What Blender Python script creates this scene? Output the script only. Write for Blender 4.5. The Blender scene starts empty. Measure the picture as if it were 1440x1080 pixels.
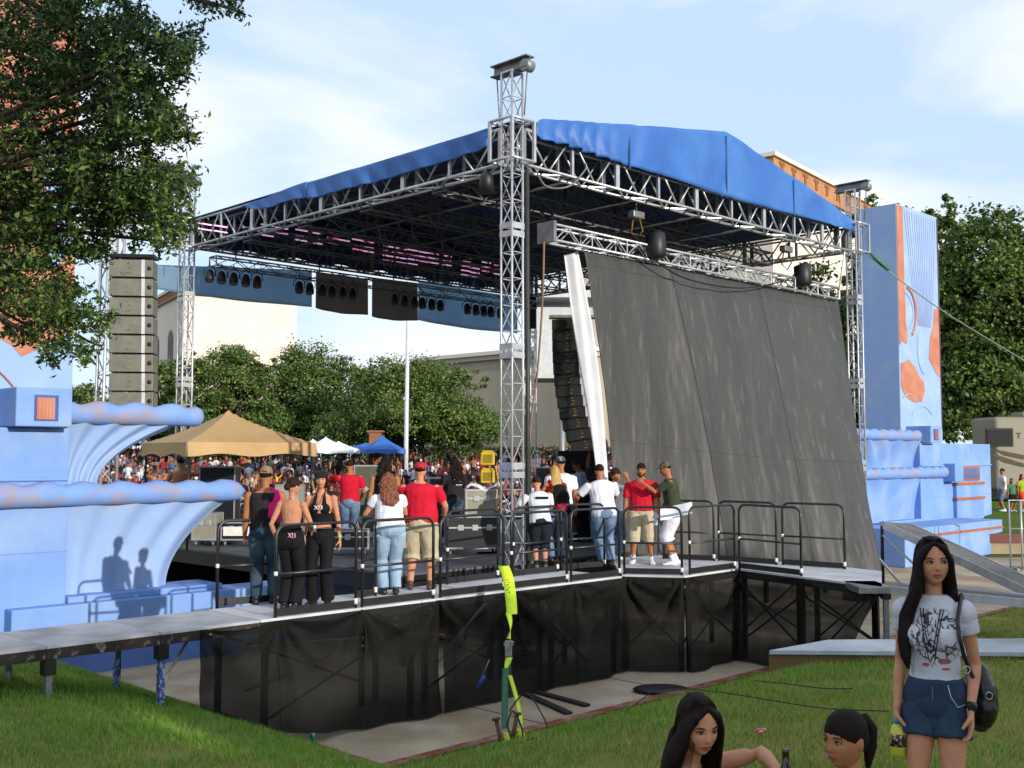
import bpy, bmesh, math, random
import numpy as np
from mathutils import Vector, Matrix, noise as mnoise
from math import sin, cos, pi, radians, sqrt, atan2, tan
V = Vector
scn = bpy.context.scene
COL = scn.collection
random.seed(7); np.random.seed(7)
rnd = random.random
def ru(a, b): return a + (b - a) * random.random()
# ---------------------------------------------------------------- camera
FPX = 1550.0; PITCH = math.atan(100 / FPX); CZ = 3.4
cam = bpy.data.cameras.new('camera'); camo = bpy.data.objects.new('camera', cam); COL.objects.link(camo)
camo.location = (0, 0, CZ); camo.rotation_euler = (pi / 2 + PITCH, 0, 0)
cam.sensor_width = 36; cam.lens = 36 * FPX / 1440; cam.clip_end = 3000; cam.clip_start = 0.05
scn.camera = camo
def ray(px, py):
    a = (px - 720) / FPX; b = -(py - 540) / FPX
    return V((a, cos(PITCH) - b * sin(PITCH), sin(PITCH) + b * cos(PITCH)))
def at(px, py, Y):
    d = ray(px, py); return V((0, 0, CZ)) + d * (Y / d.y)
def atz(px, py, z):
    d = ray(px, py); return V((0, 0, CZ)) + d * ((z - CZ) / d.z)
R2 = sqrt(.5)
E1 = V((R2, R2, 0)); E2 = V((-R2, R2, 0)); N0 = V((0, 18, 0))
def S(u, v, z=0): return N0 + E1 * u + E2 * v + V((0, 0, z))
def toS(p): d = p - N0; return d.dot(E1), d.dot(E2)
# ---------------------------------------------------------------- materials
def srgb(h):
    if isinstance(h, str):
        h = h.lstrip('#'); c = [int(h[i:i + 2], 16) / 255 for i in (0, 2, 4)]
        return tuple((x / 12.92 if x <= .04045 else ((x + .055) / 1.055) ** 2.4) for x in c) + (1,)
    return tuple(h) + (1,) if len(h) == 3 else tuple(h)
MATS = {}
def mat(name, c1, c2=None, scale=5., rough=.7, metal=0., bump=0., bscale=40., trans=0., emit=0., spec=.5, c3=None, s3=.7, stretch=None, sss=0, thr=(.35, .65), coat=0):
    if name in MATS: return MATS[name]
    m = bpy.data.materials.new(name); m.use_nodes = True; MATS[name] = m
    nt = m.node_tree; n = nt.nodes; L = nt.links; b = n['Principled BSDF']
    c1 = srgb(c1); c2 = srgb(c2) if c2 else tuple(x * .8 for x in c1[:3]) + (1,)
    tc = n.new('ShaderNodeTexCoord'); mp = n.new('ShaderNodeMapping'); L.new(tc.outputs['Object'], mp.inputs[0])
    if stretch: mp.inputs['Scale'].default_value = stretch
    nz = n.new('ShaderNodeTexNoise'); nz.inputs['Scale'].default_value = scale; nz.inputs['Detail'].default_value = 6; nz.inputs['Roughness'].default_value = .62
    L.new(mp.outputs[0], nz.inputs['Vector'])
    r = n.new('ShaderNodeValToRGB'); r.color_ramp.elements[0].position = thr[0]; r.color_ramp.elements[1].position = thr[1]
    r.color_ramp.elements[0].color = c1; r.color_ramp.elements[1].color = c2
    L.new(nz.outputs['Fac'], r.inputs[0]); out = r.outputs[0]
    if c3:
        n2 = n.new('ShaderNodeTexNoise'); n2.inputs['Scale'].default_value = s3; n2.inputs['Detail'].default_value = 4
        L.new(tc.outputs['Object'], n2.inputs['Vector'])
        r2 = n.new('ShaderNodeValToRGB'); r2.color_ramp.elements[0].position = .45; r2.color_ramp.elements[1].position = .65
        L.new(n2.outputs['Fac'], r2.inputs[0])
        mx = n.new('ShaderNodeMix'); mx.data_type = 'RGBA'; L.new(r2.outputs[0], mx.inputs[0]); L.new(out, mx.inputs[6]); mx.inputs[7].default_value = srgb(c3); out = mx.outputs[2]
    L.new(out, b.inputs['Base Color'])
    b.inputs['Roughness'].default_value = rough; b.inputs['Metallic'].default_value = metal
    b.inputs['Specular IOR Level'].default_value = spec
    if coat: b.inputs['Coat Weight'].default_value = coat
    if sss:
        b.inputs['Subsurface Weight'].default_value = sss; b.inputs['Subsurface Radius'].default_value = (.02, .008, .004)
    if bump:
        nb = n.new('ShaderNodeTexNoise'); nb.inputs['Scale'].default_value = bscale; nb.inputs['Detail'].default_value = 5
        L.new(mp.outputs[0], nb.inputs['Vector'])
        bp = n.new('ShaderNodeBump'); bp.inputs['Strength'].default_value = min(1, bump); bp.inputs['Distance'].default_value = .02
        L.new(nb.outputs['Fac'], bp.inputs['Height']); L.new(bp.outputs[0], b.inputs['Normal'])
    if emit:
        L.new(out, b.inputs['Emission Color']); b.inputs['Emission Strength'].default_value = emit
    if trans:
        t = n.new('ShaderNodeBsdfTransparent'); mxs = n.new('ShaderNodeMixShader'); mxs.inputs[0].default_value = trans
        o = n['Material Output']; L.new(b.outputs[0], mxs.inputs[1]); L.new(t.outputs[0], mxs.inputs[2]); L.new(mxs.outputs[0], o.inputs[0])
    return m
def leafmat(name, c1, c2, tl=.35):
    m = mat(name, c1, c2, scale=.9, rough=.55, thr=(.3, .7), spec=.35)
    nt = m.node_tree; n = nt.nodes; L = nt.links; b = n['Principled BSDF']; o = n['Material Output']
    src = b.inputs['Base Color'].links[0].from_socket
    g = n.new('ShaderNodeObjectInfo')
    t = n.new('ShaderNodeBsdfTranslucent'); L.new(src, t.inputs[0])
    mx = n.new('ShaderNodeMixShader'); mx.inputs[0].default_value = tl
    L.new(b.outputs[0], mx.inputs[1]); L.new(t.outputs[0], mx.inputs[2]); L.new(mx.outputs[0], o.inputs[0])
    return m
# ---------------------------------------------------------------- mesh builder
class MB:
    def __init__(s): s.v = []; s.f = []; s.m = []; s.cur = 0; s.sm = []; s.smooth = False
    def mi(s, i): s.cur = i; return s
    def addf(s, f): s.f.append(f); s.m.append(s.cur); s.sm.append(s.smooth)
    def add(s, vs, fs):
        o = len(s.v); s.v += [tuple(p) for p in vs]
        for f in fs: s.addf([i + o for i in f])
        return s
    def box(s, c, size, X=V((1, 0, 0)), Y=V((0, 1, 0)), Z=V((0, 0, 1))):
        c = V(c); a = [x / 2 for x in size]; vs = []
        for k in (-1, 1):
            for (i, j) in ((-1, -1), (1, -1), (1, 1), (-1, 1)): vs.append(c + X * (i * a[0]) + Y * (j * a[1]) + Z * (k * a[2]))
        return s.add(vs, [(3, 2, 1, 0), (4, 5, 6, 7), (0, 1, 5, 4), (1, 2, 6, 5), (2, 3, 7, 6), (3, 0, 4, 7)])
    def sbox(s, u0, u1, v0, v1, z0, z1):
        return s.box(S((u0 + u1) / 2, (v0 + v1) / 2, (z0 + z1) / 2), (abs(u1 - u0), abs(v1 - v0), abs(z1 - z0)), E1, E2)
    def frame(s, d, ref=None):
        d = V(d).normalized(); ref = V(ref) if ref is not None else (V((0, 0, 1)) if abs(d.z) < .9 else V((1, 0, 0)))
        a = ref - d * ref.dot(d)
        if a.length < 1e-5: a = V((0, 1, 0)) - d * d.y
        a.normalize(); return a, d.cross(a)
    def bar(s, p0, p1, r, n=6, r1=None, cap=True):
        p0 = V(p0); p1 = V(p1)
        if (p1 - p0).length < 1e-6: return s
        return s.tube([p0, p1], r if r1 is None else [r, r1], n, cap)
    def tube(s, pts, r, n=6, cap=True):
        pts = [V(p) for p in pts]; o = len(s.v); k = len(pts)
        rs = r if isinstance(r, (list, tuple)) else [r] * k
        sm = s.smooth; s.smooth = True if n > 4 else sm
        A = None
        for i, p in enumerate(pts):
            d = pts[min(i + 1, k - 1)] - pts[max(i - 1, 0)]
            if A is None: A, B = s.frame(d)
            else:
                dn = d.normalized(); A = A - dn * A.dot(dn)
                if A.length < 1e-4: A, B = s.frame(d)
                A.normalize(); B = dn.cross(A)
            for j in range(n):
                t = 2 * pi * (j + .5) / n; s.v.append(tuple(p + A * (cos(t) * rs[i]) + B * (sin(t) * rs[i])))
        for i in range(k - 1):
            for j in range(n):
                j2 = (j + 1) % n; s.addf([o + i * n + j, o + i * n + j2, o + (i + 1) * n + j2, o + (i + 1) * n + j])
        if cap:
            s.smooth = False; s.addf([o + j for j in range(n)][::-1]); s.addf([o + (k - 1) * n + j for j in range(n)])
        s.smooth = sm; return s
    def loft(s, rings, cap=True):
        """rings: list of (centre, axisA, axisB) – ellipse A cos + B sin"""
        n = 16; o = len(s.v); k = len(rings)
        for c, A, B in rings:
            for j in range(n):
                t = 2 * pi * j / n; s.v.append(tuple(V(c) + V(A) * cos(t) + V(B) * sin(t)))
        for i in range(k - 1):
            for j in range(n):
                j2 = (j + 1) % n; s.addf([o + i * n + j, o + i * n + j2, o + (i + 1) * n + j2, o + (i + 1) * n + j])
        if cap: s.addf([o + j for j in range(n)][::-1]); s.addf([o + (k - 1) * n + j for j in range(n)])
        return s
    def limb(s, pts, rads, ref, cap=True):
        """tapered limb with rounded ends; rads: (a,b) or r; ref gives the 'a' direction"""
        pts = [V(p) for p in pts]; k = len(pts); rings = []
        rr = [(r, r) if not isinstance(r, tuple) else r for r in rads]
        for i, p in enumerate(pts):
            d = (pts[min(i + 1, k - 1)] - pts[max(i - 1, 0)]).normalized(); A, B = s.frame(d, ref)
            if i == 0: rings.append((p - d * min(rr[0]) * .6, A * rr[0][0] * .55, B * rr[0][1] * .55))
            rings.append((p, A * rr[i][0], B * rr[i][1]))
            if i == k - 1: rings.append((p + d * min(rr[i]) * .6, A * rr[i][0] * .55, B * rr[i][1] * .55))
        return s.loft(rings)
    def ball(s, c, r, n=14, m=9, X=V((1, 0, 0)), Y=V((0, 1, 0)), Z=V((0, 0, 1))):
        r = (r, r, r) if not isinstance(r, (tuple, list)) else r; c = V(c); o = len(s.v)
        sm = s.smooth; s.smooth = True
        s.v.append(tuple(c - Z * r[2]))
        for i in range(1, m):
            ph = -pi / 2 + pi * i / m
            for j in range(n):
                t = 2 * pi * j / n; s.v.append(tuple(c + X * (r[0] * cos(ph) * cos(t)) + Y * (r[1] * cos(ph) * sin(t)) + Z * (r[2] * sin(ph))))
        s.v.append(tuple(c + Z * r[2])); e = len(s.v) - 1
        for j in range(n): s.addf([o, o + 1 + (j + 1) % n, o + 1 + j])
        for i in range(m - 2):
            for j in range(n):
                a = o + 1 + i * n; s.addf([a + j, a + (j + 1) % n, a + n + (j + 1) % n, a + n + j])
        a = o + 1 + (m - 2) * n
        for j in range(n): s.addf([a + j, a + (j + 1) % n, e])
        s.smooth = sm; return s
    def prism(s, poly, z0, z1):
        n = len(poly); vs = [(p[0], p[1], z0) for p in poly] + [(p[0], p[1], z1) for p in poly]
        fs = [list(range(n))[::-1], list(range(n, 2 * n))] + [[i, (i + 1) % n, n + (i + 1) % n, n + i] for i in range(n)]
        return s.add(vs, fs)
    def grid(s, fn, nu, nv, thick=None):
        o = len(s.v)
        for i in range(nu + 1):
            for j in range(nv + 1): s.v.append(tuple(fn(i / nu, j / nv)))
        for i in range(nu):
            for j in range(nv):
                a = o + i * (nv + 1) + j; s.addf([a, a + nv + 1, a + nv + 2, a + 1])
        return s
    def build(s, name, mats, parent=None, smooth=None, bevel=0):
        me = bpy.data.meshes.new(name)
        P = V((0, 0, 0)); q = parent
        while q is not None: P = P + q.location; q = q.parent
        v = [(a - P[0], b - P[1], c - P[2]) for a, b, c in s.v]
        me.from_pydata(v, [], s.f)
        if not isinstance(mats, (list, tuple)): mats = [mats]
        for m in mats: me.materials.append(m)
        if len(mats) > 1: me.polygons.foreach_set('material_index', s.m)
        if smooth is None: me.polygons.foreach_set('use_smooth', s.sm)
        else: me.polygons.foreach_set('use_smooth', [smooth] * len(s.f))
        me.update()
        o = bpy.data.objects.new(name, me); COL.objects.link(o)
        if parent is not None: o.parent = parent
        if bevel:
            b = o.modifiers.new('bevel', 'BEVEL'); b.width = bevel; b.segments = 2; b.limit_method = 'ANGLE'
        return o
def tag(o, label=None, cat=None, group=None, kind=None):
    if label: o['label'] = label
    if cat: o['category'] = cat
    if group: o['group'] = group
    if kind: o['kind'] = kind
    return o
def empty(name, loc, label=None, cat=None, group=None):
    o = bpy.data.objects.new(name, None); o.empty_display_size = .2; COL.objects.link(o); o.location = V(loc)
    return tag(o, label, cat, group)
KIDS = {}
def kids(o): return [c for c in COL.objects if c.parent == o]
def copy_tree(o, parent=None, label=None):
    c = o.copy(); COL.objects.link(c)
    if parent: c.parent = parent
    if label: c['label'] = label
    for k in kids(o): copy_tree(k, c)
    return c
def struct(o): o['kind'] = 'structure'; return o
def evalmesh(mb, voxel=None, smooth=0, name='m', disp=None, sub=0):
    """merge the builder's closed pieces into one continuous surface"""
    me = bpy.data.meshes.new(name); me.from_pydata(mb.v, [], mb.f); me.update()
    bm = bmesh.new(); bm.from_mesh(me); bmesh.ops.recalc_face_normals(bm, faces=bm.faces); bm.to_mesh(me); bm.free()
    o = bpy.data.objects.new(name, me); COL.objects.link(o)
    if voxel:
        r = o.modifiers.new('r', 'REMESH'); r.mode = 'VOXEL'; r.voxel_size = voxel; r.use_smooth_shade = True
    if smooth:
        sm = o.modifiers.new('s', 'SMOOTH'); sm.factor = .5; sm.iterations = smooth
    dg = bpy.context.evaluated_depsgraph_get(); dg.update()
    out = bpy.data.meshes.new_from_object(o.evaluated_get(dg)); out.name = name
    bpy.data.objects.remove(o); bpy.data.meshes.remove(me)
    if disp is not None:
        n = len(out.vertices); co = np.empty(n * 3, np.float32); out.vertices.foreach_get('co', co); co = co.reshape(-1, 3)
        no = np.empty(n * 3, np.float32); out.vertices.foreach_get('normal', no); no = no.reshape(-1, 3)
        co = disp(co, no); out.vertices.foreach_set('co', co.astype(np.float32).ravel()); out.update()
    out.polygons.foreach_set('use_smooth', [True] * len(out.polygons)); out.update()
    return out
def link_mesh(me, name, mats, parent=None):
    me.name = name
    me.materials.clear()
    for m in (mats if isinstance(mats, (list, tuple)) else [mats]): me.materials.append(m)
    o = bpy.data.objects.new(name, me); COL.objects.link(o)
    if parent is not None: o.parent = parent
    return o
def text_mesh(txt, size, ext=.004):
    c = bpy.data.curves.new('t', 'FONT'); c.body = txt; c.size = size; c.extrude = ext; c.align_x = 'CENTER'; c.align_y = 'CENTER'
    o = bpy.data.objects.new('t', c); COL.objects.link(o)
    dg = bpy.context.evaluated_depsgraph_get(); dg.update()
    me = bpy.data.meshes.new_from_object(o.evaluated_get(dg)); bpy.data.objects.remove(o); bpy.data.curves.remove(c)
    return me
def put_text(name, txt, size, m, parent, loc, X, Z, ext=.003):
    """text lying in plane X (reading direction) / Z (up), local to parent"""
    me = text_mesh(txt, size, ext); X = V(X).normalized(); Z = V(Z).normalized(); N_ = X.cross(Z)
    M4 = Matrix((( X.x, Z.x, N_.x, loc[0]), (X.y, Z.y, N_.y, loc[1]), (X.z, Z.z, N_.z, loc[2]), (0, 0, 0, 1)))
    me.transform(M4); return link_mesh(me, name, m, parent)
# ---------------------------------------------------------------- light and sky
SUN_AZ = V((.65, -.76, 0)).normalized(); SUN_EL = radians(13.5)
sd = V((SUN_AZ.x * cos(SUN_EL), SUN_AZ.y * cos(SUN_EL), sin(SUN_EL)))
sl = bpy.data.lights.new('sun', 'SUN'); sl.energy = 2.6; sl.angle = radians(.5); sl.color = (1, .92, .80)
so = bpy.data.objects.new('sun', sl); COL.objects.link(so); so.rotation_euler = sd.to_track_quat('Z', 'Y').to_euler(); so.location = (20, -20, 30)
w = bpy.data.worlds.new('World'); scn.world = w; w.use_nodes = True
nt = w.node_tree; nn = nt.nodes; LL = nt.links; bg = nn['Background']
sky = nn.new('ShaderNodeTexSky'); sky.sky_type = 'NISHITA'; sky.sun_disc = False; sky.sun_elevation = SUN_EL; sky.sun_rotation = math.atan2(SUN_AZ.x, SUN_AZ.y)
sky.air_density = 1.0; sky.dust_density = .6; sky.ozone_density = 2.5
tc = nn.new('ShaderNodeTexCoord'); mp = nn.new('ShaderNodeMapping'); mp.inputs['Scale'].default_value = (1.3, 1.3, 4.2); mp.inputs['Rotation'].default_value = (0, radians(16), radians(20))
LL.new(tc.outputs['Generated'], mp.inputs[0])
n1 = nn.new('ShaderNodeTexNoise'); n1.inputs['Scale'].default_value = 2.1; n1.inputs['Detail'].default_value = 7; n1.inputs['Roughness'].default_value = .5; n1.inputs['Distortion'].default_value = .35
LL.new(mp.outputs[0], n1.inputs['Vector'])
cr = nn.new('ShaderNodeValToRGB'); cr.color_ramp.elements[0].position = .40; cr.color_ramp.elements[0].color = (0.10,) * 3 + (1,); cr.color_ramp.elements[1].position = .60; cr.color_ramp.elements[1].color = (.92,) * 3 + (1,)
LL.new(n1.outputs['Fac'], cr.inputs[0])
mx = nn.new('ShaderNodeMix'); mx.data_type = 'RGBA'; LL.new(cr.outputs[0], mx.inputs[0]); LL.new(sky.outputs[0], mx.inputs[6]); mx.inputs[7].default_value = (4.3, 4.45, 4.65, 1)
mb = nn.new('ShaderNodeMix'); mb.data_type = 'RGBA'; mb.inputs[0].default_value = .8; LL.new(sky.outputs[0], mb.inputs[6]); mb.inputs[7].default_value = (2.55, 3.4, 4.45, 1); LL.new(mb.outputs[2], mx.inputs[6])
LL.new(mx.outputs[2], bg.inputs[0]); bg.inputs[1].default_value = .13
scn.view_settings.view_transform = 'Standard'; scn.view_settings.look = 'None'; scn.view_settings.exposure = .88; scn.view_settings.gamma = 1
# ================================================================ ground
def interp(t, tab):
    if t <= tab[0][0]: return tab[0][1]
    for (a, b), (c, d) in zip(tab, tab[1:]):
        if t <= c: return b + (d - b) * (t - a) / (c - a)
    return tab[-1][1]
HU = [(0, 0), (.15, .06), (1.4, .6), (2.1, .8), (3.1, 1.02), (8.2, 1.36), (9.6, 1.75), (20, 2.1), (60, 2.3)]
HV = [(0, 0), (.8, .12), (1.6, .42), (2.3, .74), (3.5, .80), (5, .86), (6.6, 1.1), (8.2, 1.36), (9.6, 1.75), (20, 2.1), (60, 2.3)]
KU, KV = -5.1, -3.1
def gh(x, y):
    u, v = toS(V((x, y, 0)))
    h = max(interp(KU - u, HU), interp(KV - v, HV))
    if h > .02: h += .035 * (mnoise.noise(V((x * .7, y * .7, 0)))) * min(1, h * 3)
    return h
m_turf = mat('turf', '#5c6b2c', '#6e703a', scale=2.2, rough=.95, c3='#857b4a', s3=.35, bump=.6, bscale=60, spec=.1)
m_conc = mat('concrete', '#b3a590', '#9c8d78', scale=.9, rough=.9, bump=.25, bscale=30, c3='#8c7b64', s3=.45, spec=.2)
m_kerb = mat('painted kerb', '#7b4038', '#93766a', scale=3.5, rough=.85, bump=.3, bscale=25, thr=(.45, .62), spec=.2)
m_dirt = mat('dirt', '#7a664c', '#6a573d', scale=.8, rough=1, spec=.1)
g = MB(); g.add([(-1500, -300, -.02), (1500, -300, -.02), (1500, 2400, -.02), (-1500, 2400, -.02)], [(0, 1, 2, 3)])
struct(g.build('ground', mat('far ground', '#4c5227', '#6a6540', scale=.08, rough=1, spec=.1)))
g = MB()
def patch(g, u0, u1, v0, v1, nu, nv):
    g.grid(lambda a, b: (lambda p: V((p.x, p.y, gh(p.x, p.y))))(S(u0 + (u1 - u0) * a, v0 + (v1 - v0) * b)), nu, nv)
patch(g, -26, -5.1, -26, 3.0, 90, 120); patch(g, -5.1, 16, -26, -3.1, 90, 90); patch(g, 16, 60, -26, -3.1, 44, 40)
patch(g, -26, -5.1, 3.0, 22, 30, 20); patch(g, -60, -26, -60, 22, 12, 16); patch(g, -26, 60, -60, -26, 16, 12)
struct(g.build('grass_bank', m_turf, smooth=True))
g = MB(); g.sbox(-5.1, 45, -3.1, 22, -.3, 0.0)
struct(g.build('pavement', m_conc))
g = MB()
for i in range(28):     # kerb in short cast lengths
    g.sbox(-5.1 + i * 2 + .006, -5.1 + i * 2 + 1.994, -3.22, -3.06, -.1, .055)
for i in range(4): g.sbox(-5.24, -5.08, -3.05 + i * 2, -3.05 + i * 2 + 1.99, -.1, .055)
struct(g.build('kerb', m_kerb, bevel=.012))
# slab joints and expansion strips
g = MB()
for u in (-2.4, .4, 3.2, 6, 8.8): g.sbox(u, u + .02, -3.0, 1, -.01, .004)
struct(g.build('pavement_joint', mat('joint', '#4a4036', '#3c342c')))
# audience lawn rising beyond the stage
def lawn_h(y): return interp(y, [(36, 0), (44, .05), (100, 2.5), (140, 3.0), (400, 3.0)])
g = MB(); g.grid(lambda a, b: V((-150 + 300 * a, 37 + 300 * b * b, lawn_h(37 + 300 * b * b) + .004)), 20, 30)
struct(g.build('lawn', mat('lawn turf', '#47552a', '#5b5a35', scale=.3, rough=1, spec=.1), smooth=True))
# bank with brown kerb on the far right
BX0 = 16.2
g = MB(); g.grid(lambda a, b: V((BX0 + 40 * a, 38.3 + 26 * b, .68 + .75 * min(1, b * 3.4))), 8, 12)
struct(g.build('grass_verge', mat('verge turf', '#3f5a1e', '#57652c', scale=.8, rough=1, spec=.1)))
g = MB(); g.box((BX0 + 20, 38.2, .55), (40, .3, .3)); struct(g.build('verge_kerb', mat('brown kerb', '#6e3a2e', '#5d332a', scale=3)))
g = MB(); g.box((BX0 + 20, 38.27, .19), (40, .3, .42)); struct(g.build('retaining_wall', mat('tan wall', '#a08c70', '#8c795e', scale=1.5)))
# ---- grass blades
def blades(name, n, region, hmin, hmax, wid, mats, seed, keep=None):
    rs = np.random.RandomState(seed)
    X = rs.uniform(region[0], region[1], n); Y = rs.uniform(region[2], region[3], n)
    P = []
    for x, y in zip(X, Y):
        if y < 2.2: continue
        if abs(x / y) > .50: continue
        u, v = (x + y - 18) * R2, (-x + y - 18) * R2
        if u > KU - .08 and v > KV - .1: continue
        wn = mnoise.noise(V((x * .9, y * .9, 5.))) + .5 * mnoise.noise(V((x * 3.1, y * 3.1, 2.)))
        if wn > .28 and rs.rand() < min(.75, (wn - .28) * 3): continue
        P.append((x, y, gh(x, y)))
    P = np.array(P); n = len(P)
    a = rs.uniform(0, 2 * pi, n); h = rs.uniform(hmin, hmax, n); w_ = wid * rs.uniform(.6, 1.3, n)
    # tufts: taller where the noise is high
    tn = np.array([mnoise.noise(V((p[0] * 2.1, p[1] * 2.1, 3.))) for p in P]); h *= (1 + .5 * tn)
    lean = rs.uniform(.1, .8, n) * h; la = rs.uniform(0, 2 * pi, n)
    dx, dy = np.cos(a) * w_ / 2, np.sin(a) * w_ / 2; lx, ly = np.cos(la) * lean, np.sin(la) * lean
    v = np.empty((n, 5, 3), np.float32)
    for i, (sx, t, k) in enumerate(((-1, 0, 1), (1, 0, 1), (-1, .55, .8), (1, .55, .8), (0, 1, 0))):
        v[:, i, 0] = P[:, 0] + sx * dx * k + lx * t * t; v[:, i, 1] = P[:, 1] + sx * dy * k + ly * t * t; v[:, i, 2] = P[:, 2] - .005 + h * t
    b = np.arange(n) * 5
    idx = np.stack([b, b + 1, b + 3, b + 2, b + 2, b + 3, b + 4], 1).ravel().astype(np.int32)
    me = bpy.data.meshes.new(name); me.vertices.add(n * 5); me.vertices.foreach_set('co', v.ravel())
    me.loops.add(n * 7); me.loops.foreach_set('vertex_index', idx)
    me.polygons.add(n * 2)
    ls = np.stack([np.arange(n) * 7, np.arange(n) * 7 + 4], 1).ravel().astype(np.int32); me.polygons.foreach_set('loop_start', ls)
    for m in mats: me.materials.append(m)
    ga = rs.rand(n); dry = np.array([mnoise.noise(V((p[0] * .45, p[1] * .45, 9.))) for p in P])
    # drier turf towards the right of the bank
    pd = np.clip(.12 + .10 * np.clip((P[:, 0] + 1) / 3, -1, 3) + .35 * dry, .03, .65)
    mi = np.where(ga < pd, 2, np.where(rs.rand(n) < .5, 0, 1)).astype(np.int32)
    me.polygons.foreach_set('material_index', np.repeat(mi, 2)); me.update(calc_edges=True); me.validate()
    o = bpy.data.objects.new(name, me); COL.objects.link(o); tag(o, 'short green lawn grass growing over the bank', 'grass', kind='stuff'); return o
gm = [leafmat('grass blade', '#78a038', '#93b250', .35), leafmat('grass blade dark', '#5a842a', '#72983a', .35), leafmat('grass blade dry', '#a19a58', '#b3a66c', .3)]
blades('grass', 330000, (-8.5, 9.5, 5.5, 19), .035, .085, .009, gm, 5)
blades('grass', 60000, (6, 20, 12, 29), .04, .09, .016, gm, 6)
# ================================================================ fountain wings
m_blue = mat('blue plaster', '#7798cf', '#6c8fc9', scale=1.1, rough=.85, bump=.12, bscale=30, c3='#86a0ca', s3=.9, spec=.25)
m_blue2 = mat('pale blue plaster', '#8ea8d4', '#829fce', scale=1.1, rough=.85, bump=.1, bscale=30, c3='#98aecf', s3=1.1, spec=.25)
m_roll = mat('stained blue plaster', '#6c90cf', '#7698d0', scale=1.5, rough=.8, bump=.15, bscale=20, spec=.25, c3='#8f8a9a', s3=2.6)
m_brick = mat('brick band', '#a8653f', '#8f5236', scale=6, rough=.9)
m_orange = mat('orange mural paint', '#b3705a', '#a66650', scale=2, rough=.85, c3='#b98068', s3=1.2)
def roll(g, u0, u1, vc, z, r, ph=0, taper=.0, per=.62):
    n = 60; pts = []; rs = []
    for i in range(n + 1):
        t = i / n; u = u0 + (u1 - u0) * t
        w_ = sin(2 * pi * abs(u - u0) / per + ph)
        e = 1.0
        du = abs(u1 - u)
        if du < r: e = sqrt(max(0.02, 1 - ((r - du) / r) ** 2))
        pts.append(S(u, vc, z + .015 * w_)); rs.append(r * (1 + .10 * w_) * e * (1 - taper * t))
    g.tube(pts, rs, 16)
def bowl(g, ua, ub_bot, ub_top, z0, z1, v0, sgn, nf=6, pw=2.0, depth=1.6, flare=.32):
    nu, nv = 90, 26
    def ue(b): return ub_bot + (ub_top - ub_bot) * b ** pw
    def f(a, b):
        u = ua + (ue(b) - ua) * a
        fl = .5 - .5 * cos(2 * a * pi * nf)
        v = v0 - flare * b ** 2 - .075 * fl + .45 * max(0, a - .85) * 2
        return S(u, v, z0 + (z1 - z0) * b)
    g.smooth = True; g.grid(f, nu, nv)
    def side(a, b):
        p = f(1, b); u = ue(b); v = toS(p)[1]
        return S(u - sgn * .3 * a * a, v + a * depth, z0 + (z1 - z0) * b)
    g.grid(side, 6, nv); g.smooth = False
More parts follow.
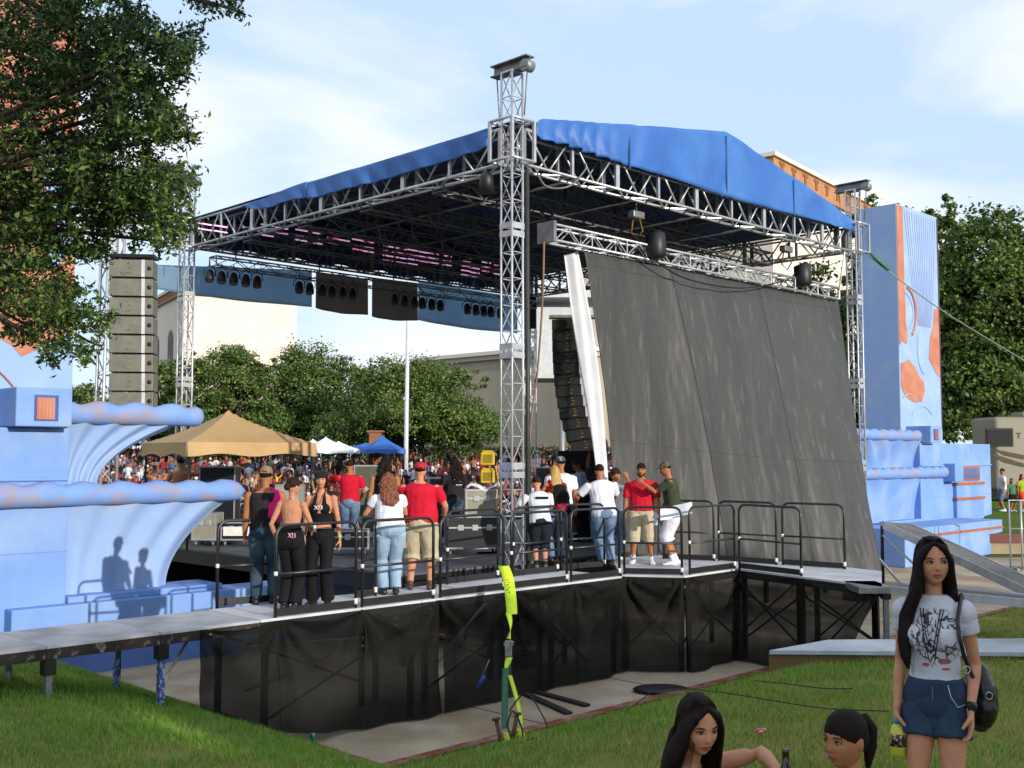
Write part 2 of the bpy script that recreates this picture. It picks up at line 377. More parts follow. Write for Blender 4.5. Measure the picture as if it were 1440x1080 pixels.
def wing(mirror):
    M_ = (lambda u: 19.2 - u) if mirror else (lambda u: u)
    sg = -1 if mirror else 1
    what = 'right' if mirror else 'left'
    root = empty('fountain_wing', S(M_(-5.4), 4.45, 0), 'blue stuccoed fountain wing with orange painted pylon, cut off by the left frame edge' if not mirror else 'blue stuccoed fountain wing with tall pylon to the right of the hanging black screen', 'fountain wall')
    def sb(g, a, b, *r): g.sbox(min(M_(a), M_(b)), max(M_(a), M_(b)), *r)
    g = MB(); sb(g, -11.5, -5.38, 4.45, 7, -.2, 3.82); sb(g, -11.5, -5.4, 4.40, 4.46, 3.0, 3.06); g.build('wall_block', m_blue, root, bevel=.02)
    g = MB(); sb(g, -8.5, -5.12, 5.0, 6.5, 3.8, 12.35); py = g.build('pylon', m_blue2, root, bevel=.02)
    jm = mat('plaster joint', '#6a83b8', '#6079b0')
    g = MB(); sb(g, -11.5, -5.38, 4.446, 4.449, 1.9, 1.912); g.build('joint_line', jm, root)
    g = MB(); sb(g, -6.3, 1.0, 4.17, 4.9, .68, 1.1); sb(g, -5.38, -2.7, 4.35, 5.2, 1.1, 1.2); g.build('bench', m_blue, root, bevel=.015)
    g = MB(); sb(g, -6.25, 1.0, 4.20, 4.8, .58, .678); g.build('brick_band', m_brick, root)
    g = MB(); sb(g, -11, 1.0, 4.27, 5.4, -.2, .577); g.build('base_wall', mat('shaded blue plaster', '#5f7dc0', '#5573b4', scale=1, rough=.9), root)  # darker than the other plaster: shade under the deck put into the colour
    g = MB(); bowl(g, M_(-5.42), M_(-3.5) if not mirror else 20.6, M_(-2.35) if not mirror else 19.4, 1.15, 2.72, 4.72, sg, 4); g.build('lower_basin', m_blue2 if not mirror else m_blue, root)
    g = MB(); bowl(g, M_(-5.42), M_(-4.75) if not mirror else 21.2, M_(-3.35) if not mirror else 20.0, 2.9, 3.95, 4.72, sg, 4); g.build('upper_basin', m_blue2 if not mirror else m_blue, root)
    g = MB(); roll(g, M_(-11.5) if not mirror else 26.4, M_(-2.25) if not mirror else 19.2, 4.42, 2.78, .2, taper=.12); lr = g.build('lower_rim', m_roll, root)
    g = MB(); roll(g, M_(-5.6) if not mirror else 24.3, M_(-3.1) if not mirror else 19.8, 4.42, 4.06, .175, ph=1); g.build('upper_rim', m_roll, root)
    # ornament box with grooved orange vent
    g = MB(); sb(g, -6.35, -5.5, 4.1, 5.2, 3.83, 4.42); ob = g.build('ornament_box', m_blue, root, bevel=.02)
    g = MB(); sb(g, -6.08, -5.72, 4.085, 4.1, 3.92, 4.31); g.build('vent_frame', mat('dark blue line', '#3c559c', '#334a8a'), ob)
    g = MB(); sb(g, -6.05, -5.78, 4.07, 4.084, 3.94, 4.27)
    for i in range(5): sb(g, -6.03 + i * .052, -6.015 + i * .052, 4.06, 4.07, 3.95, 4.26)
    g.build('vent', m_orange, ob)
    if not mirror:
        def P(u, z): return S(u, 4.994, z)
        def poly(name, pts, m, dv=0):
            g = MB(); n = len(pts); vs = [S(u, 4.990 - dv, z) for u, z in pts] + [S(u, 4.998, z) for u, z in pts]
            g.add(vs, [list(range(n))] + [[(i + 1) % n, i, n + i, n + (i + 1) % n] for i in range(n)]); g.build(name, m, py)
        poly('mural_field', [(-8.48, 12.2), (-5.14, 12.2), (-5.14, 5.45), (-5.5, 5.2), (-5.95, 4.95), (-6.1, 5.12), (-6.6, 5.35), (-7.3, 5.2), (-8.0, 5.5), (-8.48, 5.3)], m_orange)
        poly('mural_figure', [(-5.9, 8.4), (-5.6, 7.6), (-5.8, 6.9), (-5.45, 6.4), (-5.14, 6.9), (-5.14, 8.2), (-5.5, 8.8)], m_blue2, .004)
        ml = mat('brown mural line', '#a35a4a', '#8d4a40')
        for (cu, cz, r_, a0, a1) in ((-7.5, 3.3, 1.85, 10, 80), (-7.3, 3.1, 1.35, 10, 85), (-7.3, 8.2, 1.6, -60, 60)):
            g = MB(); pts = [S(cu + r_ * cos(radians(a)), 4.99, cz + r_ * sin(radians(a))) for a in range(a0, a1, 5)]
            pts = [p for p in pts if p.z > 3.85]; g.tube(pts, .016, 5); g.build('mural_line', ml, py)
        # inside the frame of the block: recess line over the lower rim
    else:
        def poly(name, pts, m, dv=0):
            g = MB(); n = len(pts); vs = [S(u, 4.985 - dv, z) for u, z in pts] + [S(u, 4.998, z) for u, z in pts]
            g.add(vs, [list(range(n)), list(range(n, 2 * n))[::-1]] + [[(i + 1) % n, i, n + i, n + (i + 1) % n] for i in range(n)]); g.build(name, m, py)
        def Q(a_, b_): return (24.33 + a_ * 3.35, 12.3 - b_ * 8.1)
        poly('mural_border', [Q(*t) for t in ((0, 0), (.14, 0), (.15, .3), (.16, .52), (.20, .57), (.17, .61), (.06, .60), (0, .62))], m_orange)
        poly('mural_blob', [Q(*t) for t in ((.02, .70), (.2, .68), (.36, .71), (.42, .74), (.56, .77), (.58, .81), (.5, .86), (.3, .865), (.1, .84), (.02, .80))], m_orange)
        poly('mural_field', [Q(*t) for t in ((.97, .42), (.86, .43), (.84, .5), (.74, .57), (.70, .66), (.86, .72), (.97, .74))], m_orange)
        poly('mural_edge', [Q(*t) for t in ((.975, 0), (1.0, 0), (1.0, .98), (.985, .98))], mat('maroon edge', '#5a3358', '#4b2a4a'), .002)
        ml = mat('mural line', '#a9b4d6', '#a0acd0')
        for (ca, cb, ra, rb, a0, a1, w_, m) in ((.20, .47, .19, .11, -60, 100, .05, m_orange), (.10, .47, .24, .09, -50, 80, .016, ml), (.5, .98, .3, .10, 40, 150, .015, ml), (.62, .62, .2, .12, 150, 260, .015, ml), (.2, .9, .2, .07, 30, 140, .015, ml)):
            g = MB(); g.tube([S(Q(ca + ra * cos(radians(a)), 0)[0], 4.985, Q(0, cb - rb * sin(radians(a)))[1]) for a in range(a0, a1, 8)], w_, 5); g.build('mural_arc', m, py)
        for i in range(14):     # fanned fine lines
            t = i / 13; g = MB(); g.tube([S(Q(.18 + .76 * t, 0)[0], 4.985, 12.2), S(Q(.34 + .5 * t, 0)[0], 4.985, Q(0, .3 + .12 * abs(t - .5))[1]), S(Q(.46 + .3 * t, 0)[0], 4.985, Q(0, .52)[1])], .010, 4); g.build('mural_line', ml, py)
        g = MB(); g.sbox(27.2, 29.6, 4.3, 6.0, 0, 2.35); g.sbox(27.3, 29.5, 4.42, 5.9, 2.35, 3.02); g.build('side_wall', m_blue, root, bevel=.03)
        for z in (1.75, 2.3): g = MB(); g.sbox(27.18, 29.62, 4.26, 4.3, z, z + .1); g.sbox(27.14, 27.2, 4.28, 6, z, z + .1); g.build('brick_band', m_brick, root)
        g = MB(); g.sbox(27.75, 29.5, 4.38, 4.42, 2.45, 2.98); pn = g.build('ornament_panel', m_brick, root)
        for i in range(9):
            g = MB(); c = S(27.9 + i * .18, 4.36, 2.71); g.tube([c + E1 * (.06 * cos(t * pi / 6)) + V((0, 0, .2 * sin(t * pi / 6))) for t in range(13)], .014, 4, cap=False); g.build('loop', m_blue, pn)
        g = MB(); g.sbox(26.4, 27.1, 4.0, 4.9, 2.45, 3.1); g.build('corner_block', m_blue, root, bevel=.03)
        g = MB(); g.sbox(19.4, 26.9, 2.6, 4.2, 0, 1.15); g.build('basin_wall', m_blue, root, bevel=.02)
        g = MB(); g.sbox(19.4, 26.92, 2.57, 2.6, .85, .93); g.build('brick_band', m_brick, root)
    return root
wing(False); wing(True)
# ================================================================ walkway decks
DZ = 1.5
m_deck = mat('worn deck board', '#c6c6ca', '#b2b3b9', scale=2.2, rough=.75, bump=.15, bscale=30, c3='#a0a2a8', s3=.9, spec=.3)
m_deck2 = mat('worn deck board dull', '#b3b5bb', '#9c9fa6', scale=2.5, rough=.75, bump=.15, bscale=30, c3='#8a8b90', s3=1.3, spec=.3)
m_black = mat('black steel', '#1c1b1d', '#131214', scale=5, rough=.45, spec=.5, metal=.2)
m_edge = mat('deck edge', '#1d1514', '#8a7f7a', scale=9, rough=.7, thr=(.56, .7))
m_alu = mat('aluminium', '#c3c4c8', '#a9abb0', scale=6, rough=.38, metal=.55, spec=.5)
m_alud = mat('dull aluminium', '#85868a', '#6b6c70', scale=6, rough=.45, metal=.5)
m_galv = mat('galvanised steel', '#8d9094', '#75787c', scale=20, rough=.5, metal=.4)
VF, VB = -1.57, -.37
xs_px = [(-10.6, None)]
us = [-11.8, -10.58, -9.36, -8.14, -6.92, -5.68, -3.24, -.80, .88]
def deck_leg(g, p, ztop, holes=True):
    zg = gh(p.x, p.y) - .05; g.box((p.x, p.y, (ztop + zg) / 2), (.075, .075, ztop - zg), E1, E2)
nd = 0
GRP = 'walkway deck sections'
dl = ['grey deck section wholly beyond the left frame edge', 'grey deck section cut by the left frame edge', 'second narrow deck section from the left, over the grass', 'narrow grey deck section over the grass in front of the blue bench\'s left end', 'narrow grey deck section beside the start of the black mesh', 'grey deck section carrying the two women in black', 'grey deck section under the curly haired woman and the man in the red cap', 'grey deck section just right of the aluminium tower']
for i in range(8):
    u0, u1 = us[i], us[i + 1]
    r = empty('walkway_deck', S(u0, VF, 0), dl[i], 'stage deck', GRP)
    g = MB(); g.sbox(u0 + .004, u1 - .004, VF, VB, DZ - .03, DZ); g.build('deck_top', m_deck2 if i < 5 else m_deck, r)
    g = MB(); g.sbox(u0 + .004, u1 - .004, VF - .004, VF + .04, DZ - .14, DZ - .031); g.sbox(u0 + .004, u1 - .004, VB - .04, VB, DZ - .14, DZ - .031)
    g.sbox(u0 + .005, u0 + .045, VF + .04, VB - .04, DZ - .14, DZ - .031); g.sbox(u1 - .045, u1 - .005, VF + .04, VB - .04, DZ - .14, DZ - .031)
    g.build('frame', m_edge if i < 5 else m_black, r)
    for (uu, vv) in (((u0 + .12, VF + .08), (u1 - .12, VF + .08), (u0 + .12, VB - .08), (u1 - .12, VB - .08)) if i > 4 else ((u0 + .06, VF + .08), (u0 + .06, VB - .08))):
        p = S(uu, vv); g = MB(); zg = gh(p.x, p.y) - .05
        g.box((p.x, p.y, (DZ - .14 + zg) / 2), (.065, .065, DZ - .14 - zg), E1, E2)
        lg = g.build('leg', (m_galv if i < 4 else mat('blue scratched paint', '#2f4f9a', '#a9adb6', scale=25, thr=(.5, .6)) if i == 4 and uu < -6.5 else m_black), r)
        g = MB(); g.box((p.x, p.y, DZ - .22), (.12, .12, .16), E1, E2); g.build('leg_socket', m_black, lg)
    if i == 4:
        g = MB(); g.bar(S(u0 + .1, VF + .1, .95), S(u1 - .2, VB - .1, 1.33), .02); g.bar(S(u1 - .12, VF + .1, 1.2), S(u1 + 1.6, VF + .15, 1.1), .018); g.build('brace', mat('white brace', '#d8d6c8', '#b9b6a8'), r)
        g = MB(); g.bar(S(u1 - .12, VF + .1, .7), S(u1 + 1.6, VF + .15, 1.0), .018); g.build('brace', mat('white brace', '#d8d6c8'), r)
    elif i > 4:
        g = MB(); g.bar(S(u0 + .12, VF + .1, .3), S(u1 - .12, VF + .12, 1.2), .016); g.bar(S(u0 + .12, VB - .1, 1.2), S(u1 - .12, VB - .1, .3), .016); g.build('brace', m_black, r)
# blue painted leg of the photo (near edge, right of the open bay)
A = atz(875, 808, DZ); B = atz(961, 810, DZ); C = atz(1036.5, 799.5, DZ); E = atz(1240, 825, DZ); Em = atz(1128, 811, DZ)
E2b = atz(1239, 803, DZ); Cb = atz(1004, 786, DZ); Ab = atz(850, 774, DZ); Emb = atz(1128, 791, DZ)
def polydeck(name, pts, label, legs, mtop):
    cx = sum((p for p in pts), V((0, 0, 0))) / len(pts)
    r = empty(name, (pts[0].x, pts[0].y, 0), label, 'stage deck', GRP)
    g = MB(); g.prism(pts, DZ - .03, DZ); g.build('deck_top', mtop, r)
    q = [p + (V((cx.x, cx.y, p.z)) - p).normalized() * .012 for p in pts]
    g = MB(); g.prism(q, DZ - .15, DZ - .031); g.build('frame', m_black, r)
    for p in legs:
        g = MB(); zg = gh(p.x, p.y) - .05; g.box((p.x, p.y, (DZ - .15 + zg) / 2), (.065, .065, DZ - .15 - zg), E1, E2); g.build('leg', m_black, r)
    for a, b in zip(legs, legs[1:]):
        g = MB(); g.bar(V((a.x, a.y, .35)), V((b.x, b.y, 1.2)), .016); g.bar(V((a.x, a.y, 1.2)), V((b.x, b.y, .35)), .016); g.build('brace', m_black, r)
    return r
def ins(p, q, d=.12): return p + (q - p).normalized() * d
polydeck('walkway_deck', [A, B, Cb, Ab], 'grey deck section under the man in the red polo shirt', [ins(A, Cb), ins(B, Ab), ins(Cb, A), ins(Ab, B)], m_deck)
polydeck('walkway_deck', [B + V((.01, 0, 0)), C, Emb, Cb + V((.01, 0, 0))], 'grey deck section beside the man in the green shirt, in front of the black screen', [ins(B, Emb), ins(C, Cb), ins(Emb, B)], m_deck)
polydeck('walkway_deck', [C + V((.01, 0, 0)), Em, E2b, Emb + V((.01, .0, 0))], 'grey deck section with two railed bays at the foot of the black screen', [ins(C, E2b), ins(Em, Emb), ins(E2b, C)], m_deck)
polydeck('walkway_deck', [Em + V((.01, -.005, 0)), E, E2b + V((.01, 0, 0))], 'grey end section without a rail where the metal gangway starts', [ins(Em, E, .3), ins(E2b, Em)], m_deck)
# bare galvanised leg under the deck's right corner
r = empty('support_leg', (E.x + .06, E.y + .02, gh(E.x, E.y)), 'galvanised steel leg standing in the grass under the deck\'s right corner', 'steel leg')
g = MB(); zg = gh(E.x, E.y) - .03; g.box((E.x + .06, E.y + .02, (1.36 + zg) / 2), (.07, .07, 1.36 - zg)); g.build('post', m_galv, r)
g = MB(); g.box((E.x + .06, E.y + .02, 1.38), (.12, .12, .12)); g.build('socket', m_black, r)
# gap walkway between front walk and stage : the main stage
g = MB(); r = empty('main_stage', S(-1.4, 1.1, 0), 'wide dark stage floor under the blue roof, loaded with equipment cases', 'stage')
g.sbox(-1.4, 12.5, 1.1, 10.3, DZ - .04, DZ); g.build('deck_top', mat('stage floor', '#55585e', '#44474d', scale=1.5, rough=.6, c3='#36383c'), r)
g = MB(); g.sbox(-1.38, 12.48, 1.12, 10.28, DZ - .3, DZ - .041); g.build('frame', m_black, r)
for i in range(6):
    for v in (1.3, 5.5, 10.0):
        if v == 5.5 and i > 0: continue
        g = MB(); p = S(-1.2 + i * 2.7, v); g.box((p.x, p.y, .6), (.09, .09, 1.2), E1, E2); g.build('leg', m_black, r)
g = MB(); g.sbox(-1.3, 12.4, 10.2, 10.24, 0, 1.2); g.build('front_skirt', m_black, r)
g = MB(); g.sbox(2.5, 12.4, 5.0, 5.05, 0, 1.2); g.build('inner_skirt', m_black, r)
# ---------------------------------------------------------------- railings
m_rail = mat('black railing', '#1f1e20', '#151416', scale=5, rough=.38, spec=.6)
m_white = mat('white clamp', '#e2e0da', '#cfccc4')
RG = 'black steel railings round the walkway'
def railing(p, q, label, h=1.07, clamp=True):
    p = V((p.x, p.y, DZ)); q = V((q.x, q.y, DZ)); d = (q - p).normalized(); rr = .13; Z = V((0, 0, 1))
    r = empty('railing', p, label, 'railing', RG)
    pts = [p + Z * -.1, p + Z * (h - rr)] + [p + d * (rr - rr * cos(t * pi / 10)) + Z * (h - rr + rr * sin(t * pi / 10)) for t in range(1, 6)]
    pts += [q - d * (rr - rr * sin(t * pi / 10)) + Z * (h - rr + rr * cos(t * pi / 10)) for t in range(0, 6)] + [q + Z * -.1]
    g = MB(); g.tube(pts, .0205, 8); g.build('rail_tube', m_rail, r)
    g = MB(); g.bar(p + Z * .5, q + Z * .5, .017, 8); g.build('mid_rail', m_rail, r)
    g = MB(); nrm = d.cross(Z); g.box((p + q) / 2 + Z * .055, ((q - p).length - .04, .012, .09), d, nrm); g.build('toe_board', m_rail, r)
    if clamp:
        g = MB(); g.bar(p + Z * .485, p + Z * .535, .024, 8); g.build('clamp', m_white, r); g = MB(); g.bar(q + Z * .05, q + Z * .12, .026, 8); g.build('clamp', m_white, r)
    return r
def on_front(px):     # front edge of the straight walkway, seen at column px
    a = (px - 720) / FPX; v = VF + .04   # X = a*Y' approx (pitch handled by solving)
    lo, hi = -12., 4.
    for _ in range(40):
        m_ = (lo + hi) / 2; P = S(m_, v, DZ)
        dz = P.z - CZ; yc = P.y * cos(PITCH) + dz * sin(PITCH)
        if P.x / yc < a: lo = m_
        else: hi = m_
    return S(lo, v, DZ)
for a, b, l in ((387, 500, 'front railing section in front of the two women in black'), (509, 609, 'front railing section between the curly haired woman, the red capped man and the viewer'),
                (619, 708, 'front railing section just left of the aluminium tower, in front of the cases'), (719, 797, 'front railing section in front of the boy and the blonde woman'), (803, 871, 'front railing section in front of the man in the white shirt and jeans')):
    railing(on_front(a), on_front(b), l)
def dz(x, y): return atz(x, y, DZ)
railing(dz(878, 807.5), dz(959, 809), 'front railing section in front of the man in the red polo shirt')
railing(dz(970, 808), dz(1033, 799.7), 'short angled railing section right of the man in the green shirt')
railing(dz(1040, 799.8), dz(1127, 810.2), 'front railing section nearest the open end of the deck')
railing(dz(305, 853.5), dz(392, 846), 'back railing section behind the man with the pink shirt on his shoulder')
railing(dz(500, 842), dz(528, 838), 'narrow back railing section behind the curly haired woman')
railing(dz(629, 822), dz(700, 813), 'back railing section beside the black equipment cases')
railing(dz(722, 811), dz(784, 804), 'back railing section behind the boy in the white shirt')
railing(dz(789, 802), dz(850, 797), 'back railing section behind the man in the white shirt')
railing(dz(933, 786), dz(1004, 789), 'back railing section right behind the man in the green shirt')
railing(dz(1011, 788.5), dz(1092, 794.5), 'back railing section at the middle of the black screen')
railing(dz(1101, 794.5), dz(1188, 800.5), 'back railing section at the far right of the deck')
# ---------------------------------------------------------------- mesh skirt
def meshmat(name, c1, c2, tr, rough=.6):
    m = mat(name, c1, c2, scale=1.2, rough=rough, trans=tr, spec=.08, bump=.5, bscale=90, stretch=(1, 1, .5))
    nt = m.node_tree; n = nt.nodes; L = nt.links
    tc = n.new('ShaderNodeTexCoord'); w1 = n.new('ShaderNodeTexNoise'); w1.inputs['Scale'].default_value = 1.6; L.new(tc.outputs['Object'], w1.inputs['Vector'])
    r = n.new('ShaderNodeMapRange'); r.inputs[1].default_value = .3; r.inputs[2].default_value = .7; r.inputs[3].default_value = tr * .5; r.inputs[4].default_value = tr * 1.35
    L.new(w1.outputs['Fac'], r.inputs[0])
    for k in n:
        if k.type == 'MIX_SHADER': L.new(r.outputs[0], k.inputs[0])
    return m
m_mesh = meshmat('black mesh cloth', '#1a1a19', '#232220', .12, .95); m_mesh2 = meshmat('thin black mesh', '#1a1a19', '#232220', .15, .95)
def curtain(P0, P1, zt, zb0, zb1, nrm, amp=.07, seed=0, n=70, cut=None, nv=34):
    rs = random.Random(seed); W = (P1 - P0).length; ph = [rs.uniform(0, 6.28) for _ in range(8)]
    def f(a, b):     # a across, b down
        zb = zb0 + (zb1 - zb0) * a
        if cut: zb = max(zb, cut(a))
        z = zt + (zb - zt) * b; H = max(.01, (zt - zb)); x = a * W
        off = 0
        for (cx, k) in ((0, 0), (W, 1)):
            dx = abs(x - cx); dy = (zt - z); r_ = sqrt(dx * dx + dy * dy) + 1e-4; th = atan2(dy, dx)
            off += amp * sin(th * (10 + 2 * k) + ph[k]) * min(1, r_ * 3.5) * math.exp(-r_ * .85)
            off += amp * .5 * sin(th * 23 + ph[k + 2]) * min(1, r_ * 5) * math.exp(-r_ * 1.8)
        off += .035 * sin(x * 3.1 + ph[4] + z) * b + .015 * sin(x * 9 + ph[5]) * b
        sag = .05 * sin(pi * a) * (1 - b)
        return P0 + (P1 - P0) * a + nrm * (off + .03 + .06 * b * b) + V((0, 0, z - sag - P0.z))
    return f
sk = empty('mesh_skirt', S(-6.5, VF, 0), 'long black mesh cloth pinned along the front of the walkway, gathered at the posts', 'mesh screen')
xsk = [278, 387, 505, 614, 713, 800, 873]
pts = [on_front(x) for x in xsk]; nrm = -E2
for i in range(6):
    a, b = pts[i] - E2 * .05, pts[i + 1] - E2 * .05
    g = MB(); g.smooth = True
    ga = max(0.02, gh(a.x - .05, a.y - .05) + .01); gb = max(.02, gh(b.x, b.y) + .01)
    P0 = V((a.x, a.y, 0)); P1 = V((b.x, b.y, 0))
    fn = curtain(P0, P1, DZ - .02, ga, gb, nrm, .08 if i > 0 else .045, seed=i + 3)
    g.grid(lambda s_, t_: (lambda p: V((p.x, p.y, max(p.z, gh(p.x, p.y) + .01))))(fn(s_, t_)), 80, 36)
    g.build('cloth_panel', m_mesh, sk, smooth=True)
sk2 = empty('mesh_skirt', (A.x, A.y, 0), 'thin see-through black mesh hanging round the deck corner right of the tower', 'mesh screen')
for i, (a, b, m, cz, cut) in enumerate(((A, B, m_mesh2, .1, None), (B, C, m_mesh2, .12, None), (C, Em, m_mesh2, .1, None), (Em, E, m_mesh2, .1, lambda t: .25 + 1.1 * max(0, t - .35) ** 2 / .42))):
    P0 = V((a.x, a.y, 0)); P1 = V((b.x, b.y, 0)); d = (P1 - P0).normalized(); nr = V((d.y, -d.x, 0))
    fn = curtain(P0 + nr * .03, P1 + nr * .03, DZ - .02, .02, .02, nr, .06, seed=20 + i, cut=cut)
    g = MB(); g.smooth = True; g.grid(lambda s_, t_: (lambda p: V((p.x, p.y, max(p.z, gh(p.x, p.y) + .01))))(fn(s_, t_)), 60, 30)
    g.build('cloth_panel', m, sk2, smooth=True)
# ---------------------------------------------------------------- ramps on the right
def ramp(name, P0, P1, width, th, label, wd, mt, ribs=True, rail=.0, cat='ramp'):
    r = empty(name, P0, label, cat); d = (P1 - P0).normalized(); w_ = V(wd).normalized(); w_ = (w_ - d * w_.dot(d)).normalized(); n_ = d.cross(w_)
    if n_.z < 0: n_ = -n_
    L_ = (P1 - P0).length; c = (P0 + P1) / 2
    g = MB(); g.box(c + w_ * width / 2, (L_, width - .1, .02), d, w_, n_); tp = g.build('ramp_deck', mt, r)
    g = MB()
    for k in (0, 1): g.box(c + w_ * (.025 + k * (width - .05)) - n_ * (th / 2 - .04), (L_, .05, th), d, w_, n_)
    g.build('side_beam', m_alu, r)
    if ribs:
        g = MB(); n = int(width / .09)
        for k in range(1, n): g.box(c + w_ * (width * k / n) + n_ * .016, (L_, .022, .012), d, w_, n_)
        g.build('ribs', m_alud, tp)
    return r
m_rt = mat('ramp metal', '#cbc9c2', '#b2b0aa', scale=5, rough=.55, metal=.35, c3='#9c978f')
Ra = atz(1240, 734, 1.62); Rb = Ra + (at(1470, 842, 25.2) - Ra) * 1.0
r1 = ramp('loading_ramp', Ra, Rb, 1.1, .2, 'long ribbed metal ramp coming down from the stage towards the right edge', (.7, .7, 0), m_rt)
g = MB(); g.bar(Ra + V((-.0, 0, -.1)), V((Ra.x, Ra.y, 0)), .045); g.build('leg', m_black, r1)
g = MB(); p = Ra + (Rb - Ra) * .38; g.bar(Ra + V((0, -.05, -.35)), V((p.x, p.y, .1)), .03); g.build('strut', m_alu, r1)
Ga = V((E.x + .02, E.y + .05, 1.47)); Gb = at(1500, 853, 14.2)
r2 = ramp('gangway', Ga, Gb, .62, .11, 'narrow aluminium gangway running right from the deck corner behind the standing woman', (0, 1, 0), m_rt, cat='gangway')
g = MB(); g.box(Ga + V((-.12, .3, -.02)), (.5, .8, .1)); g.build('end_plate', m_alud, r2, bevel=.01)
La = atz(1082, 914, .86); 
def gz(px, py):
    z = .8
    for _ in range(12): p = atz(px, py, z); z = .5 * z + .5 * (gh(p.x, p.y) + .09)
    return p
q = [gz(1080, 916), gz(1500, 917), gz(1500, 896), gz(1168, 900)]
zz = .93
q = [atz(1082, 914.5, .90), atz(1500, 918, .93), atz(1500, 897, .95), atz(1165, 899.5, .95)]
r3 = empty('ground_board', q[0], 'flat pale ramp board lying on the grass behind the standing woman', 'ramp board')
g = MB(); n = 4; vs = [p for p in q] + [V((p.x, p.y, p.z - .05)) for p in q]
g.add(vs, [(0, 1, 2, 3), (7, 6, 5, 4), (0, 4, 5, 1), (1, 5, 6, 2), (2, 6, 7, 3), (3, 7, 4, 0)]); g.build('board', mat('pale board', '#bcc3cc', '#a6adb6', scale=2, rough=.5), r3)
g = MB(); g.add([q[0] + V((0, .05, -.052)), q[1] + V((0, .05, -.052)), q[2] + V((0, -.05, -.052)), q[3] + V((0, -.05, -.052))] + [V((p.x, p.y, .35)) for p in q], [(0, 1, 5, 4), (1, 2, 6, 5), (2, 3, 7, 6), (3, 0, 4, 7)]); g.build('support', m_dirt, r3)
# ---------------------------------------------------------------- barricade on the right
p0 = V((14.9, 33.2, 0)); r = empty('barricade', p0, 'grey steel crowd barricade standing on the concrete at the right frame edge', 'barricade')
g = MB(); d = V((1, .02, 0)).normalized(); q_ = p0 + d * 2.4
g.tube([p0, p0 + V((0, 0, 2.05)), q_ + V((0, 0, 2.05)), q_], .03, 6); g.bar(p0 + V((0, 0, 1.2)), q_ + V((0, 0, 1.2)), .025); g.bar(p0 + d * .35, p0 + d * .35 + V((0, 0, 2.05)), .03); g.build('frame', m_alu, r)
g = MB(); g.bar(p0 + V((0, 0, .06)), q_ + V((0, 0, .06)), .04); g.bar(p0 + V((0, -.5, .04)), p0 + V((0, .5, .04)), .04); g.build('foot', m_galv, r)
# ================================================================ roof, towers, trusses
def atv(px, py, v):
    d = ray(px, py); o = V((0, 0, CZ)) - N0; t = (v - o.dot(E2)) / d.dot(E2); return V((0, 0, CZ)) + d * t
def atu(px, py, u):
    d = ray(px, py); o = V((0, 0, CZ)) - N0; t = (u - o.dot(E1)) / d.dot(E1); return V((0, 0, CZ)) + d * t
ZUP = V((0, 0, 1))
def truss(g, P0, P1, w, h, up=ZUP, r=.022, rl=.012, step=None, n=6, ends=True, twoD=False, rungs=False):
    P0 = V(P0); P1 = V(P1); d = (P1 - P0).normalized(); up = (up - d * up.dot(d)).normalized(); s_ = d.cross(up)
    L_ = (P1 - P0).length; step = step or h; k = max(1, round(L_ / step)); st = L_ / k
    cs = [(-w / 2, -h / 2), (w / 2, -h / 2), (w / 2, h / 2), (-w / 2, h / 2)]
    if twoD: cs = [(0, -h / 2), (0, h / 2)]
    for a, b in cs: g.bar(P0 + s_ * a + up * b, P1 + s_ * a + up * b, r, n)
    pairs = [(0, 1)] if twoD else [(0, 1), (1, 2), (2, 3), (3, 0)]
    for i in range(k):
        for q, (a, b) in enumerate(pairs):
            ca, cb = cs[a], cs[b]
            if i % 2: ca, cb = cb, ca
            g.bar(P0 + d * (i * st) + s_ * ca[0] + up * ca[1], P0 + d * ((i + 1) * st) + s_ * cb[0] + up * cb[1], rl, 4, cap=False)
            if rungs or i % 3 == 0: g.bar(P0 + d * (i * st) + s_ * ca[0] + up * ca[1], P0 + d * (i * st) + s_ * cb[0] + up * cb[1], rl, 4, cap=False)
    if ends:
        for t in (0, L_):
            for a, b in pairs: g.bar(P0 + d * t + s_ * cs[a][0] + up * cs[a][1], P0 + d * t + s_ * cs[b][0] + up * cs[b][1], r * .9, 4)
ZC = 8.27; ZT = 8.86; UL, VL = 11.6, 10.8
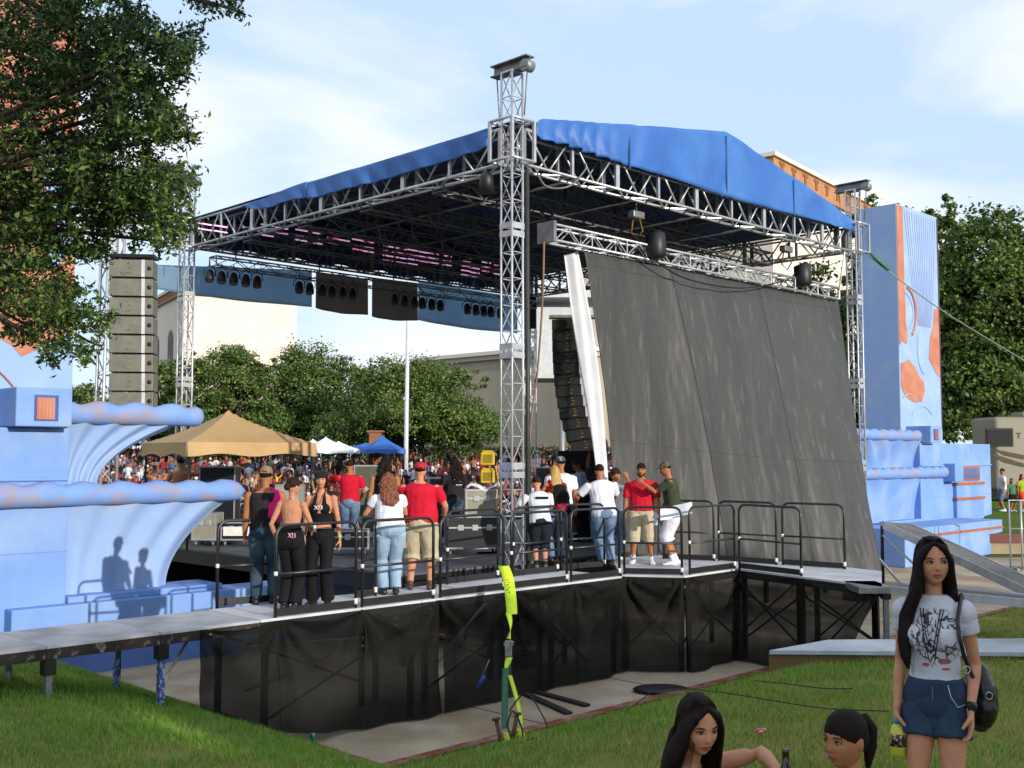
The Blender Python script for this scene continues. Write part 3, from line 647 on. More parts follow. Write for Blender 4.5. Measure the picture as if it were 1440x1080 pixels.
def tower(u, v, label, top=9.75, cap=True, w=.25, beam=True):
    r = empty('truss_tower', S(u, v, 0), label, 'truss tower', 'aluminium towers holding up the stage roof')
    g = MB(); truss(g, S(u, v, .25), S(u, v, top), w, w, E1, .022, .010, .44, rungs=True); g.build('mast', m_alu, r)
    for z in (1.1, 3.15, 5.1, 7.1):     # joint plates between mast lengths
        g = MB()
        for q, s_ in ((E1, -1), (E2, -1)): 
            t = E2 if q is E1 else E1
            for dzz in (-.07, .07): g.box(S(u, v, z + dzz) + q * (s_ * (w / 2 + .014)), (.008, w + .05, .1), q, t)
        g.build('joint_plate', m_alu, r)
    g = MB(); g.box(S(u, v, .12), (.6, .6, .24), E1, E2)
    g.build('base_plate', m_alud, r)
    for q in (E1 + E2, E1 - E2, -E1 + E2, -E1 - E2):
        g = MB(); g.bar(S(u, v, 1.3) + q * .12, S(u, v, .08) + q * .85, .035); g.build('outrigger', m_alu, r)
    # sleeve block that climbs the mast
    g = MB(); b = .26
    for z in (ZC - .02, ZT + .06):
        c = [S(u - b, v - b, z), S(u + b, v - b, z), S(u + b, v + b, z), S(u - b, v + b, z)]
        for i in range(4): g.bar(c[i], c[(i + 1) % 4], .026)
    for a, c in ((-b, -b), (b, -b), (b, b), (-b, b)): g.box(S(u + a, v + c, (ZC + ZT) / 2 + .02), (.05, .05, ZT - ZC + .1), E1, E2)
    g.build('sleeve_block', m_alu, r)
    if beam:
        g = MB(); L_ = .85
        g.box(S(u, v, top + .015), (.20, L_, .02), E1, E2); g.box(S(u, v, top + .19), (.20, L_, .02), E1, E2); g.box(S(u, v, top + .1), (.02, L_ - .01, .16), E1, E2); g.build('head_beam', m_alud, r)
        g = MB(); g.bar(S(u - .09, v - .36, top + .04), S(u + .09, v - .36, top + .04), .1, 12); g.build('pulley', m_galv, r)
        for vv in (-.36, .36): g = MB(); g.bar(S(u, v + vv, top), S(u, v + vv * .8, ZT + .12), .012, 5); g.build('hoist_chain', m_alud, r)
    return r
tower(0, 0, 'tall aluminium truss tower at the near corner of the roof, yellow straps at its foot')
tower(0, VL, 'aluminium truss tower at the left corner of the roof, next to the speaker stack')
tower(UL, 0, 'aluminium truss tower at the right corner of the roof, beside the blue pylon')
tower(UL, VL, 'far aluminium truss tower seen through the near tower, at the back corner of the roof')
g = MB(); g.bar(S(.33, -.05, .3), S(.30, -.05, ZC - .1), .042, 8); tag(g.build('cable_pipe', mat('dark rubber', '#34332f', '#282724', rough=.6)), 'dark upright cable bundle running up the right side of the near tower', 'cable bundle')
rt = empty('roof_truss', S(0, 0, 0) + V((0, 0, ZC)), 'aluminium truss grid carrying the blue stage roof', 'roof truss')
def side_truss(a, b, inward, name='edge_truss', m=m_alu):
    """outer pair of chords, top chord and upright posts with V lacing"""
    a, b = V(a), V(b); d = (b - a).normalized(); L_ = (b - a).length; g = MB()
    for off, z in ((0, ZC), (.34, ZC), (0, ZT), (.34, ZT)): g.bar(a + inward * off + ZUP * z, b + inward * off + ZUP * z, .028, 8)
    n = round(L_ / 1.22); st = L_ / n
    for i in range(n + 1):
        p = a + d * (i * st)
        for off in (0, .34): g.box(p + inward * off + ZUP * ((ZC + ZT) / 2), (.05 if i % 2 else .1, .05, ZT - ZC), d, inward)
        g.bar(p + ZUP * ZC, p + inward * .34 + ZUP * ZC, .018, 4)
        if i < n:
            q = p + d * (st / 2)
            for off in (0, .34):
                g.bar(p + inward * off + ZUP * ZT + d * .1, q + inward * off + ZUP * ZC - d * .03, .02, 5); g.bar(q + inward * off + ZUP * ZC + d * .03, p + d * (st - .1) + inward * off + ZUP * ZT, .02, 5)
            g.bar(p + ZUP * ZC, q + inward * .34 + ZUP * ZC, .015, 4); g.bar(q + inward * .34 + ZUP * ZC, p + d * st + ZUP * ZC, .015, 4)
    return g.build(name, m, rt)
b = .26
side_truss(S(b, 0), S(UL - b, 0), E2); side_truss(S(0, b), S(0, VL - b), E1)
side_truss(S(UL, b), S(UL, VL - b), -E1, m=m_alud); side_truss(S(b, VL), S(UL - b, VL), -E2, m=m_alud)
PK = atv(1020, 187, -.1); UP = toS(PK)[0]; ZP = PK.z - .12; ZE = 8.94
def zroof(u): return ZE + (ZP - ZE) * (u / UP if u < UP else (UL - u) / (UL - UP))
m_in = mat('grey truss steel', '#6d6e72', '#505155', scale=5, rough=.5, metal=.3)
for v in (2.2, 4.35, 6.5, 8.65):
    g = MB(); truss(g, S(.3, v, ZC + .05), S(UL - .3, v, ZC + .05), .3, .3, ZUP, .022, .011, .5); 
    for u in (UP * .33, UP * .66, UP, UP + (UL - UP) * .33, UP + (UL - UP) * .66): g.bar(S(u, v, ZC + .2), S(u, v, zroof(u) - .05), .028, 6)
    for (a, c) in ((.3, UP), (UL - .3, UP)): g.bar(S(a, v, zroof(a) - .1), S(c, v, ZP - .1), .028, 6)
    for (a, c) in ((UP * .33, UP * .66), (UP * .66, UP), (UP, UP + (UL - UP) * .33), (UP + (UL - UP) * .33, UP + (UL - UP) * .66)):
        g.bar(S(a, v, zroof(a) - .1), S(c, v, ZC + .2), .02, 5); g.bar(S(c, v, zroof(c) - .1), S(a, v, ZC + .2), .02, 5)
    g.build('cross_truss', m_in, rt)
for u in (UP * .33, UP * .66, UP, UP + (UL - UP) * .33, UP + (UL - UP) * .66):
    g = MB(); zt = zroof(u) - .1; g.bar(S(u, .2, zt), S(u, VL - .2, zt), .026, 6); g.bar(S(u, .2, ZC + .1), S(u, VL - .2, ZC + .1), .026, 6)
    n = 10
    for i in range(n):
        v0 = .3 + (VL - .6) * i / n; v1 = .3 + (VL - .6) * (i + 1) / n
        g.bar(S(u, v0, zt if i % 2 else ZC + .1), S(u, v1, ZC + .1 if i % 2 else zt), .018, 5)
    g.build('purlin_truss', m_in, rt)
rs = random.Random(4)
for i in range(16):     # loose bracing between the grid lines
    u = rs.uniform(.5, 10.5); v = rs.uniform(.5, 9); g = MB(); q = S(min(UL, max(0, u + rs.choice((-2.1, 2.1)))), min(VL, v + 2.15), ZC + .1)
    g.bar(S(u, v, zroof(u) - .15), q, .016, 5); g.build('bracing', m_in, rt)
# gable uprights at the near end
g = MB()
for u in (UP * .5, UP, UP + (UL - UP) * .5): g.bar(S(u, .1, ZT), S(u, .1, zroof(u) - .05), .03, 6)
g.bar(S(.3, .1, ZE - .05), S(UP, .1, ZP - .03), .03, 6); g.bar(S(UP, .1, ZP - .03), S(UL - .3, .1, ZE - .05), .03, 6); g.build('gable_frame', m_alu, rt)
# blue canopy
m_tarp = mat('blue tarpaulin', '#3366b0', '#2c5ca4', scale=1.1, rough=.5, bump=.25, bscale=7, spec=.35, c3='#3f70b6', s3=.9)
m_tarpd = mat('shaded tarpaulin', '#24407a', '#1e3566', scale=1, rough=.7)  # darker copy of the blue tarpaulin: shade under the roof put into the colour
cn = empty('stage_canopy', S(UP, 5, 0) + V((0, 0, ZP)), 'blue tarpaulin stage roof with a pitched gable over black trusses', 'stage canopy')
def ppl(pts, t):        # polyline of pixels
    n = len(pts) - 1; x = pts[0][0] + (pts[-1][0] - pts[0][0]) * t
    for (a, b), (c, d) in zip(pts, pts[1:]):
        if (x - a) * (x - c) <= 0: return x, b + (d - b) * ((x - a) / (c - a) if c != a else 0)
    return pts[-1]
def cloth(name, top, hem, proj, nrm, m, fold, nu=160, nv=14, th=.012):
    T = [toS(proj(*p)) + (proj(*p).z,) for p in top]; H = [toS(proj(*p)) + (proj(*p).z,) for p in hem]
    k = 0 if proj is PV else 1
    def line(L_, s_):
        for a, b in zip(L_, L_[1:]):
            if (s_ - a[k]) * (s_ - b[k]) <= 1e-9: return a[2] + (b[2] - a[2]) * ((s_ - a[k]) / (b[k] - a[k]))
        return L_[0][2] if abs(s_ - L_[0][k]) < abs(s_ - L_[-1][k]) else L_[-1][2]
    s0, s1 = T[0][k], T[-1][k]
    def f(a, b):
        s_ = s0 + (s1 - s0) * a; zt = line(T, s_); zh = line(H, s_); z = zt + (zh - zt) * b
        off = fold(s_, b)
        return (S(s_, -.10, z) if k == 0 else S(-.10, s_, z)) + nrm * off
    g = MB(); g.smooth = True; g.grid(f, nu, nv)
    o = g.build(name, m, cn, smooth=True); sd_ = o.modifiers.new('s', 'SOLIDIFY'); sd_.thickness = th; return o
def PV(x, y): return atv(x, y, -.10)
def PU(x, y): return atu(x, y, -.10)
def fold1(s_, b):
    f = .012 * sin(s_ * 5 + 2 * b) + .01 * sin(s_ * 2.1)
    f += .07 * (b + .2) * sin(s_ * 17 + 1.5 * sin(b * 3)) * math.exp(-((s_ - 1.6) / .9) ** 2) + .03 * sin(s_ * 9 + 4 * b) * math.exp(-((s_ - 3.2) / .5) ** 2)
    f += .03 * b * sin((s_ - UP) * 13 + 7 * b) * math.exp(-((s_ - UP) / .45) ** 2) + .03 * b * sin(s_ * 11 - 5 * b) * math.exp(-((s_ - 11) / .7) ** 2)
    return f
cloth('gable_cloth', [(754, 172), (760, 167), (850, 173), (1020, 185), (1120, 252), (1213, 319)], [(754, 190), (765, 197), (800, 205), (900, 238), (950, 252), (1025, 278), (1120, 303), (1213, 328)], PV, -E2, m_tarp, fold1)
def fold2(s_, b): return .02 * sin(s_ * 3.2) + .03 * b * sin(s_ * 11 + 3 * b) * (.4 + math.exp(-((s_ - .7) / .5) ** 2) + math.exp(-((s_ - 3.8) / .4) ** 2) + math.exp(-((s_ - 5.6) / .4) ** 2))
cloth('side_cloth', [(688, 180), (560, 220), (432, 256)], [(684, 208), (640, 222), (560, 247), (432, 280)], PU, -E1, m_tarp, fold2, nu=110)
cloth('side_cloth', [(431, 255), (340, 290)], [(431, 277), (400, 284), (380, 291), (362, 294), (340, 291)], PU, -E1, m_tarp, fold2, nu=60)
for nm, (a, c) in (('roof_sheet', (0, UP)), ('roof_sheet', (UP, UL))):
    g = MB(); g.smooth = True
    g.grid(lambda s_, t_: S(a + (c - a) * s_, -.05 + (VL + .1) * t_, zroof(a + (c - a) * s_) + .0 - .04 * sin(pi * ((t_ * 5) % 1)) * sin(pi * s_)), 20, 60)
    o = g.build(nm, m_tarpd, cn, smooth=True); sd_ = o.modifiers.new('s', 'SOLIDIFY'); sd_.thickness = .02
g = MB(); g.smooth = True
g.grid(lambda s_, t_: S(.3 + (UL - .6) * s_, VL + .02 + .02 * sin(s_ * 60), zroof(.3 + (UL - .6) * s_) - .02 - t_ * (zroof(.3 + (UL - .6) * s_) - ZC - .16 + .06 * sin(pi * ((s_ * 8) % 1)))), 100, 4); o = g.build('front_gable_cloth', m_tarpd, cn, smooth=True); o.modifiers.new('s', 'SOLIDIFY').thickness = .012
for uu in (2.95, UP, 8.7):
    g = MB(); g.smooth = False; zt_ = zroof(uu) + .03; g.box(S(uu, -.125, (zt_ + 8.70) / 2), (.035, .012, zt_ - 8.66), E1, E2); g.build('seam', mat('seam blue', '#24528f', '#1f487f', rough=.6), cn)
# front valance banners hanging from the audience side truss
m_vb = leafmat('blue banner', '#a3bdd4', '#b0c8dc', .75); m_vk = leafmat('dark banner', '#8a8280', '#948c8a', .6)
def PF(x, y): return atv(x, y, VL + .12)
bl = [(213, 438, 360, 380, 382, 432, m_vb, 'wide pale blue banner at the left end of the roof front, above the cream building'), (444, 517, 383, 392, 433, 443, m_vk, 'dark banner on the roof front, left of the white gap'),
      (523, 587, 390, 398, 445, 451, m_vk, 'dark banner on the roof front, right of the white gap'), (588, 727, 396, 418, 450, 469, m_vb, 'blue banner on the roof front reaching behind the near tower')]
for x0, x1, t0, t1, b0, b1, m, l in bl:
    g = MB(); g.smooth = True
    if x0 < 300: t0, b0 = 372, 405
    a_, b_ = PF(x0, (t0 + b0) / 2), PF(x1, (t1 + b1) / 2); zt0, zt1 = PF(x0, t0).z, PF(x1, t1).z; zb0, zb1 = PF(x0, b0).z, PF(x1, b1).z
    def f(s_, t_):
        p = a_ + (b_ - a_) * s_; zt = zt0 + (zt1 - zt0) * s_; zb = zb0 + (zb1 - zb0) * s_ - .05 * sin(pi * s_)
        q = p + E2 * (.03 * sin(s_ * 14) * t_ + .05 * t_ * sin(s_ * 5)); q.z = zt + (zb - zt) * t_; return q
    g.grid(f, 40, 8); o = g.build('front_banner', m, None, smooth=True); tag(o, l, 'banner', 'banners along the roof front')
    o.modifiers.new('s', 'SOLIDIFY').thickness = .01
g = MB(); c0, c1 = PF(517, 400), PF(526, 402)
# lower light bar
lb = empty('light_bar', S(.3, VL - .6, 7.95), 'dark truss bar hung low along the roof front, full of stage lights', 'light bar')
g = MB(); truss(g, S(.4, VL - .5, 7.93), S(11.2, VL - .5, 7.93), .3, .22, ZUP, .02, .011, .4); g.build('bar_truss', m_alud, lb)
for i in range(5): g = MB(); g.bar(S(1 + i * 2.4, VL - .5, 8.04), S(1 + i * 2.4, VL - .5, ZC), .015, 5); g.build('drop_chain', m_black, lb)
m_lamp = mat('black lamp housing', '#151517', '#0e0e10', rough=.5); m_lens = mat('lamp lens', '#3a3f4a', '#2a2e36', rough=.15)
def spot():
    r = empty('spotlight', (0, 0, 0)); g = MB(); d = V((.1, -.35, -1)).normalized()
    g.tube([V((0, 0, -.12)), V((0, 0, -.12)) + d * .06, V((0, 0, -.12)) + d * .22, V((0, 0, -.12)) + d * .3], [.07, .10, .115, .105], 12); g.build('lamp_body', m_lamp, r)
    g = MB(); g.bar(V((0, 0, -.12)) + d * .3, V((0, 0, -.12)) + d * .303, .095, 12); g.build('lens', m_lens, r)
    g = MB(); g.tube([(-.14, 0, -.25), (-.15, 0, -.1), (0, 0, .02), (.15, 0, -.1), (.14, 0, -.25)], .012, 5); g.bar((0, 0, .02), (0, 0, .09), .02, 6); g.build('yoke', m_lamp, r)
    return r
sp0 = spot(); first = True
lx = [295, 312, 329, 346, 362, 421, 436, 453, 467, 482, 496, 555, 569, 583, 594, 607, 619, 657, 669, 680, 690, 703]
for i, x in enumerate(lx):
    P = atv(x, 360, VL - .65); o = sp0 if i == 0 else copy_tree(sp0); o.location = V((P.x, P.y, 7.78)); o.scale = (.92,) * 3
    tag(o, 'black stage spotlight hanging under the roof front, over the banners', 'spotlight', 'spotlights hanging along the roof front')
# led batten lights
m_led = mat('pink led', '#e89ad8', '#f4c8f0', emit=.35, rough=.4); m_ledr = mat('red led', '#e05070', '#f0a0c8', emit=.35, rough=.4)
lg = [(288, 333, 2), (310, 336, 2), (350, 338, 1), (376, 334, 3), (396, 338, 2), (424, 341, 3), (445, 345, 3), (468, 345, 3), (484, 348, 2), (503, 354, 3), (518, 357, 3), (546, 363, 4), (564, 366, 4), (580, 368, 4), (596, 371, 3), (610, 373, 3), (628, 376, 3), (655, 384, 4), (668, 387, 4), (684, 385, 3), (700, 389, 3)]
for i, (x, y, n) in enumerate(lg):
    P = atv(x, y - 7, VL - 2.0); r = empty('led_fixture', P, 'small rack of glowing pink light bars high under the roof', 'led light', 'pink led light bars under the roof')
    g = MB(); g.bar(P + V((0, 0, .25)) + E2 * .03, P + V((0, 0, -.2)) + E2 * .03, .012, 5); g.build('bracket', m_lamp, r)
    for k in range(n):
        g = MB(); g.box(P + V((0, 0, .17 - k * .12)), (.33, .03, .026), E1, E2); g.build('light_strip', m_ledr if (i * 7 + k) % 5 == 0 and x > 460 else m_led, r)
# ---------------------------------------------------------------- screen truss and black backdrop
dS = .4
ta, tb = S(1.27, dS, 0), S(11.5, dS, 0); za = atv(770, 326, dS).z; zb = za
st_ = empty('screen_truss', ta + V((0, 0, za)), 'bright aluminium truss from which the big black screen hangs', 'screen truss')
ta = toS(atv(772, 330, dS))[0]; g = MB(); truss(g, S(ta, dS, za - .02), S(11.35, dS, za - .06), .28, .28, ZUP, .026, .013, .33); g.build('truss_beam', m_alu, st_)
g = MB(); g.sbox(ta - .09, ta - .02, dS - .2, dS + .2, za - .2, za + .17); g.build('end_plate', m_alud, st_)
def hoist(px, py, label):
    P = atv(px, py, dS); r = empty('chain_hoist', P, label, 'chain hoist')
    g = MB(); g.bar(P + V((0, 0, .55)), V((P.x, P.y, ZC + .05)), .013, 5); g.build('chain', m_galv, r)
    g = MB(); g.box(P + V((0, 0, .45)), (.34, .16, .14), E1, E2); g.build('motor', m_alud, r, bevel=.02)
    g = MB(); g.tube([P + V((-.06, 0, .38)), P + V((-.1, 0, .1)), P + V((.02, 0, -.02)), P + V((.12, 0, .15)), P + V((.06, 0, .38))], .018, 5); g.build('sling', mat('brown sling', '#7a5a2a', '#5d431f'), r)
    g = MB(); c = P + E1 * .3 + V((0, 0, -.12)) - E2 * .2; g.tube([c + V((0, 0, .25)), c + V((.02, 0, .2)), c + V((.04, 0, -.2)), c + V((.05, 0, -.27))], [.12, .19, .2, .15], 12); g.build('chain_bag', m_lamp, r)
hoist(895, 335, 'chain hoist with black bag on the screen truss, left of the middle'); hoist(1106, 378, 'chain hoist with black bag on the screen truss near its right end')
m_scr = meshmat('black screen cloth', '#63615c', '#53514d', .03, rough=.55)
def scr_mat():
    m = mat('screen cloth', '#353536', '#3e3e3e', scale=1.1, rough=.5, spec=.45, stretch=(1.6, 1.6, .22), bump=.5, bscale=5, thr=(.35, .7), c3='#3e3d3a', s3=.4)
    nt = m.node_tree; n = nt.nodes; L = nt.links; b = n['Principled BSDF']
    tc = n.new('ShaderNodeTexCoord'); mp = n.new('ShaderNodeMapping'); mp.inputs['Scale'].default_value = (3.2, 3.2, .35); mp.inputs['Rotation'].default_value = (0, radians(-12), 0); L.new(tc.outputs['Object'], mp.inputs[0])
    nz = n.new('ShaderNodeTexNoise'); nz.inputs['Scale'].default_value = 2.2; nz.inputs['Detail'].default_value = 8; nz.inputs['Roughness'].default_value = .7; L.new(mp.outputs[0], nz.inputs[0])
    r = n.new('ShaderNodeValToRGB'); r.color_ramp.elements[0].position = .56; r.color_ramp.elements[1].position = .78; L.new(nz.outputs['Fac'], r.inputs[0])
    src = b.inputs['Base Color'].links[0].from_socket
    mx = n.new('ShaderNodeMix'); mx.data_type = 'RGBA'; L.new(r.outputs[0], mx.inputs[0]); L.new(src, mx.inputs[6]); mx.inputs[7].default_value = srgb('#68665f'); L.new(mx.outputs[2], b.inputs['Base Color'])  # paler slanting streaks: sheen of the cloth painted into its colour
    return m
m_scr = scr_mat(); m_wht = mat('white screen cloth', '#d9dade', '#c9cbd2', scale=1.5, rough=.6, trans=.0)
sc = empty('backdrop_screen', S(2, dS, 1.2), 'huge dark grey backdrop cloth hanging slantwise from the truss, white strip along its left edge', 'backdrop')
def PS(x, y, v=dS): return atv(x, y, v)
tl, tr_ = PS(821, 352), PS(1178, 421); bl_, br_ = atv(872, 778, .5), atv(1240, 806, -1.3)
def scf(s_, t_):
    top = tl + (tr_ - tl) * s_; bot = bl_ + (br_ - bl_) * s_; bot = bot + V((0, 0, -.12 * sin(pi * s_)))
    p = top + (bot - top) * t_
    # the outer edges bow outwards lower down, slack pleats fall from the top and slant to the right
    p += (bot - bl_ if False else V((0, 0, 0)))
    x = s_ - .12 * t_
    w_ = .022 * sin(x * 26 + 2 * t_) * (.3 + t_ * .9) * (.6 + .4 * sin(x * 9)) + .014 * sin(x * 61 + 5 * t_) * t_ + .003 * sin(x * 97 + 9 * t_) + .06 * sin(pi * t_) * sin(pi * s_) + .03 * mnoise.noise(V((x * 14, t_ * 3, 1.))) + .012 * mnoise.noise(V((x * 50, t_ * 9, 4.)))
    w_ += .05 * math.exp(-((s_ - .27 - .10 * t_) / .02) ** 2) * (1 - t_ * .6)
    bow = .2 * sin(pi * t_) * (s_ * 2 - 1) * -.6
    return p + E1 * bow - E2 * w_
g = MB(); g.smooth = True; g.grid(scf, 200, 90); o = g.build('screen_cloth', m_scr, sc, smooth=True); o.modifiers.new('s', 'SOLIDIFY').thickness = .01
def whf(s_, t_):
    b = scf(0, t_); x0 = 800 + 42 * min(1, t_ * 1.02) + 12 * sin(t_ * 2.2); p = atv(x0, 358 + 425 * t_, .55)
    return p + (b - p) * s_ + E2 * (.12 + .05 * sin(s_ * 9 + t_ * 6)) 
g = MB(); g.smooth = True; g.grid(whf, 14, 50); o = g.build('white_edge', m_wht, sc, smooth=True); o.modifiers.new('s', 'SOLIDIFY').thickness = .01
for i in range(17):
    g = MB(); p_ = scf((i + .2) / 17, 0); g.tube([p_ + V((0, 0, -.03)) - E2 * .02, p_ + V((0, 0, .10)) + E2 * .03, p_ + V((0, 0, .16)) + E2 * .12], .008, 4); g.build('tie', m_white if i % 3 == 0 else m_black, sc)
m_seam = mat('screen seam', '#2c2b29', '#353431', rough=.7)
for s__ in (.27, .62):
    g = MB(); g.tube([scf(s__ + .10 * j / 30, j / 30) - E2 * .012 for j in range(31)], .012, 4); g.build('seam', m_seam, sc)
for t__ in (.045, .62): g = MB(); g.tube([scf(j / 60, t__) - E2 * .008 for j in range(61)], .008, 4); g.build('seam', m_seam, sc)
g = MB(); g.tube([scf(i / 20, 1) + V((0, 0, -.02)) for i in range(21)], .035, 6); g.build('bottom_bar', m_black, sc)
# cables looping off the near corner and along the screen truss
def cable(pts, r, label, m=None, cat='cable'):
    g = MB(); P = [V(p) for p in pts]; out = []
    for i in range(len(P) - 1):
        a = P[max(0, i - 1)]; b_ = P[i]; c = P[i + 1]; d = P[min(len(P) - 1, i + 2)]
        for k in range(8):
            t = k / 8; out.append(.5 * ((2 * b_) + (c - a) * t + (2 * a - 5 * b_ + 4 * c - d) * t * t + (3 * b_ - a - 3 * c + d) * t ** 3))
    out.append(P[-1]); g.tube(out, r, 6); o = g.build('cable', m or m_black); return tag(o, label, cat)
cable([atv(752, 236, -.1), atv(768, 262, -.1), atv(800, 262, -.12), atv(822, 240, -.1), atv(824, 230, -.1)], .018, 'grey cable looped under the roof edge beside the near tower', m_alud)
cable([atv(905, 352, .1), atv(960, 390, .1), atv(1040, 405, .1), atv(1105, 395, .1)], .016, 'black cable sagging below the middle of the screen truss')
cable([atv(1188, 354, -.1), atv(1184, 380, -.1), atv(1180, 408, .1)], .02, 'white cable dropping from the roof to the screen truss', m_white)
cable([atv(1217, 355, -.2), atv(1250, 382, -.5), atv(1330, 440, -1.5), atv(1445, 510, -3)], .014, 'guy wire running from the right tower past the blue pylon', m_galv)
g = MB(); g.tube([atv(1222, 355, -.25), atv(1250, 380, -.5)], .035, 5); tag(g.build('ratchet_strap', mat('green strap', '#2f7a52', '#256744')), 'green strap tied to the right roof corner', 'strap')
cable([atv(765, 340, .4), atv(763, 420, .5), atv(756, 520, .8), atv(746, 600, 1.0), atv(742, 700, 1.0)], .02, 'brown rope slanting down from the screen truss beside the near tower', mat('brown rope', '#8a6a55', '#7a5a48'))
g = MB(); c = atv(700, 262, .6)
g.tube([atv(684, 243, .3), atv(684, 250, .3), atv(685, 272, .3)], [.08, .12, .13], 12); tag(g.build('hanging_lamp', m_lamp), 'dark lamp hanging under the roof left of the near tower', 'lamp')
# ================================================================ speakers, tents, cases
m_cab = mat('line array cabinet', '#727268', '#64645b', scale=4, rough=.6); m_cabk = mat('black cabinet', '#232323', '#1a1a1a', scale=4, rough=.55)
m_gold = mat('brass lettering', '#c9a24a', '#8d7436', rough=.35, metal=.6); m_strip = mat('pale column', '#cfc6cc', '#b8b0b6', scale=3, rough=.5)
def cabinet(c, X, Zt, w, h, dpt, m, parent, light=True):
    Y = X.cross(Zt); g = MB(); g.box(c, (w, dpt, h * .93), X, Y, Zt); cb = g.build('cabinet', m, parent, bevel=.012)
    g = MB(); g.box(c + X * (w * .28) + Y * (dpt / 2 + .006), (.075, .01, h * .94), X, Y, Zt); g.build('column_strip', m_strip, cb)
    g = MB(); g.ball(c + X * (w * .42) + Y * (dpt / 2 - .0), (.05, .02, .05), 12, 6, X, Y, Zt); g.build('grip', m_black, cb)
    for k, (dx, dzz) in enumerate(((-.06, -.10), (-.03, .02), (-.07, .12))):
        g = MB(); g.box(c + X * dx + Y * (dpt / 2 + .005) + Zt * dzz * (h / .41), (.1 - .03 * k, .01, .025), X, Y, Zt); g.build('plate', m_gold, cb)
    return cb
# left line array, backs towards us
X_ = V((1, .12, 0)).normalized()
la = empty('line_array', atz(188, 600, 3.0) * 0 + V((-8.35, 24.4, 3)), 'tall grey stack of hanging speakers left of the stage, behind the blue basin', 'speaker array')
for i in range(8):
    P = at(188, 380 + i * 26.4, 24.4); tl_ = ZUP
    cabinet(P, X_, ZUP, .93, .41, .55, m_cab, la)
g = MB(); P = at(188, 362, 24.4); g.box(P, (1.0, .5, .07), X_, V((-X_.y, X_.x, 0))); g.bar(P, P + V((0, 0, .9)), .03); g.build('rigging_frame', m_black, la)
P = at(145, 700, 24.3); t4 = empty('truss_tower', (P.x, P.y, 0), 'aluminium truss tower standing beside the left speaker array', 'truss tower')
g = MB(); truss(g, (P.x, P.y, .2), (P.x + .1, P.y, 9.3), .36, .36, E1, .035, .016, .42); g.build('mast', m_alu, t4)
g = MB(); g.box((P.x, P.y, .1), (.7, .7, .2)); g.build('base_plate', m_alud, t4)
# right line array, curving
lb_ = empty('line_array', V((1.6, 34, 3)), 'tall black curved stack of hanging speakers beside the white screen edge', 'speaker array')
prev = None
for i in range(12):
    t = i / 11; px = 803 + 2 * t + 24 * t * t * t; py = 458 + 15.5 * i; P = at(px, py, 34.2)
    tilt = .03 + .25 * t * t; Zt = V((-.12 * t * t, sin(tilt), cos(tilt))).normalized(); Xr = V((1, -.25, 0)).normalized(); Xr = (Xr - Zt * Xr.dot(Zt)).normalized()
    Y = Xr.cross(Zt); cb = cabinet(P, Xr, Zt, 1.1, .36, .6, m_cabk, lb_)
g = MB(); P = at(806, 446, 34.2); g.box(P, (1.5, .5, .08)); g.bar(P, P + V((0, 0, 1.0)), .03); g.build('rigging_frame', m_alud, lb_)
g = MB(); P = at(748, 440, 33.5); g.box(P, (.25, .3, .95)); tag(g.build('hanging_speaker', m_cabk), 'small black box hanging at the far roof corner right of the near tower', 'speaker')
# tents
def tent(name, cx, cy, w, d, ze, zp, yaw, m, label, zf=0., leg=True, val=.26, cat='tent', grp=None):
    r = empty(name, (cx, cy, zf), label, cat, grp); X = V((cos(yaw), sin(yaw), 0)); Y = V((-sin(yaw), cos(yaw), 0)); c = V((cx, cy, 0))
    def f(a, b):     # a,b in 0..1
        x = (a - .5) * 2; y = (b - .5) * 2; k = max(abs(x), abs(y)); z = zp + (ze - zp) * (k ** .85) - .10 * (1 - k) * k
        z -= .10 * min(1, k) * (1 - abs(abs(x) - abs(y))) * 0
        return c + X * (x * w / 2) + Y * (y * d / 2) + V((0, 0, z))
    g = MB(); g.smooth = False; g.grid(f, 24, 24); o = g.build('canopy', m, r); o.modifiers.new('s', 'SOLIDIFY').thickness = .012
    for sx, sy in ((1, 0), (-1, 0), (0, 1), (0, -1)):
        g = MB()
        def vf(a, b):
            t = (a - .5); p = (X * (sx * w / 2) + Y * (t * d)) if sx else (Y * (sy * d / 2) + X * (t * w)); n_ = X * sx + Y * sy
            return c + p + n_ * (.01 + .015 * b) + V((0, 0, ze - val * b - .03 * b * cos(t * 2 * pi * 2) + .0))
        g.grid(vf, 20, 2); o = g.build('valance', m, r); o.modifiers.new('s', 'SOLIDIFY').thickness = .01
    if leg:
        for sx in (-1, 1):
            for sy in (-1, 1):
                p = c + X * (sx * (w / 2 - .06)) + Y * (sy * (d / 2 - .06)); g = MB(); g.bar(V((p.x, p.y, zf)), V((p.x, p.y, ze)), .025); g.build('leg', m_black, r)
                for q in (X * -sx, Y * -sy): g = MB(); g.bar(V((p.x, p.y, ze - .45)), p + q * 1.1 + V((0, 0, ze - .05)), .014); g.build('brace', m_black, r)
    return r
m_tan = mat('tan tent cloth', '#b49468', '#a98a5e', scale=2, rough=.75, bump=.2, bscale=6, c3='#bb9c70')
m_wt = mat('white tent cloth', '#d6dae2', '#c9ced8', rough=.7); m_bt = mat('blue tent cloth', '#2a62b4', '#2558a4', rough=.7)
Pa = at(263, 634, 26.2); Pb = at(430, 634, 26.2); wid = (Pb - Pa).length
Pa = at(263, 634, 22.0); ya = radians(36); tc_ = Pa + V((cos(ya), sin(ya), 0)) * 1.4 + V((-sin(ya), cos(ya), 0)) * 1.4
tent('canopy_tent', tc_.x, tc_.y, 2.8, 2.8, 3.66, 4.38, ya, m_tan, 'tan pop-up canopy tent at the left side of the stage, over sound equipment', zf=DZ)
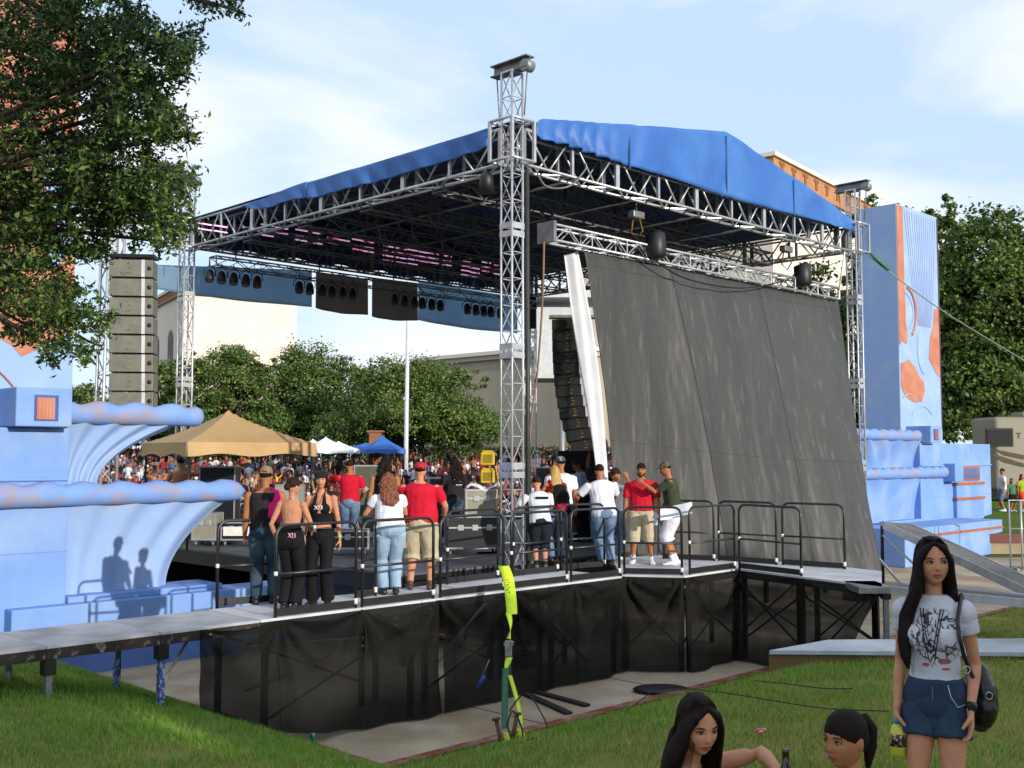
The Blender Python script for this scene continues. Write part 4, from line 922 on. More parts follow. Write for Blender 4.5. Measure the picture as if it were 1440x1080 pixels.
for (px, Y_, w_, m, l, pk) in ((458, 69, 3.0, m_wt, 'white peaked tent among the crowd, just right of the tan canopy', 614), (476, 71, 2.4, m_wt, 'white tent next to the blue tent, beyond the crowd', 620), (514, 72, 3.0, m_bt, 'left blue tent beyond the crowd, behind the brown pillar', 622), (538, 69, 2.4, m_bt, 'blue peaked tent under the tree, left of the flagpole', 612), (440, 71, 2.4, m_wt, 'white tent half hidden behind the tan canopy', 617)):
    P = at(px, 632, Y_); zp = at(px, pk, Y_).z; tent('party_tent', P.x, P.y, w_, w_, P.z + .0, zp, .3, m, l, zf=lawn_h(Y_), leg=True, val=.25, grp='party tents beyond the crowd')
g = MB(); P = at(528, 640, 73); g.box((P.x, P.y, (lawn_h(73) + at(528, 608, 73).z) / 2), (.8, .6, at(528, 608, 73).z - lawn_h(73)), V((1, 0, 0)), V((0, 1, 0))); g.box((P.x, P.y, at(528, 608, 73).z + .06), (1.1, .8, .12)); tag(g.build('brown_pillar', mat('brown pillar', '#8a5a3c', '#7a4e34')), 'brown pillar between the blue tents beyond the crowd', 'pillar')
# flagpole
P = at(571, 640, 72); g = MB(); g.tube([(P.x, P.y, lawn_h(72)), (P.x, P.y, 4), (P.x + .1, P.y, 16)], [.17, .15, .10], 12); tag(g.build('flagpole', mat('white pole', '#c9ccd2', '#b5b8be', rough=.4)), 'tall pale pole in front of the round tree beyond the crowd', 'pole')
# cases and gear
m_case = mat('grey road case', '#8d8a78', '#7d7a69', scale=3, rough=.5); m_casek = mat('black road case', '#1b1c1f', '#131417', scale=3, rough=.4, spec=.6)
def case(P, w, d, h, m, label, yaw=0., wheels=True, latch=2, lid=.35, group=None, plate=False, cat='road case'):
    X = V((cos(yaw), sin(yaw), 0)); Y = V((-sin(yaw), cos(yaw), 0)); zb = .12 if wheels else 0
    r = empty('road_case', P, label, cat, group); c = P + Y * (d / 2) + V((0, 0, zb + h / 2))
    g = MB(); g.box(c, (w - .012, d - .012, h - .012), X, Y); g.build('shell', m, r)
    g = MB(); e = .028
    for sx in (-1, 1):
        for sy in (-1, 1): g.box(c + X * (sx * (w - e) / 2) + Y * (sy * (d - e) / 2), (e, e, h), X, Y)
    for z in (-1, 1):
        for sy in (-1, 1): g.box(c + Y * (sy * (d - e) / 2) + ZUP * (z * (h - e) / 2), (w + .002, e + .002, e + .002), X, Y)
        for sx in (-1, 1): g.box(c + X * (sx * (w - e) / 2) + ZUP * (z * (h - e) / 2), (e + .003, d + .003, e + .003), X, Y)
    g.box(c - Y * (d / 2 + .001) + ZUP * (h / 2 - h * lid), (w, .01, .03), X, Y); g.build('edge_trim', m_alu, r)
    for i in range(latch):
        x = w * ((i + 1) / (latch + 1) - .5); g = MB(); g.box(c + X * x - Y * (d / 2 + .008) + ZUP * (h / 2 - h * lid), (.11, .014, .11), X, Y); g.build('latch', m_alu, r, bevel=.01)
    if plate: g = MB(); g.box(c - Y * (d / 2 + .01), (w * .82, .012, h * .5), X, Y); g.box(c - Y * (d / 2 + .02), (w * .25, .012, h * .25), X, Y); g.build('face_plate', m_white, r)
    if wheels:
        for sx in (-1, 1):
            for sy in (-1, 1):
                q = c + X * (sx * (w / 2 - .08)) + Y * (sy * (d / 2 - .08)); g = MB(); g.bar(V((q.x, q.y, P.z + .05)) - X * .02, V((q.x, q.y, P.z + .05)) + X * .02, .05, 10); g.box((q.x, q.y, P.z + .105), (.08, .08, .03), X, Y); g.build('caster', m_alud, r)
    return r
def onst(px, py, z=DZ): return atz(px, py, z)
case(atz(286, 768, DZ), .52, .6, .56, m_case, 'grey upright road case with silver corners on the stage, next to the blue basin', .0)
case(atz(332, 768, DZ), .66, .6, .38, m_casek, 'low black road case with a white faced front, left of the man in the vest', .0, plate=True)
case(atz(668, 781, DZ), 1.1, .7, .62, m_casek, 'large black road case with silver trim just left of the near tower', .12, latch=3)
top = atz(668, 781, DZ) + V((0.12, .15, .745)); case(top, .62, .45, .50, m_case, 'smaller open road case stacked on the large black case', .12, wheels=False)
case(atz(625, 770, DZ) + V((0, .8, 0)), .8, .6, 1.3, m_casek, 'black equipment rack behind the man in the red cap', .1)
case(atz(498, 766, DZ) + V((.1, 1.8, 0)), .75, .6, 1.55, mat('olive case', '#55574a', '#484a3e'), 'tall olive rack case behind the woman in the black cap', .05, wheels=True)
case(atz(404, 757, DZ), .6, .5, 1.22, mat('grey louvre', '#a9a9a6', '#94948f', scale=2), 'white louvred rack unit standing behind the two women in black', 0, wheels=False, latch=0)
case(V((at(305, 690, 24.5).x, 24.5, DZ)), .8, .5, 1.65, m_casek, 'black speaker box under the tan canopy tent', 0, wheels=False, latch=0)
case(V((at(250, 690, 25.4).x, 25.4, DZ)), .6, .5, 1.3, m_casek, 'small black box under the tan canopy, behind the lower basin rim', 0, wheels=False, latch=0)
# towels on the case
g = MB(); c = top + V((-.1, .1, .50)); rs = random.Random(2)
pts = []
def tw(a, b): return c + V((a * .7 - .2, b * .4 - .1, .03 + .09 * abs(mnoise.noise(V((a * 4, b * 4, 1)))) + .05 * sin(a * 9)))
g.smooth = True; g.grid(tw, 24, 14); o = g.build('white_towel', mat('white towel', '#d6dbe6', '#c3c9d6', rough=.95)); tag(o, 'crumpled white towels lying on the stacked cases', 'towel'); o.modifiers.new('s', 'SOLIDIFY').thickness = .03
# yellow power cabinets on the side
for i, (py, l) in enumerate(((645, 'upper yellow lamp housing on the stand left of the near tower'), (670, 'lower yellow lamp housing on the stand left of the near tower'))):
    P = at(686, py, 21.5); r = empty('yellow_lamp', P, l, 'yellow lamp', 'yellow lamps left of the near tower')
    g = MB(); g.box(P, (.27, .22, .25)); g.box(P + V((0, 0, .14)), (.22, .18, .04)); g.build('housing', mat('yellow paint', '#c9a818', '#b4940f', rough=.5), r, bevel=.025)
    g = MB(); g.box(P + V((0, -.112, 0)), (.18, .01, .16)); g.build('lens', mat('amber lens', '#8f7a20', '#7a6818', rough=.2), r)
    g = MB(); g.bar(P + V((.1, .05, -.1)), P + V((.1, .05, .15)), .03); g.build('bracket', m_black, r)
P = at(693, 700, 21.5); g = MB(); g.bar((P.x, P.y, DZ), (P.x, P.y, at(693, 630, 21.5).z), .025); g.bar((P.x - .3, P.y, DZ + .02), (P.x + .3, P.y, DZ + .02), .02); tag(g.build('lamp_stand', m_black), 'thin black stand carrying the two yellow lamps', 'stand')
cable([at(697, 655, 21.3), at(702, 690, 21.2), at(698, 720, 21.2), at(700, 760, 21.2)], .012, 'yellow cable hanging beside the yellow lamps', mat('yellow cable', '#c9a52a'))
# stage truss base clutter : aluminium lattice seen behind railings, black curtain masses
g = MB(); Pd = at(812, 700, 25.5); g.box((Pd.x, Pd.y, 2.5), (.9, .5, 2.0)); tag(g.build('black_drape', mat('black drape', '#121214', '#0c0c0e', rough=.9)), 'black curtain standing on the stage below the right speaker array', 'curtain')
cc = atz(775, 766, DZ); case(cc + V((1.1, 1.2, 0)), 1.4, .8, 1.25, m_casek, 'black flight case behind the man in the white shirt', -.4)
case(cc + V((.2, 2.2, 0)), 1.0, .8, 1.5, m_casek, 'dark rack case left of the blue shirted stage hand', -.2)
case(atz(640, 790, DZ) + V((-2.3, 1.2, 0)), 1.2, .6, .35, m_casek, 'flat black case on the stage floor behind the curly haired woman', .1)
# brown and black straps on the pavement, tower straps
m_yel = mat('yellow webbing', '#c4e025', '#a9c81c', scale=8, rough=.55); m_grn = mat('green webbing', '#1f5c42', '#184c36', scale=8, rough=.6)
def webbing(pts, w, label=None, m=None, parent=None, name='webbing', twist=0.):
    g = MB(); g.smooth = True; P = [V(p) for p in pts]; out = []
    for i in range(len(P) - 1):
        a = P[max(0, i - 1)]; b_ = P[i]; c = P[i + 1]; d = P[min(len(P) - 1, i + 2)]
        for k in range(8):
            t = k / 8; out.append(.5 * ((2 * b_) + (c - a) * t + (2 * a - 5 * b_ + 4 * c - d) * t * t + (3 * b_ - a - 3 * c + d) * t ** 3))
    out.append(P[-1]); n = len(out); vs = []
    for i, p in enumerate(out):
        an = twist * i / n; s_ = V((cos(an), sin(an), 0)) * w / 2; vs += [p - s_, p + s_]
    g.add(vs, [(2 * i, 2 * i + 1, 2 * i + 3, 2 * i + 2) for i in range(n - 1)])
    o = g.build(name, m, parent, smooth=True); o.modifiers.new('s', 'SOLIDIFY').thickness = .006; return o
YS = 14.1
sr = empty('guy_strap', at(715, 1048, 12.5), 'yellow and green ratchet straps tied from the near tower to a stake at the kerb', 'ratchet strap')
webbing([at(708, 796, 15.2), at(714, 812, 15.0), at(718, 838, 14.8), at(720, 864, 14.6)], .15, m=m_yel, parent=sr, name='yellow_webbing', twist=.4)
webbing([at(715, 862, 14.6), at(718, 880, 14.4), at(715, 898, 14.2)], .075, m=m_yel, parent=sr, name='yellow_webbing', twist=2.5)
webbing([at(716, 925, 14.0), at(713, 935, 13.9), at(711, 944, 13.8)], .085, m=m_yel, parent=sr, name='yellow_webbing', twist=1.5)
webbing([at(711, 940, 13.8), at(710, 980, 13.4), at(709, 1025, 12.9)], .085, m=m_grn, parent=sr, name='green_webbing', twist=.8)
webbing([at(717, 950, 13.7), at(727, 985, 13.3), at(733, 1020, 12.9), at(726, 1035, 12.8)], .05, m=m_yel, parent=sr, name='yellow_webbing', twist=1.2)
webbing([at(712, 1030, 12.6), at(714, 1040, 12.5), at(702, 1054, 12.2), at(684, 1059, 12.1)], .08, m=m_yel, parent=sr, name='yellow_webbing', twist=.8)
webbing([at(730, 1025, 12.6), at(740, 1045, 12.4), at(752, 1048, 12.3)], .07, m=m_yel, parent=sr, name='yellow_webbing', twist=1.8)
g = MB(); c = at(715, 912, 14.1); g.box(c, (.09, .05, .2)); g.bar(c + V((-.06, 0, .05)), c + V((.06, 0, .05)), .025, 10); g.bar(c + V((0, -.03, -.02)), c + V((.06, -.05, .1)), .015); g.build('ratchet', m_galv, sr, bevel=.008)
for (a, b_) in (((698, 1013), (706, 1048)), ((727, 1005), (720, 1045))): g = MB(); pa = at(*a, 12.5); pb = at(*b_, 12.45); g.bar(pa, pb, .026, 8); g.bar(pa, pa + (pa - pb).normalized() * .03, .05, 8); g.build('stake', mat('rusty steel', '#6b4a3a', '#54392d', rough=.8), sr)
for (a, b_, z) in (((722, 835), (722, 868), 0),): g = MB(); 
for k in range(6):
    g = MB(); q = at(714 + (k % 2) * 2, 815 + k * 3.4, 14.8); g.box(q + V((0, -.06, 0)), (.02, .003, .014)); g.build('print_mark', m_black, sr)
cable([at(716, 1000, 13.0), at(740, 975, 12.9), at(765, 1010, 12.5), at(775, 1040, 12.3)], .009, 'thin dark cable arching over the kerb beside the stake')
cable([at(722, 1046, 12.4), at(714, 1020, 12.5), at(722, 1000, 12.6), at(735, 1030, 12.5), at(728, 1050, 12.3)], .011, 'coiled wire wound round the stake at the kerb')
for (a, b_, l) in (((738, 975), (800, 1003), 'near black cable ramp crossing the concrete from under the mesh'), ((752, 972), (826, 992), 'far black cable ramp crossing the concrete from under the mesh')):
    pa, pb = atz(*a, .02), atz(*b_, .02); d = (pb - pa).normalized(); g = MB(); g.box((pa + pb) / 2, ((pb - pa).length, .12, .035), d, ZUP.cross(d)); tag(g.build('cable_cover', mat('black rubber', '#1f1b22', '#18151a', rough=.7), bevel=.01), l, 'cable cover')
g = MB(); p = atz(930, 969, .04); g.ball(p, (.42, .3, .05), 14, 6); tag(g.build('black_tarp', mat('dark plastic', '#231a26', '#1b141d', rough=.5)), 'crumpled dark plastic lying on the kerb below the mesh corner', 'plastic sheet')
for pts, l in (([gz(880, 1000) for _ in [0]] + [gz(x, y) for x, y in ((930, 968), (1000, 972), (1080, 984), (1160, 996), (1250, 1000))], 'dark hose lying across the grass behind the seated women'), ([gz(x, y) for x, y in ((1060, 957), (1110, 962), (1160, 968), (1200, 968))], 'short dark hose lying in the grass behind the long one')):
    cable([p + V((0, 0, .0)) for p in pts[-6 if len(pts) > 5 else 0:]], .006, l, cat='hose')
g = MB(); g.bar(at(688, 928, 14.4), at(676, 956, 14.4), .008, 6); o_ = g.build('hanging_tool', m_alud); tag(o_, 'thin screwdriver-like tool with blue grip hanging on the black mesh', 'tool'); g = MB(); g.bar(at(681, 950, 14.38), at(671, 967, 14.38), .026, 8); h_ = g.build('blue_grip', mat('blue grip', '#2d4f9c', '#27468c'), o_)
# beverage can on kerb
def can(P, m, label, h=.125, r=.033):
    e = empty('drink_can', P, label, 'can'); g = MB(); g.tube([P + V((0, 0, t)) for t in (0, .01, h - .012, h)], [r * .8, r, r, r * .8], 16); g.build('can_body', m, e); g = MB(); g.bar(P + V((0, 0, h - .001)), P + V((0, 0, h + .002)), r * .78, 16); g.build('lid', m_alu, e)
can(atz(440, 1047, .06), mat('green can', '#2c7f63', '#1f6a50', rough=.3, metal=.5), 'green drink can standing on the kerb corner')
P = gz(1062, 1026); g = MB(); g.tube([P + V((0, 0, -.02)), P + V((.025, .0, -.015)), P + V((.06, .012, -.012)), P + V((.1, .02, -.01))], [.012, .024, .026, .02], 10); tag(g.build('candy_wrapper', mat('red wrapper', '#b3262b', '#d9d3d0', scale=40, thr=(.5, .6), rough=.35)), 'crumpled red and white wrapper lying in the grass between the seated women', 'wrapper')
# ================================================================ foliage
def leaf_mesh(name, C, size, mats, parent=None, outward=None, seed=1, fold=.25, asp=.5, mfun=None):
    rs = np.random.RandomState(seed); n = len(C); C = np.asarray(C, np.float32)
    a = rs.normal(size=(n, 3)); a /= np.linalg.norm(a, axis=1)[:, None] + 1e-9
    nr = rs.normal(size=(n, 3)) + np.array([0, 0, .5])
    if outward is not None: nr += outward * 1.0
    t = np.cross(nr, a); t /= np.linalg.norm(t, axis=1)[:, None] + 1e-9
    b = np.cross(t, nr); b /= np.linalg.norm(b, axis=1)[:, None] + 1e-9
    nn_ = np.cross(t, b)
    L = (size * rs.uniform(.6, 1.25, n))[:, None]; W = L * asp
    v = np.empty((n, 4, 3), np.float32)
    v[:, 0] = C - t * L * .5; v[:, 1] = C - b * W * .5 + nn_ * L * fold * .3; v[:, 2] = C + t * L * .5 - nn_ * L * fold * .4; v[:, 3] = C + b * W * .5 + nn_ * L * fold * .3
    if parent is not None:
        P = V((0, 0, 0)); q = parent
        while q is not None: P = P + q.location; q = q.parent
        v -= np.array(P, np.float32)
    me = bpy.data.meshes.new(name); me.vertices.add(n * 4); me.vertices.foreach_set('co', v.ravel()); me.loops.add(n * 4)
    me.loops.foreach_set('vertex_index', np.arange(n * 4, dtype=np.int32)); me.polygons.add(n); me.polygons.foreach_set('loop_start', (np.arange(n) * 4).astype(np.int32))
    for m in mats: me.materials.append(m)
    mi = rs.randint(0, len(mats), n) if mfun is None else mfun(C, rs)
    me.polygons.foreach_set('material_index', np.asarray(mi, np.int32)); me.update(calc_edges=True)
    o = bpy.data.objects.new(name, me); COL.objects.link(o)
    if parent is not None: o.parent = parent
    return o
m_bark = mat('oak bark', '#4a3d30', '#2f2620', scale=6, rough=.95, bump=.7, bscale=18, stretch=(1, 1, .3))
lfA = leafmat('oak leaf', '#4d652a', '#5f7834', .3); lfB = leafmat('oak leaf dark', '#324720', '#405626', .25); lfC = leafmat('oak leaf pale', '#75883f', '#8a9a50', .35)
def tree(x, y, z0, h, lobes, label, nleaf=14000, lsize=.3, seed=1, group=None, cat='tree', trunk_r=.3, mats=None, tb=.35):
    """lobes: (dx, dy, dz_centre, rx, ry, rz) relative to the base"""
    rs = np.random.RandomState(seed); r = empty('oak_tree', (x, y, z0), label, cat, group); base = V((x, y, z0))
    g = MB(); fork = base + V((0, 0, h * tb)); g.tube([base + V((0, 0, -.1)), base + V((.05, 0, h * tb * .5)), fork], [trunk_r * 1.3, trunk_r, trunk_r * .85], 10)
    for L_ in lobes:
        c = base + V(L_[:3]); mid = fork.lerp(c, .5) + V((rs.uniform(-.5, .5), rs.uniform(-.5, .5), rs.uniform(-.3, .3)))
        g.tube([fork - V((0, 0, .3)), mid, c], [trunk_r * .55, trunk_r * .35, trunk_r * .12], 7)
        for k in range(5):
            a = rs.uniform(0, 6.28); e = c + V((cos(a) * L_[3] * .8, sin(a) * L_[4] * .8, rs.uniform(-.4, .8) * L_[5])); g.tube([mid.lerp(c, rs.uniform(.2, .8)), mid.lerp(e, .6), e], [trunk_r * .18, trunk_r * .12, trunk_r * .04], 5)
    g.build('trunk', m_bark, r)
    C = []; O = []; vol = sum(L_[3] * L_[4] * L_[5] for L_ in lobes)
    for L_ in lobes:
        share = int(nleaf * (L_[3] * L_[4] * L_[5]) / vol); ncl = max(10, share // 55)
        for k in range(ncl):
            d = rs.normal(size=3); d /= np.linalg.norm(d)
            if d[2] < -.5: d[2] *= -.4
            rr = rs.uniform(.55, 1.08) ** .6
            cc = np.array([L_[0], L_[1], L_[2]]) + d * rr * np.array(L_[3:6]); m_ = share // ncl
            s_ = rs.uniform(.22, .55) * min(L_[3:6]) * .42
            pts = cc + rs.normal(size=(m_, 3)) * np.array([s_, s_, s_ * .6])
            C.append(pts); O.append(np.repeat(d[None], m_, 0))
    C = np.concatenate(C) + np.array([x, y, z0]); O = np.concatenate(O)
    hz = (C[:, 2] - z0) / h
    def mf(C_, rs_):
        q = rs_.rand(len(C_)); return np.where(q < .45, 0, np.where(q < .8, 1, 2))
    leaf_mesh('crown', C, lsize, mats or [lfA, lfB, lfC], r, O, seed, asp=.6, mfun=mf)
    return r
def ptree(px0, px1, pytop, Y, label, seed, pybase=650, n=15000, ls=.32, group='oak trees beyond the crowd', zb=None, low=.25, mats=None):
    xc = (px0 + px1) / 2; zb = lawn_h(Y) if zb is None else zb; top = at(xc, pytop, Y).z; a = at(px0, 600, Y); b_ = at(px1, 600, Y); w_ = (b_.x - a.x) * 1.06; h = top - zb; x = (a.x + b_.x) / 2
    rs = random.Random(seed); lb_ = [(0, 0, h * .62, w_ * .30, w_ * .26, h * .30)]
    for k in range(7):
        an = k * .9 + rs.uniform(-.3, .3); lb_.append((cos(an) * w_ * .31, sin(an) * w_ * .25, h * rs.uniform(low + .08, low + .34), w_ * rs.uniform(.17, .23), w_ * .2, h * rs.uniform(.17, .23)))
    for k in range(5): lb_.append((rs.uniform(-.34, .34) * w_, rs.uniform(-.2, .1) * w_, h * rs.uniform(.64, .84), w_ * rs.uniform(.09, .15), w_ * .13, h * rs.uniform(.09, .15)))
    return tree(x, Y, zb, h, lb_, label, n, ls, seed, group, trunk_r=h * .035, mats=mats)
ptree(245, 400, 472, 84, 'bushy oak under the cream building, just right of the left towers', 11, n=42000, ls=.25, low=.1)
ptree(350, 515, 468, 90, 'darker tall oak between the cream building and the flagpole', 12, n=42000, ls=.25, low=.1)
ptree(440, 692, 490, 80, 'broad round oak behind the flagpole with its trunks showing below', 13, n=62000, ls=.24, low=.14)
ptree(160, 290, 490, 95, 'oak seen between the left speaker array and the second tower', 14, n=16000, low=.1)
ptree(60, 175, 530, 95, 'small oak low on the horizon left of the left speaker array', 15, n=12000, low=.1)
gR = 'large oaks behind the right wing'
ptree(1175, 1375, 255, 62, 'tall oak rising behind the right blue pylon', 21, group=gR, zb=.3, n=52000, ls=.32, low=.2)
ptree(1295, 1500, 262, 56, 'big oak above the parked motorhome at the right edge', 22, group=gR, zb=.5, n=64000, ls=.28, low=.22)
ptree(1060, 1240, 345, 68, 'oak showing between the roof edge and the black screen\'s right end', 23, group=gR, zb=.3, n=26000, ls=.34, low=.15)
ptree(1360, 1640, 290, 61, 'oak cut by the right frame edge', 24, group=gR, zb=.5, n=50000, ls=.32, low=.2)
# hedge
g = MB(); P = at(700, 632, 98); C = np.random.RandomState(3).uniform([-7, 96, 2.5], [12, 98, 4.1], (5000, 3)); o = leaf_mesh('hedge', C, .3, [lfA, lfB], None, None, 8); tag(o, 'low clipped green hedge behind the crowd under the beige wall', 'hedge')
# trees behind the camera that throw the shade of the foreground
for i, (pp, dd, hh) in enumerate(((-17, 36, 10.6), (-10, 37, 10.9), (-3, 35, 10.5), (4, 36, 10.7), (11, 36, 10.8), (18, 37, 11.2), (25, 38, 11.4))):
    b0 = V((.65, -.76, 0)).normalized() * dd + V((.76, .65, 0)).normalized() * pp
    lb_ = [(0, 0, hh * .72, 3.6, 3.6, hh * .26)] + [(cos(k) * 3.2, sin(k) * 3.2, hh * .62, 2.6, 2.6, hh * .24) for k in (0, 1.05, 2.1, 3.14, 4.2, 5.2)]
    tree(b0.x, b0.y, 2.2, hh, lb_, 'oak of the row standing behind the viewer', 9000, .55, 40 + i, 'oaks behind the viewer')
# ---- near oak overhanging from the left
rs = np.random.RandomState(17)
no = empty('oak_tree', (-9.5, 8.0, gh(-9.5, 8.0)), 'large oak whose dark leafy boughs hang into the top left corner', 'tree')
tb_ = V((-9.5, 8.0, 0)); g = MB(); g.tube([(-9.5, 8, .8), (-9.4, 8, 2.4), (-9.1, 8.2, 4.2), (-8.6, 8.4, 5.6)], [.55, .42, .38, .3], 12); g.build('trunk', m_bark, no)
hubs = [(V((-9.2, 8.2, 4.6)), V((-6.2, 9.4, 6.6))), (V((-8.8, 8.3, 5.2)), V((-6.0, 9.2, 8.0))), (V((-8.6, 8.4, 5.6)), V((-5.6, 8.6, 9.4))), (V((-9.2, 8.1, 4.4)), V((-5.9, 9.2, 5.3)))]
for a, b_ in hubs: g = MB(); g.tube([a, a.lerp(b_, .5) + V((0, 0, .35)), b_], [.22, .16, .09], 8); g.build('limb', m_bark, no)
blobs = [ # px, py, rx, ry, depth, weight
    (40, 60, 90, 80, 9.5, 1.6), (130, 50, 90, 60, 9, 1.5), (200, 75, 60, 45, 8.8, .8), (245, 70, 32, 14, 8.6, .16), (90, 150, 100, 70, 9.5, 1.6), (190, 150, 60, 40, 9, 1.0), (235, 175, 35, 25, 8.8, .3),
    (60, 240, 90, 60, 9.6, 1.5), (150, 235, 80, 45, 9.3, 1.2), (215, 270, 52, 36, 9.2, .75), (245, 245, 28, 10, 9, .14), (238, 316, 30, 20, 9.4, .3), (180, 300, 60, 30, 9.6, .7), (85, 315, 75, 45, 9.8, 1.0), (20, 330, 60, 70, 9.8, 1.1),
    (40, 400, 60, 45, 9.6, .7), (75, 455, 40, 40, 9.4, .35), (85, 425, 40, 30, 9.5, .32), (72, 490, 12, 22, 9.3, .07), (135, 450, 20, 34, 9.5, .15), (125, 480, 16, 30, 9.5, .07), (25, 450, 30, 25, 9.6, .18), (290, 4, 50, 6, 8.6, .07), (325, 12, 12, 10, 8.6, .03), (262, 45, 16, 8, 8.6, .04), (255, 105, 18, 16, 8.7, .07), (262, 190, 16, 14, 8.8, .06), (215, 338, 36, 8, 9.5, .1), (118, 355, 34, 18, 9.6, .2)]
C = []; O = []; tw_pts = []
for (px, py, rx, ry, dep, wt) in blobs:
    n = int(2550 * wt); nt_ = max(4, n // 22)
    for k in range(nt_):
        a = rs.uniform(0, 6.28); q = rs.uniform(0, 1) ** .5; x = px + cos(a) * rx * q; y = py + sin(a) * ry * q; D = dep + rs.normal() * .55
        P = at(x, y, D); dr = V((rs.normal() * .8 + .45, rs.normal() * .6, rs.normal() * .45 - .15)).normalized(); Lg = rs.uniform(.12, .26)
        tw_pts.append((P - dr * Lg * .5, P + dr * Lg * .5))
        for j in range(22):
            t = rs.uniform(-.55, .6); s_ = rs.normal(size=3) * .032; p = P + dr * (Lg * t) + V(s_); C.append(p[:]); O.append((0, -.2, .2))
g = MB()
for a, b_ in tw_pts[::2]: g.tube([a, (a + b_) / 2 + V((0, 0, .01)), b_], [.005, .004, .002], 3, cap=False)
g.build('twigs', m_bark, no)
g = MB()
for (px, py, rx, ry, dep, wt) in blobs[::1]:
    P = at(px, py, dep); hb = min(hubs, key=lambda h_: (h_[1] - P).length)[1]; g.tube([hb, hb.lerp(P, .5) + V((0, 0, .12)), P, P + V((.12, 0, -.05))], [.045, .03, .014, .005], 5)
g.build('branches', m_bark, no)
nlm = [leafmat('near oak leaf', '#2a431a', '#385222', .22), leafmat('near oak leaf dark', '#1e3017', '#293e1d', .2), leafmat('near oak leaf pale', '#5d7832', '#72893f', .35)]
C = np.array(C, np.float32)
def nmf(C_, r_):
    q = r_.rand(len(C_)); low = np.clip((6.2 - C_[:, 2]) / 1.2, 0, 1); return np.where(q < .18 + .3 * low, 2, np.where(q < .62, 0, 1))  # more pale leaves low down: sunlit lower boughs put into the leaf colour
leaf_mesh('crown', C, .062, nlm, no, np.array(O, np.float32), 3, asp=.42, mfun=nmf)
# unseen rest of its crown; masses over the viewer added to shade the boughs
C = []
for (x, y, z, rx, ry, rz, n) in ((-.25, 5.2, 8.7, 1.7, 1.7, 1.5, 9000), (.6, 3.6, 9.0, 1.7, 1.7, 1.5, 8000), (-8.5, 8, 10, 3.5, 3, 2.2, 9000), (-9.5, 8, 7, 2.5, 2.4, 1.8, 6000)):
    d = rs.normal(size=(n, 3)); d /= np.linalg.norm(d, axis=1)[:, None]; C.append(np.array([x, y, z]) + d * np.array([rx, ry, rz]) * rs.uniform(.2, 1, (n, 1)))
leaf_mesh('unseen_crown', np.concatenate(C), .12, nlm, no, None, 4, asp=.5)
# ================================================================ buildings
m_cream = mat('cream stone', '#dccfc4', '#d2c4b8', scale=.4, rough=.9, c3='#ddd3c9', s3=.15); m_creams = mat('shaded cream stone', '#b9a894', '#ad9c88', scale=.4)  # second cream is a darker copy, shade of the side face painted in
m_corn = mat('terracotta cornice', '#b08058', '#a3744e', scale=.8, rough=.9)
def building(name, P0, P1, depth, z0, z1, m, label, corn=0, dent=0, cm=None, cat='building'):
    P0 = V((P0.x, P0.y, 0)); P1 = V((P1.x, P1.y, 0)); X = (P1 - P0).normalized(); Y = ZUP.cross(X); Lg = (P1 - P0).length; c = (P0 + P1) / 2 + Y * depth / 2
    r = empty(name, (c.x, c.y, z0), label, cat); g = MB(); g.box((c.x, c.y, (z0 + z1) / 2), (Lg, depth, z1 - z0), X, Y); g.build('wall', m, r)
    if corn:
        g = MB(); g.box((c.x, c.y, z1 - corn / 2 + .3), (Lg + .8, depth + .8, corn), X, Y); g.build('cornice', cm or m_corn, r)
        g = MB(); g.box((c.x, c.y, z1 + .3 + .2), (Lg + 1.4, depth + 1.4, .4), X, Y); g.build('coping', m_cream, r)
        if dent:
            dm = mat('dark recess', '#8a5838', '#7c4e30')
            n = int(Lg / dent)
            for i in range(min(n, 40)):
                p = P0 + X * ((i + .5) * dent) - Y * .42; g = MB(); g.box((p.x, p.y, z1 - corn * .45 + .3), (dent * .18, .12, corn * .5), X, Y); g.box((p.x, p.y, z1 - corn * .2 + .3), (dent * .4, .13, corn * .16), X, Y); g.build('bracket', dm, r)
            for i in range(int(depth / dent)):
                p = P0 + Y * ((i + .5) * dent) - X * .42; g = MB(); g.box((p.x, p.y, z1 - corn * .45 + .3), (.12, dent * .3, corn * .5), X, Y); g.build('bracket', dm, r)
    return r, X, Y
# left cream building: corner at px 255
c0 = at(256, 500, 150); c1 = at(416, 500, 158); zt = at(300, 409, 152).z
bl1, X, Y = building('cream_building', c0, c1, 26, 0, zt, m_cream, 'tall cream building with thin terracotta cornice seen through the stage, left side', corn=1.1, dent=1.5, cm=mat('brown cornice', '#9c7460', '#8d6856'))
# arched window on its shaded flank
for (t, zz) in ((7, 0), (16, 0)):
    p = V((c0.x, c0.y, 0)) + Y * t - X * .06; g = MB(); n = 12; zs = at(226, 480, 156).z; pts = [(-1.6, -9), (1.6, -9)] + [(1.6 * cos(a * pi / n), 1.6 * sin(a * pi / n)) for a in range(n + 1)]
    vs = [p + Y * a + ZUP * (zs + b_) for a, b_ in pts]; g.add(vs, [list(range(len(vs)))]); g.build('arched_window', mat('window recess', '#5d5a60', '#4c4a50'), bl1)
s0 = at(355, 520, 120); s1 = at(300, 520, 120)
g = MB(); g.box(((s0.x + s1.x) / 2 + 0, 122, 5.5), (4.2, 4, 13.2)); o = g.build('low_annex', mat('tan annex', '#b8a690', '#a89680')); o.hide_render = False
tag(o, 'low tan block in front of the cream building, half hidden by oaks', 'building')
# beige long hall
h0 = at(588, 560, 128); h1 = at(800, 560, 112); zt = at(770, 497, 114).z
building('beige_hall', h0, h1, 30, 0, zt, mat('beige concrete', '#a39989', '#978d7d', scale=.3, rough=.9, stretch=(1, 1, .1)), 'long plain beige hall behind the crowd, right of the oaks', corn=.5, cm=mat('beige trim', '#b0a696', '#a59b8b'))
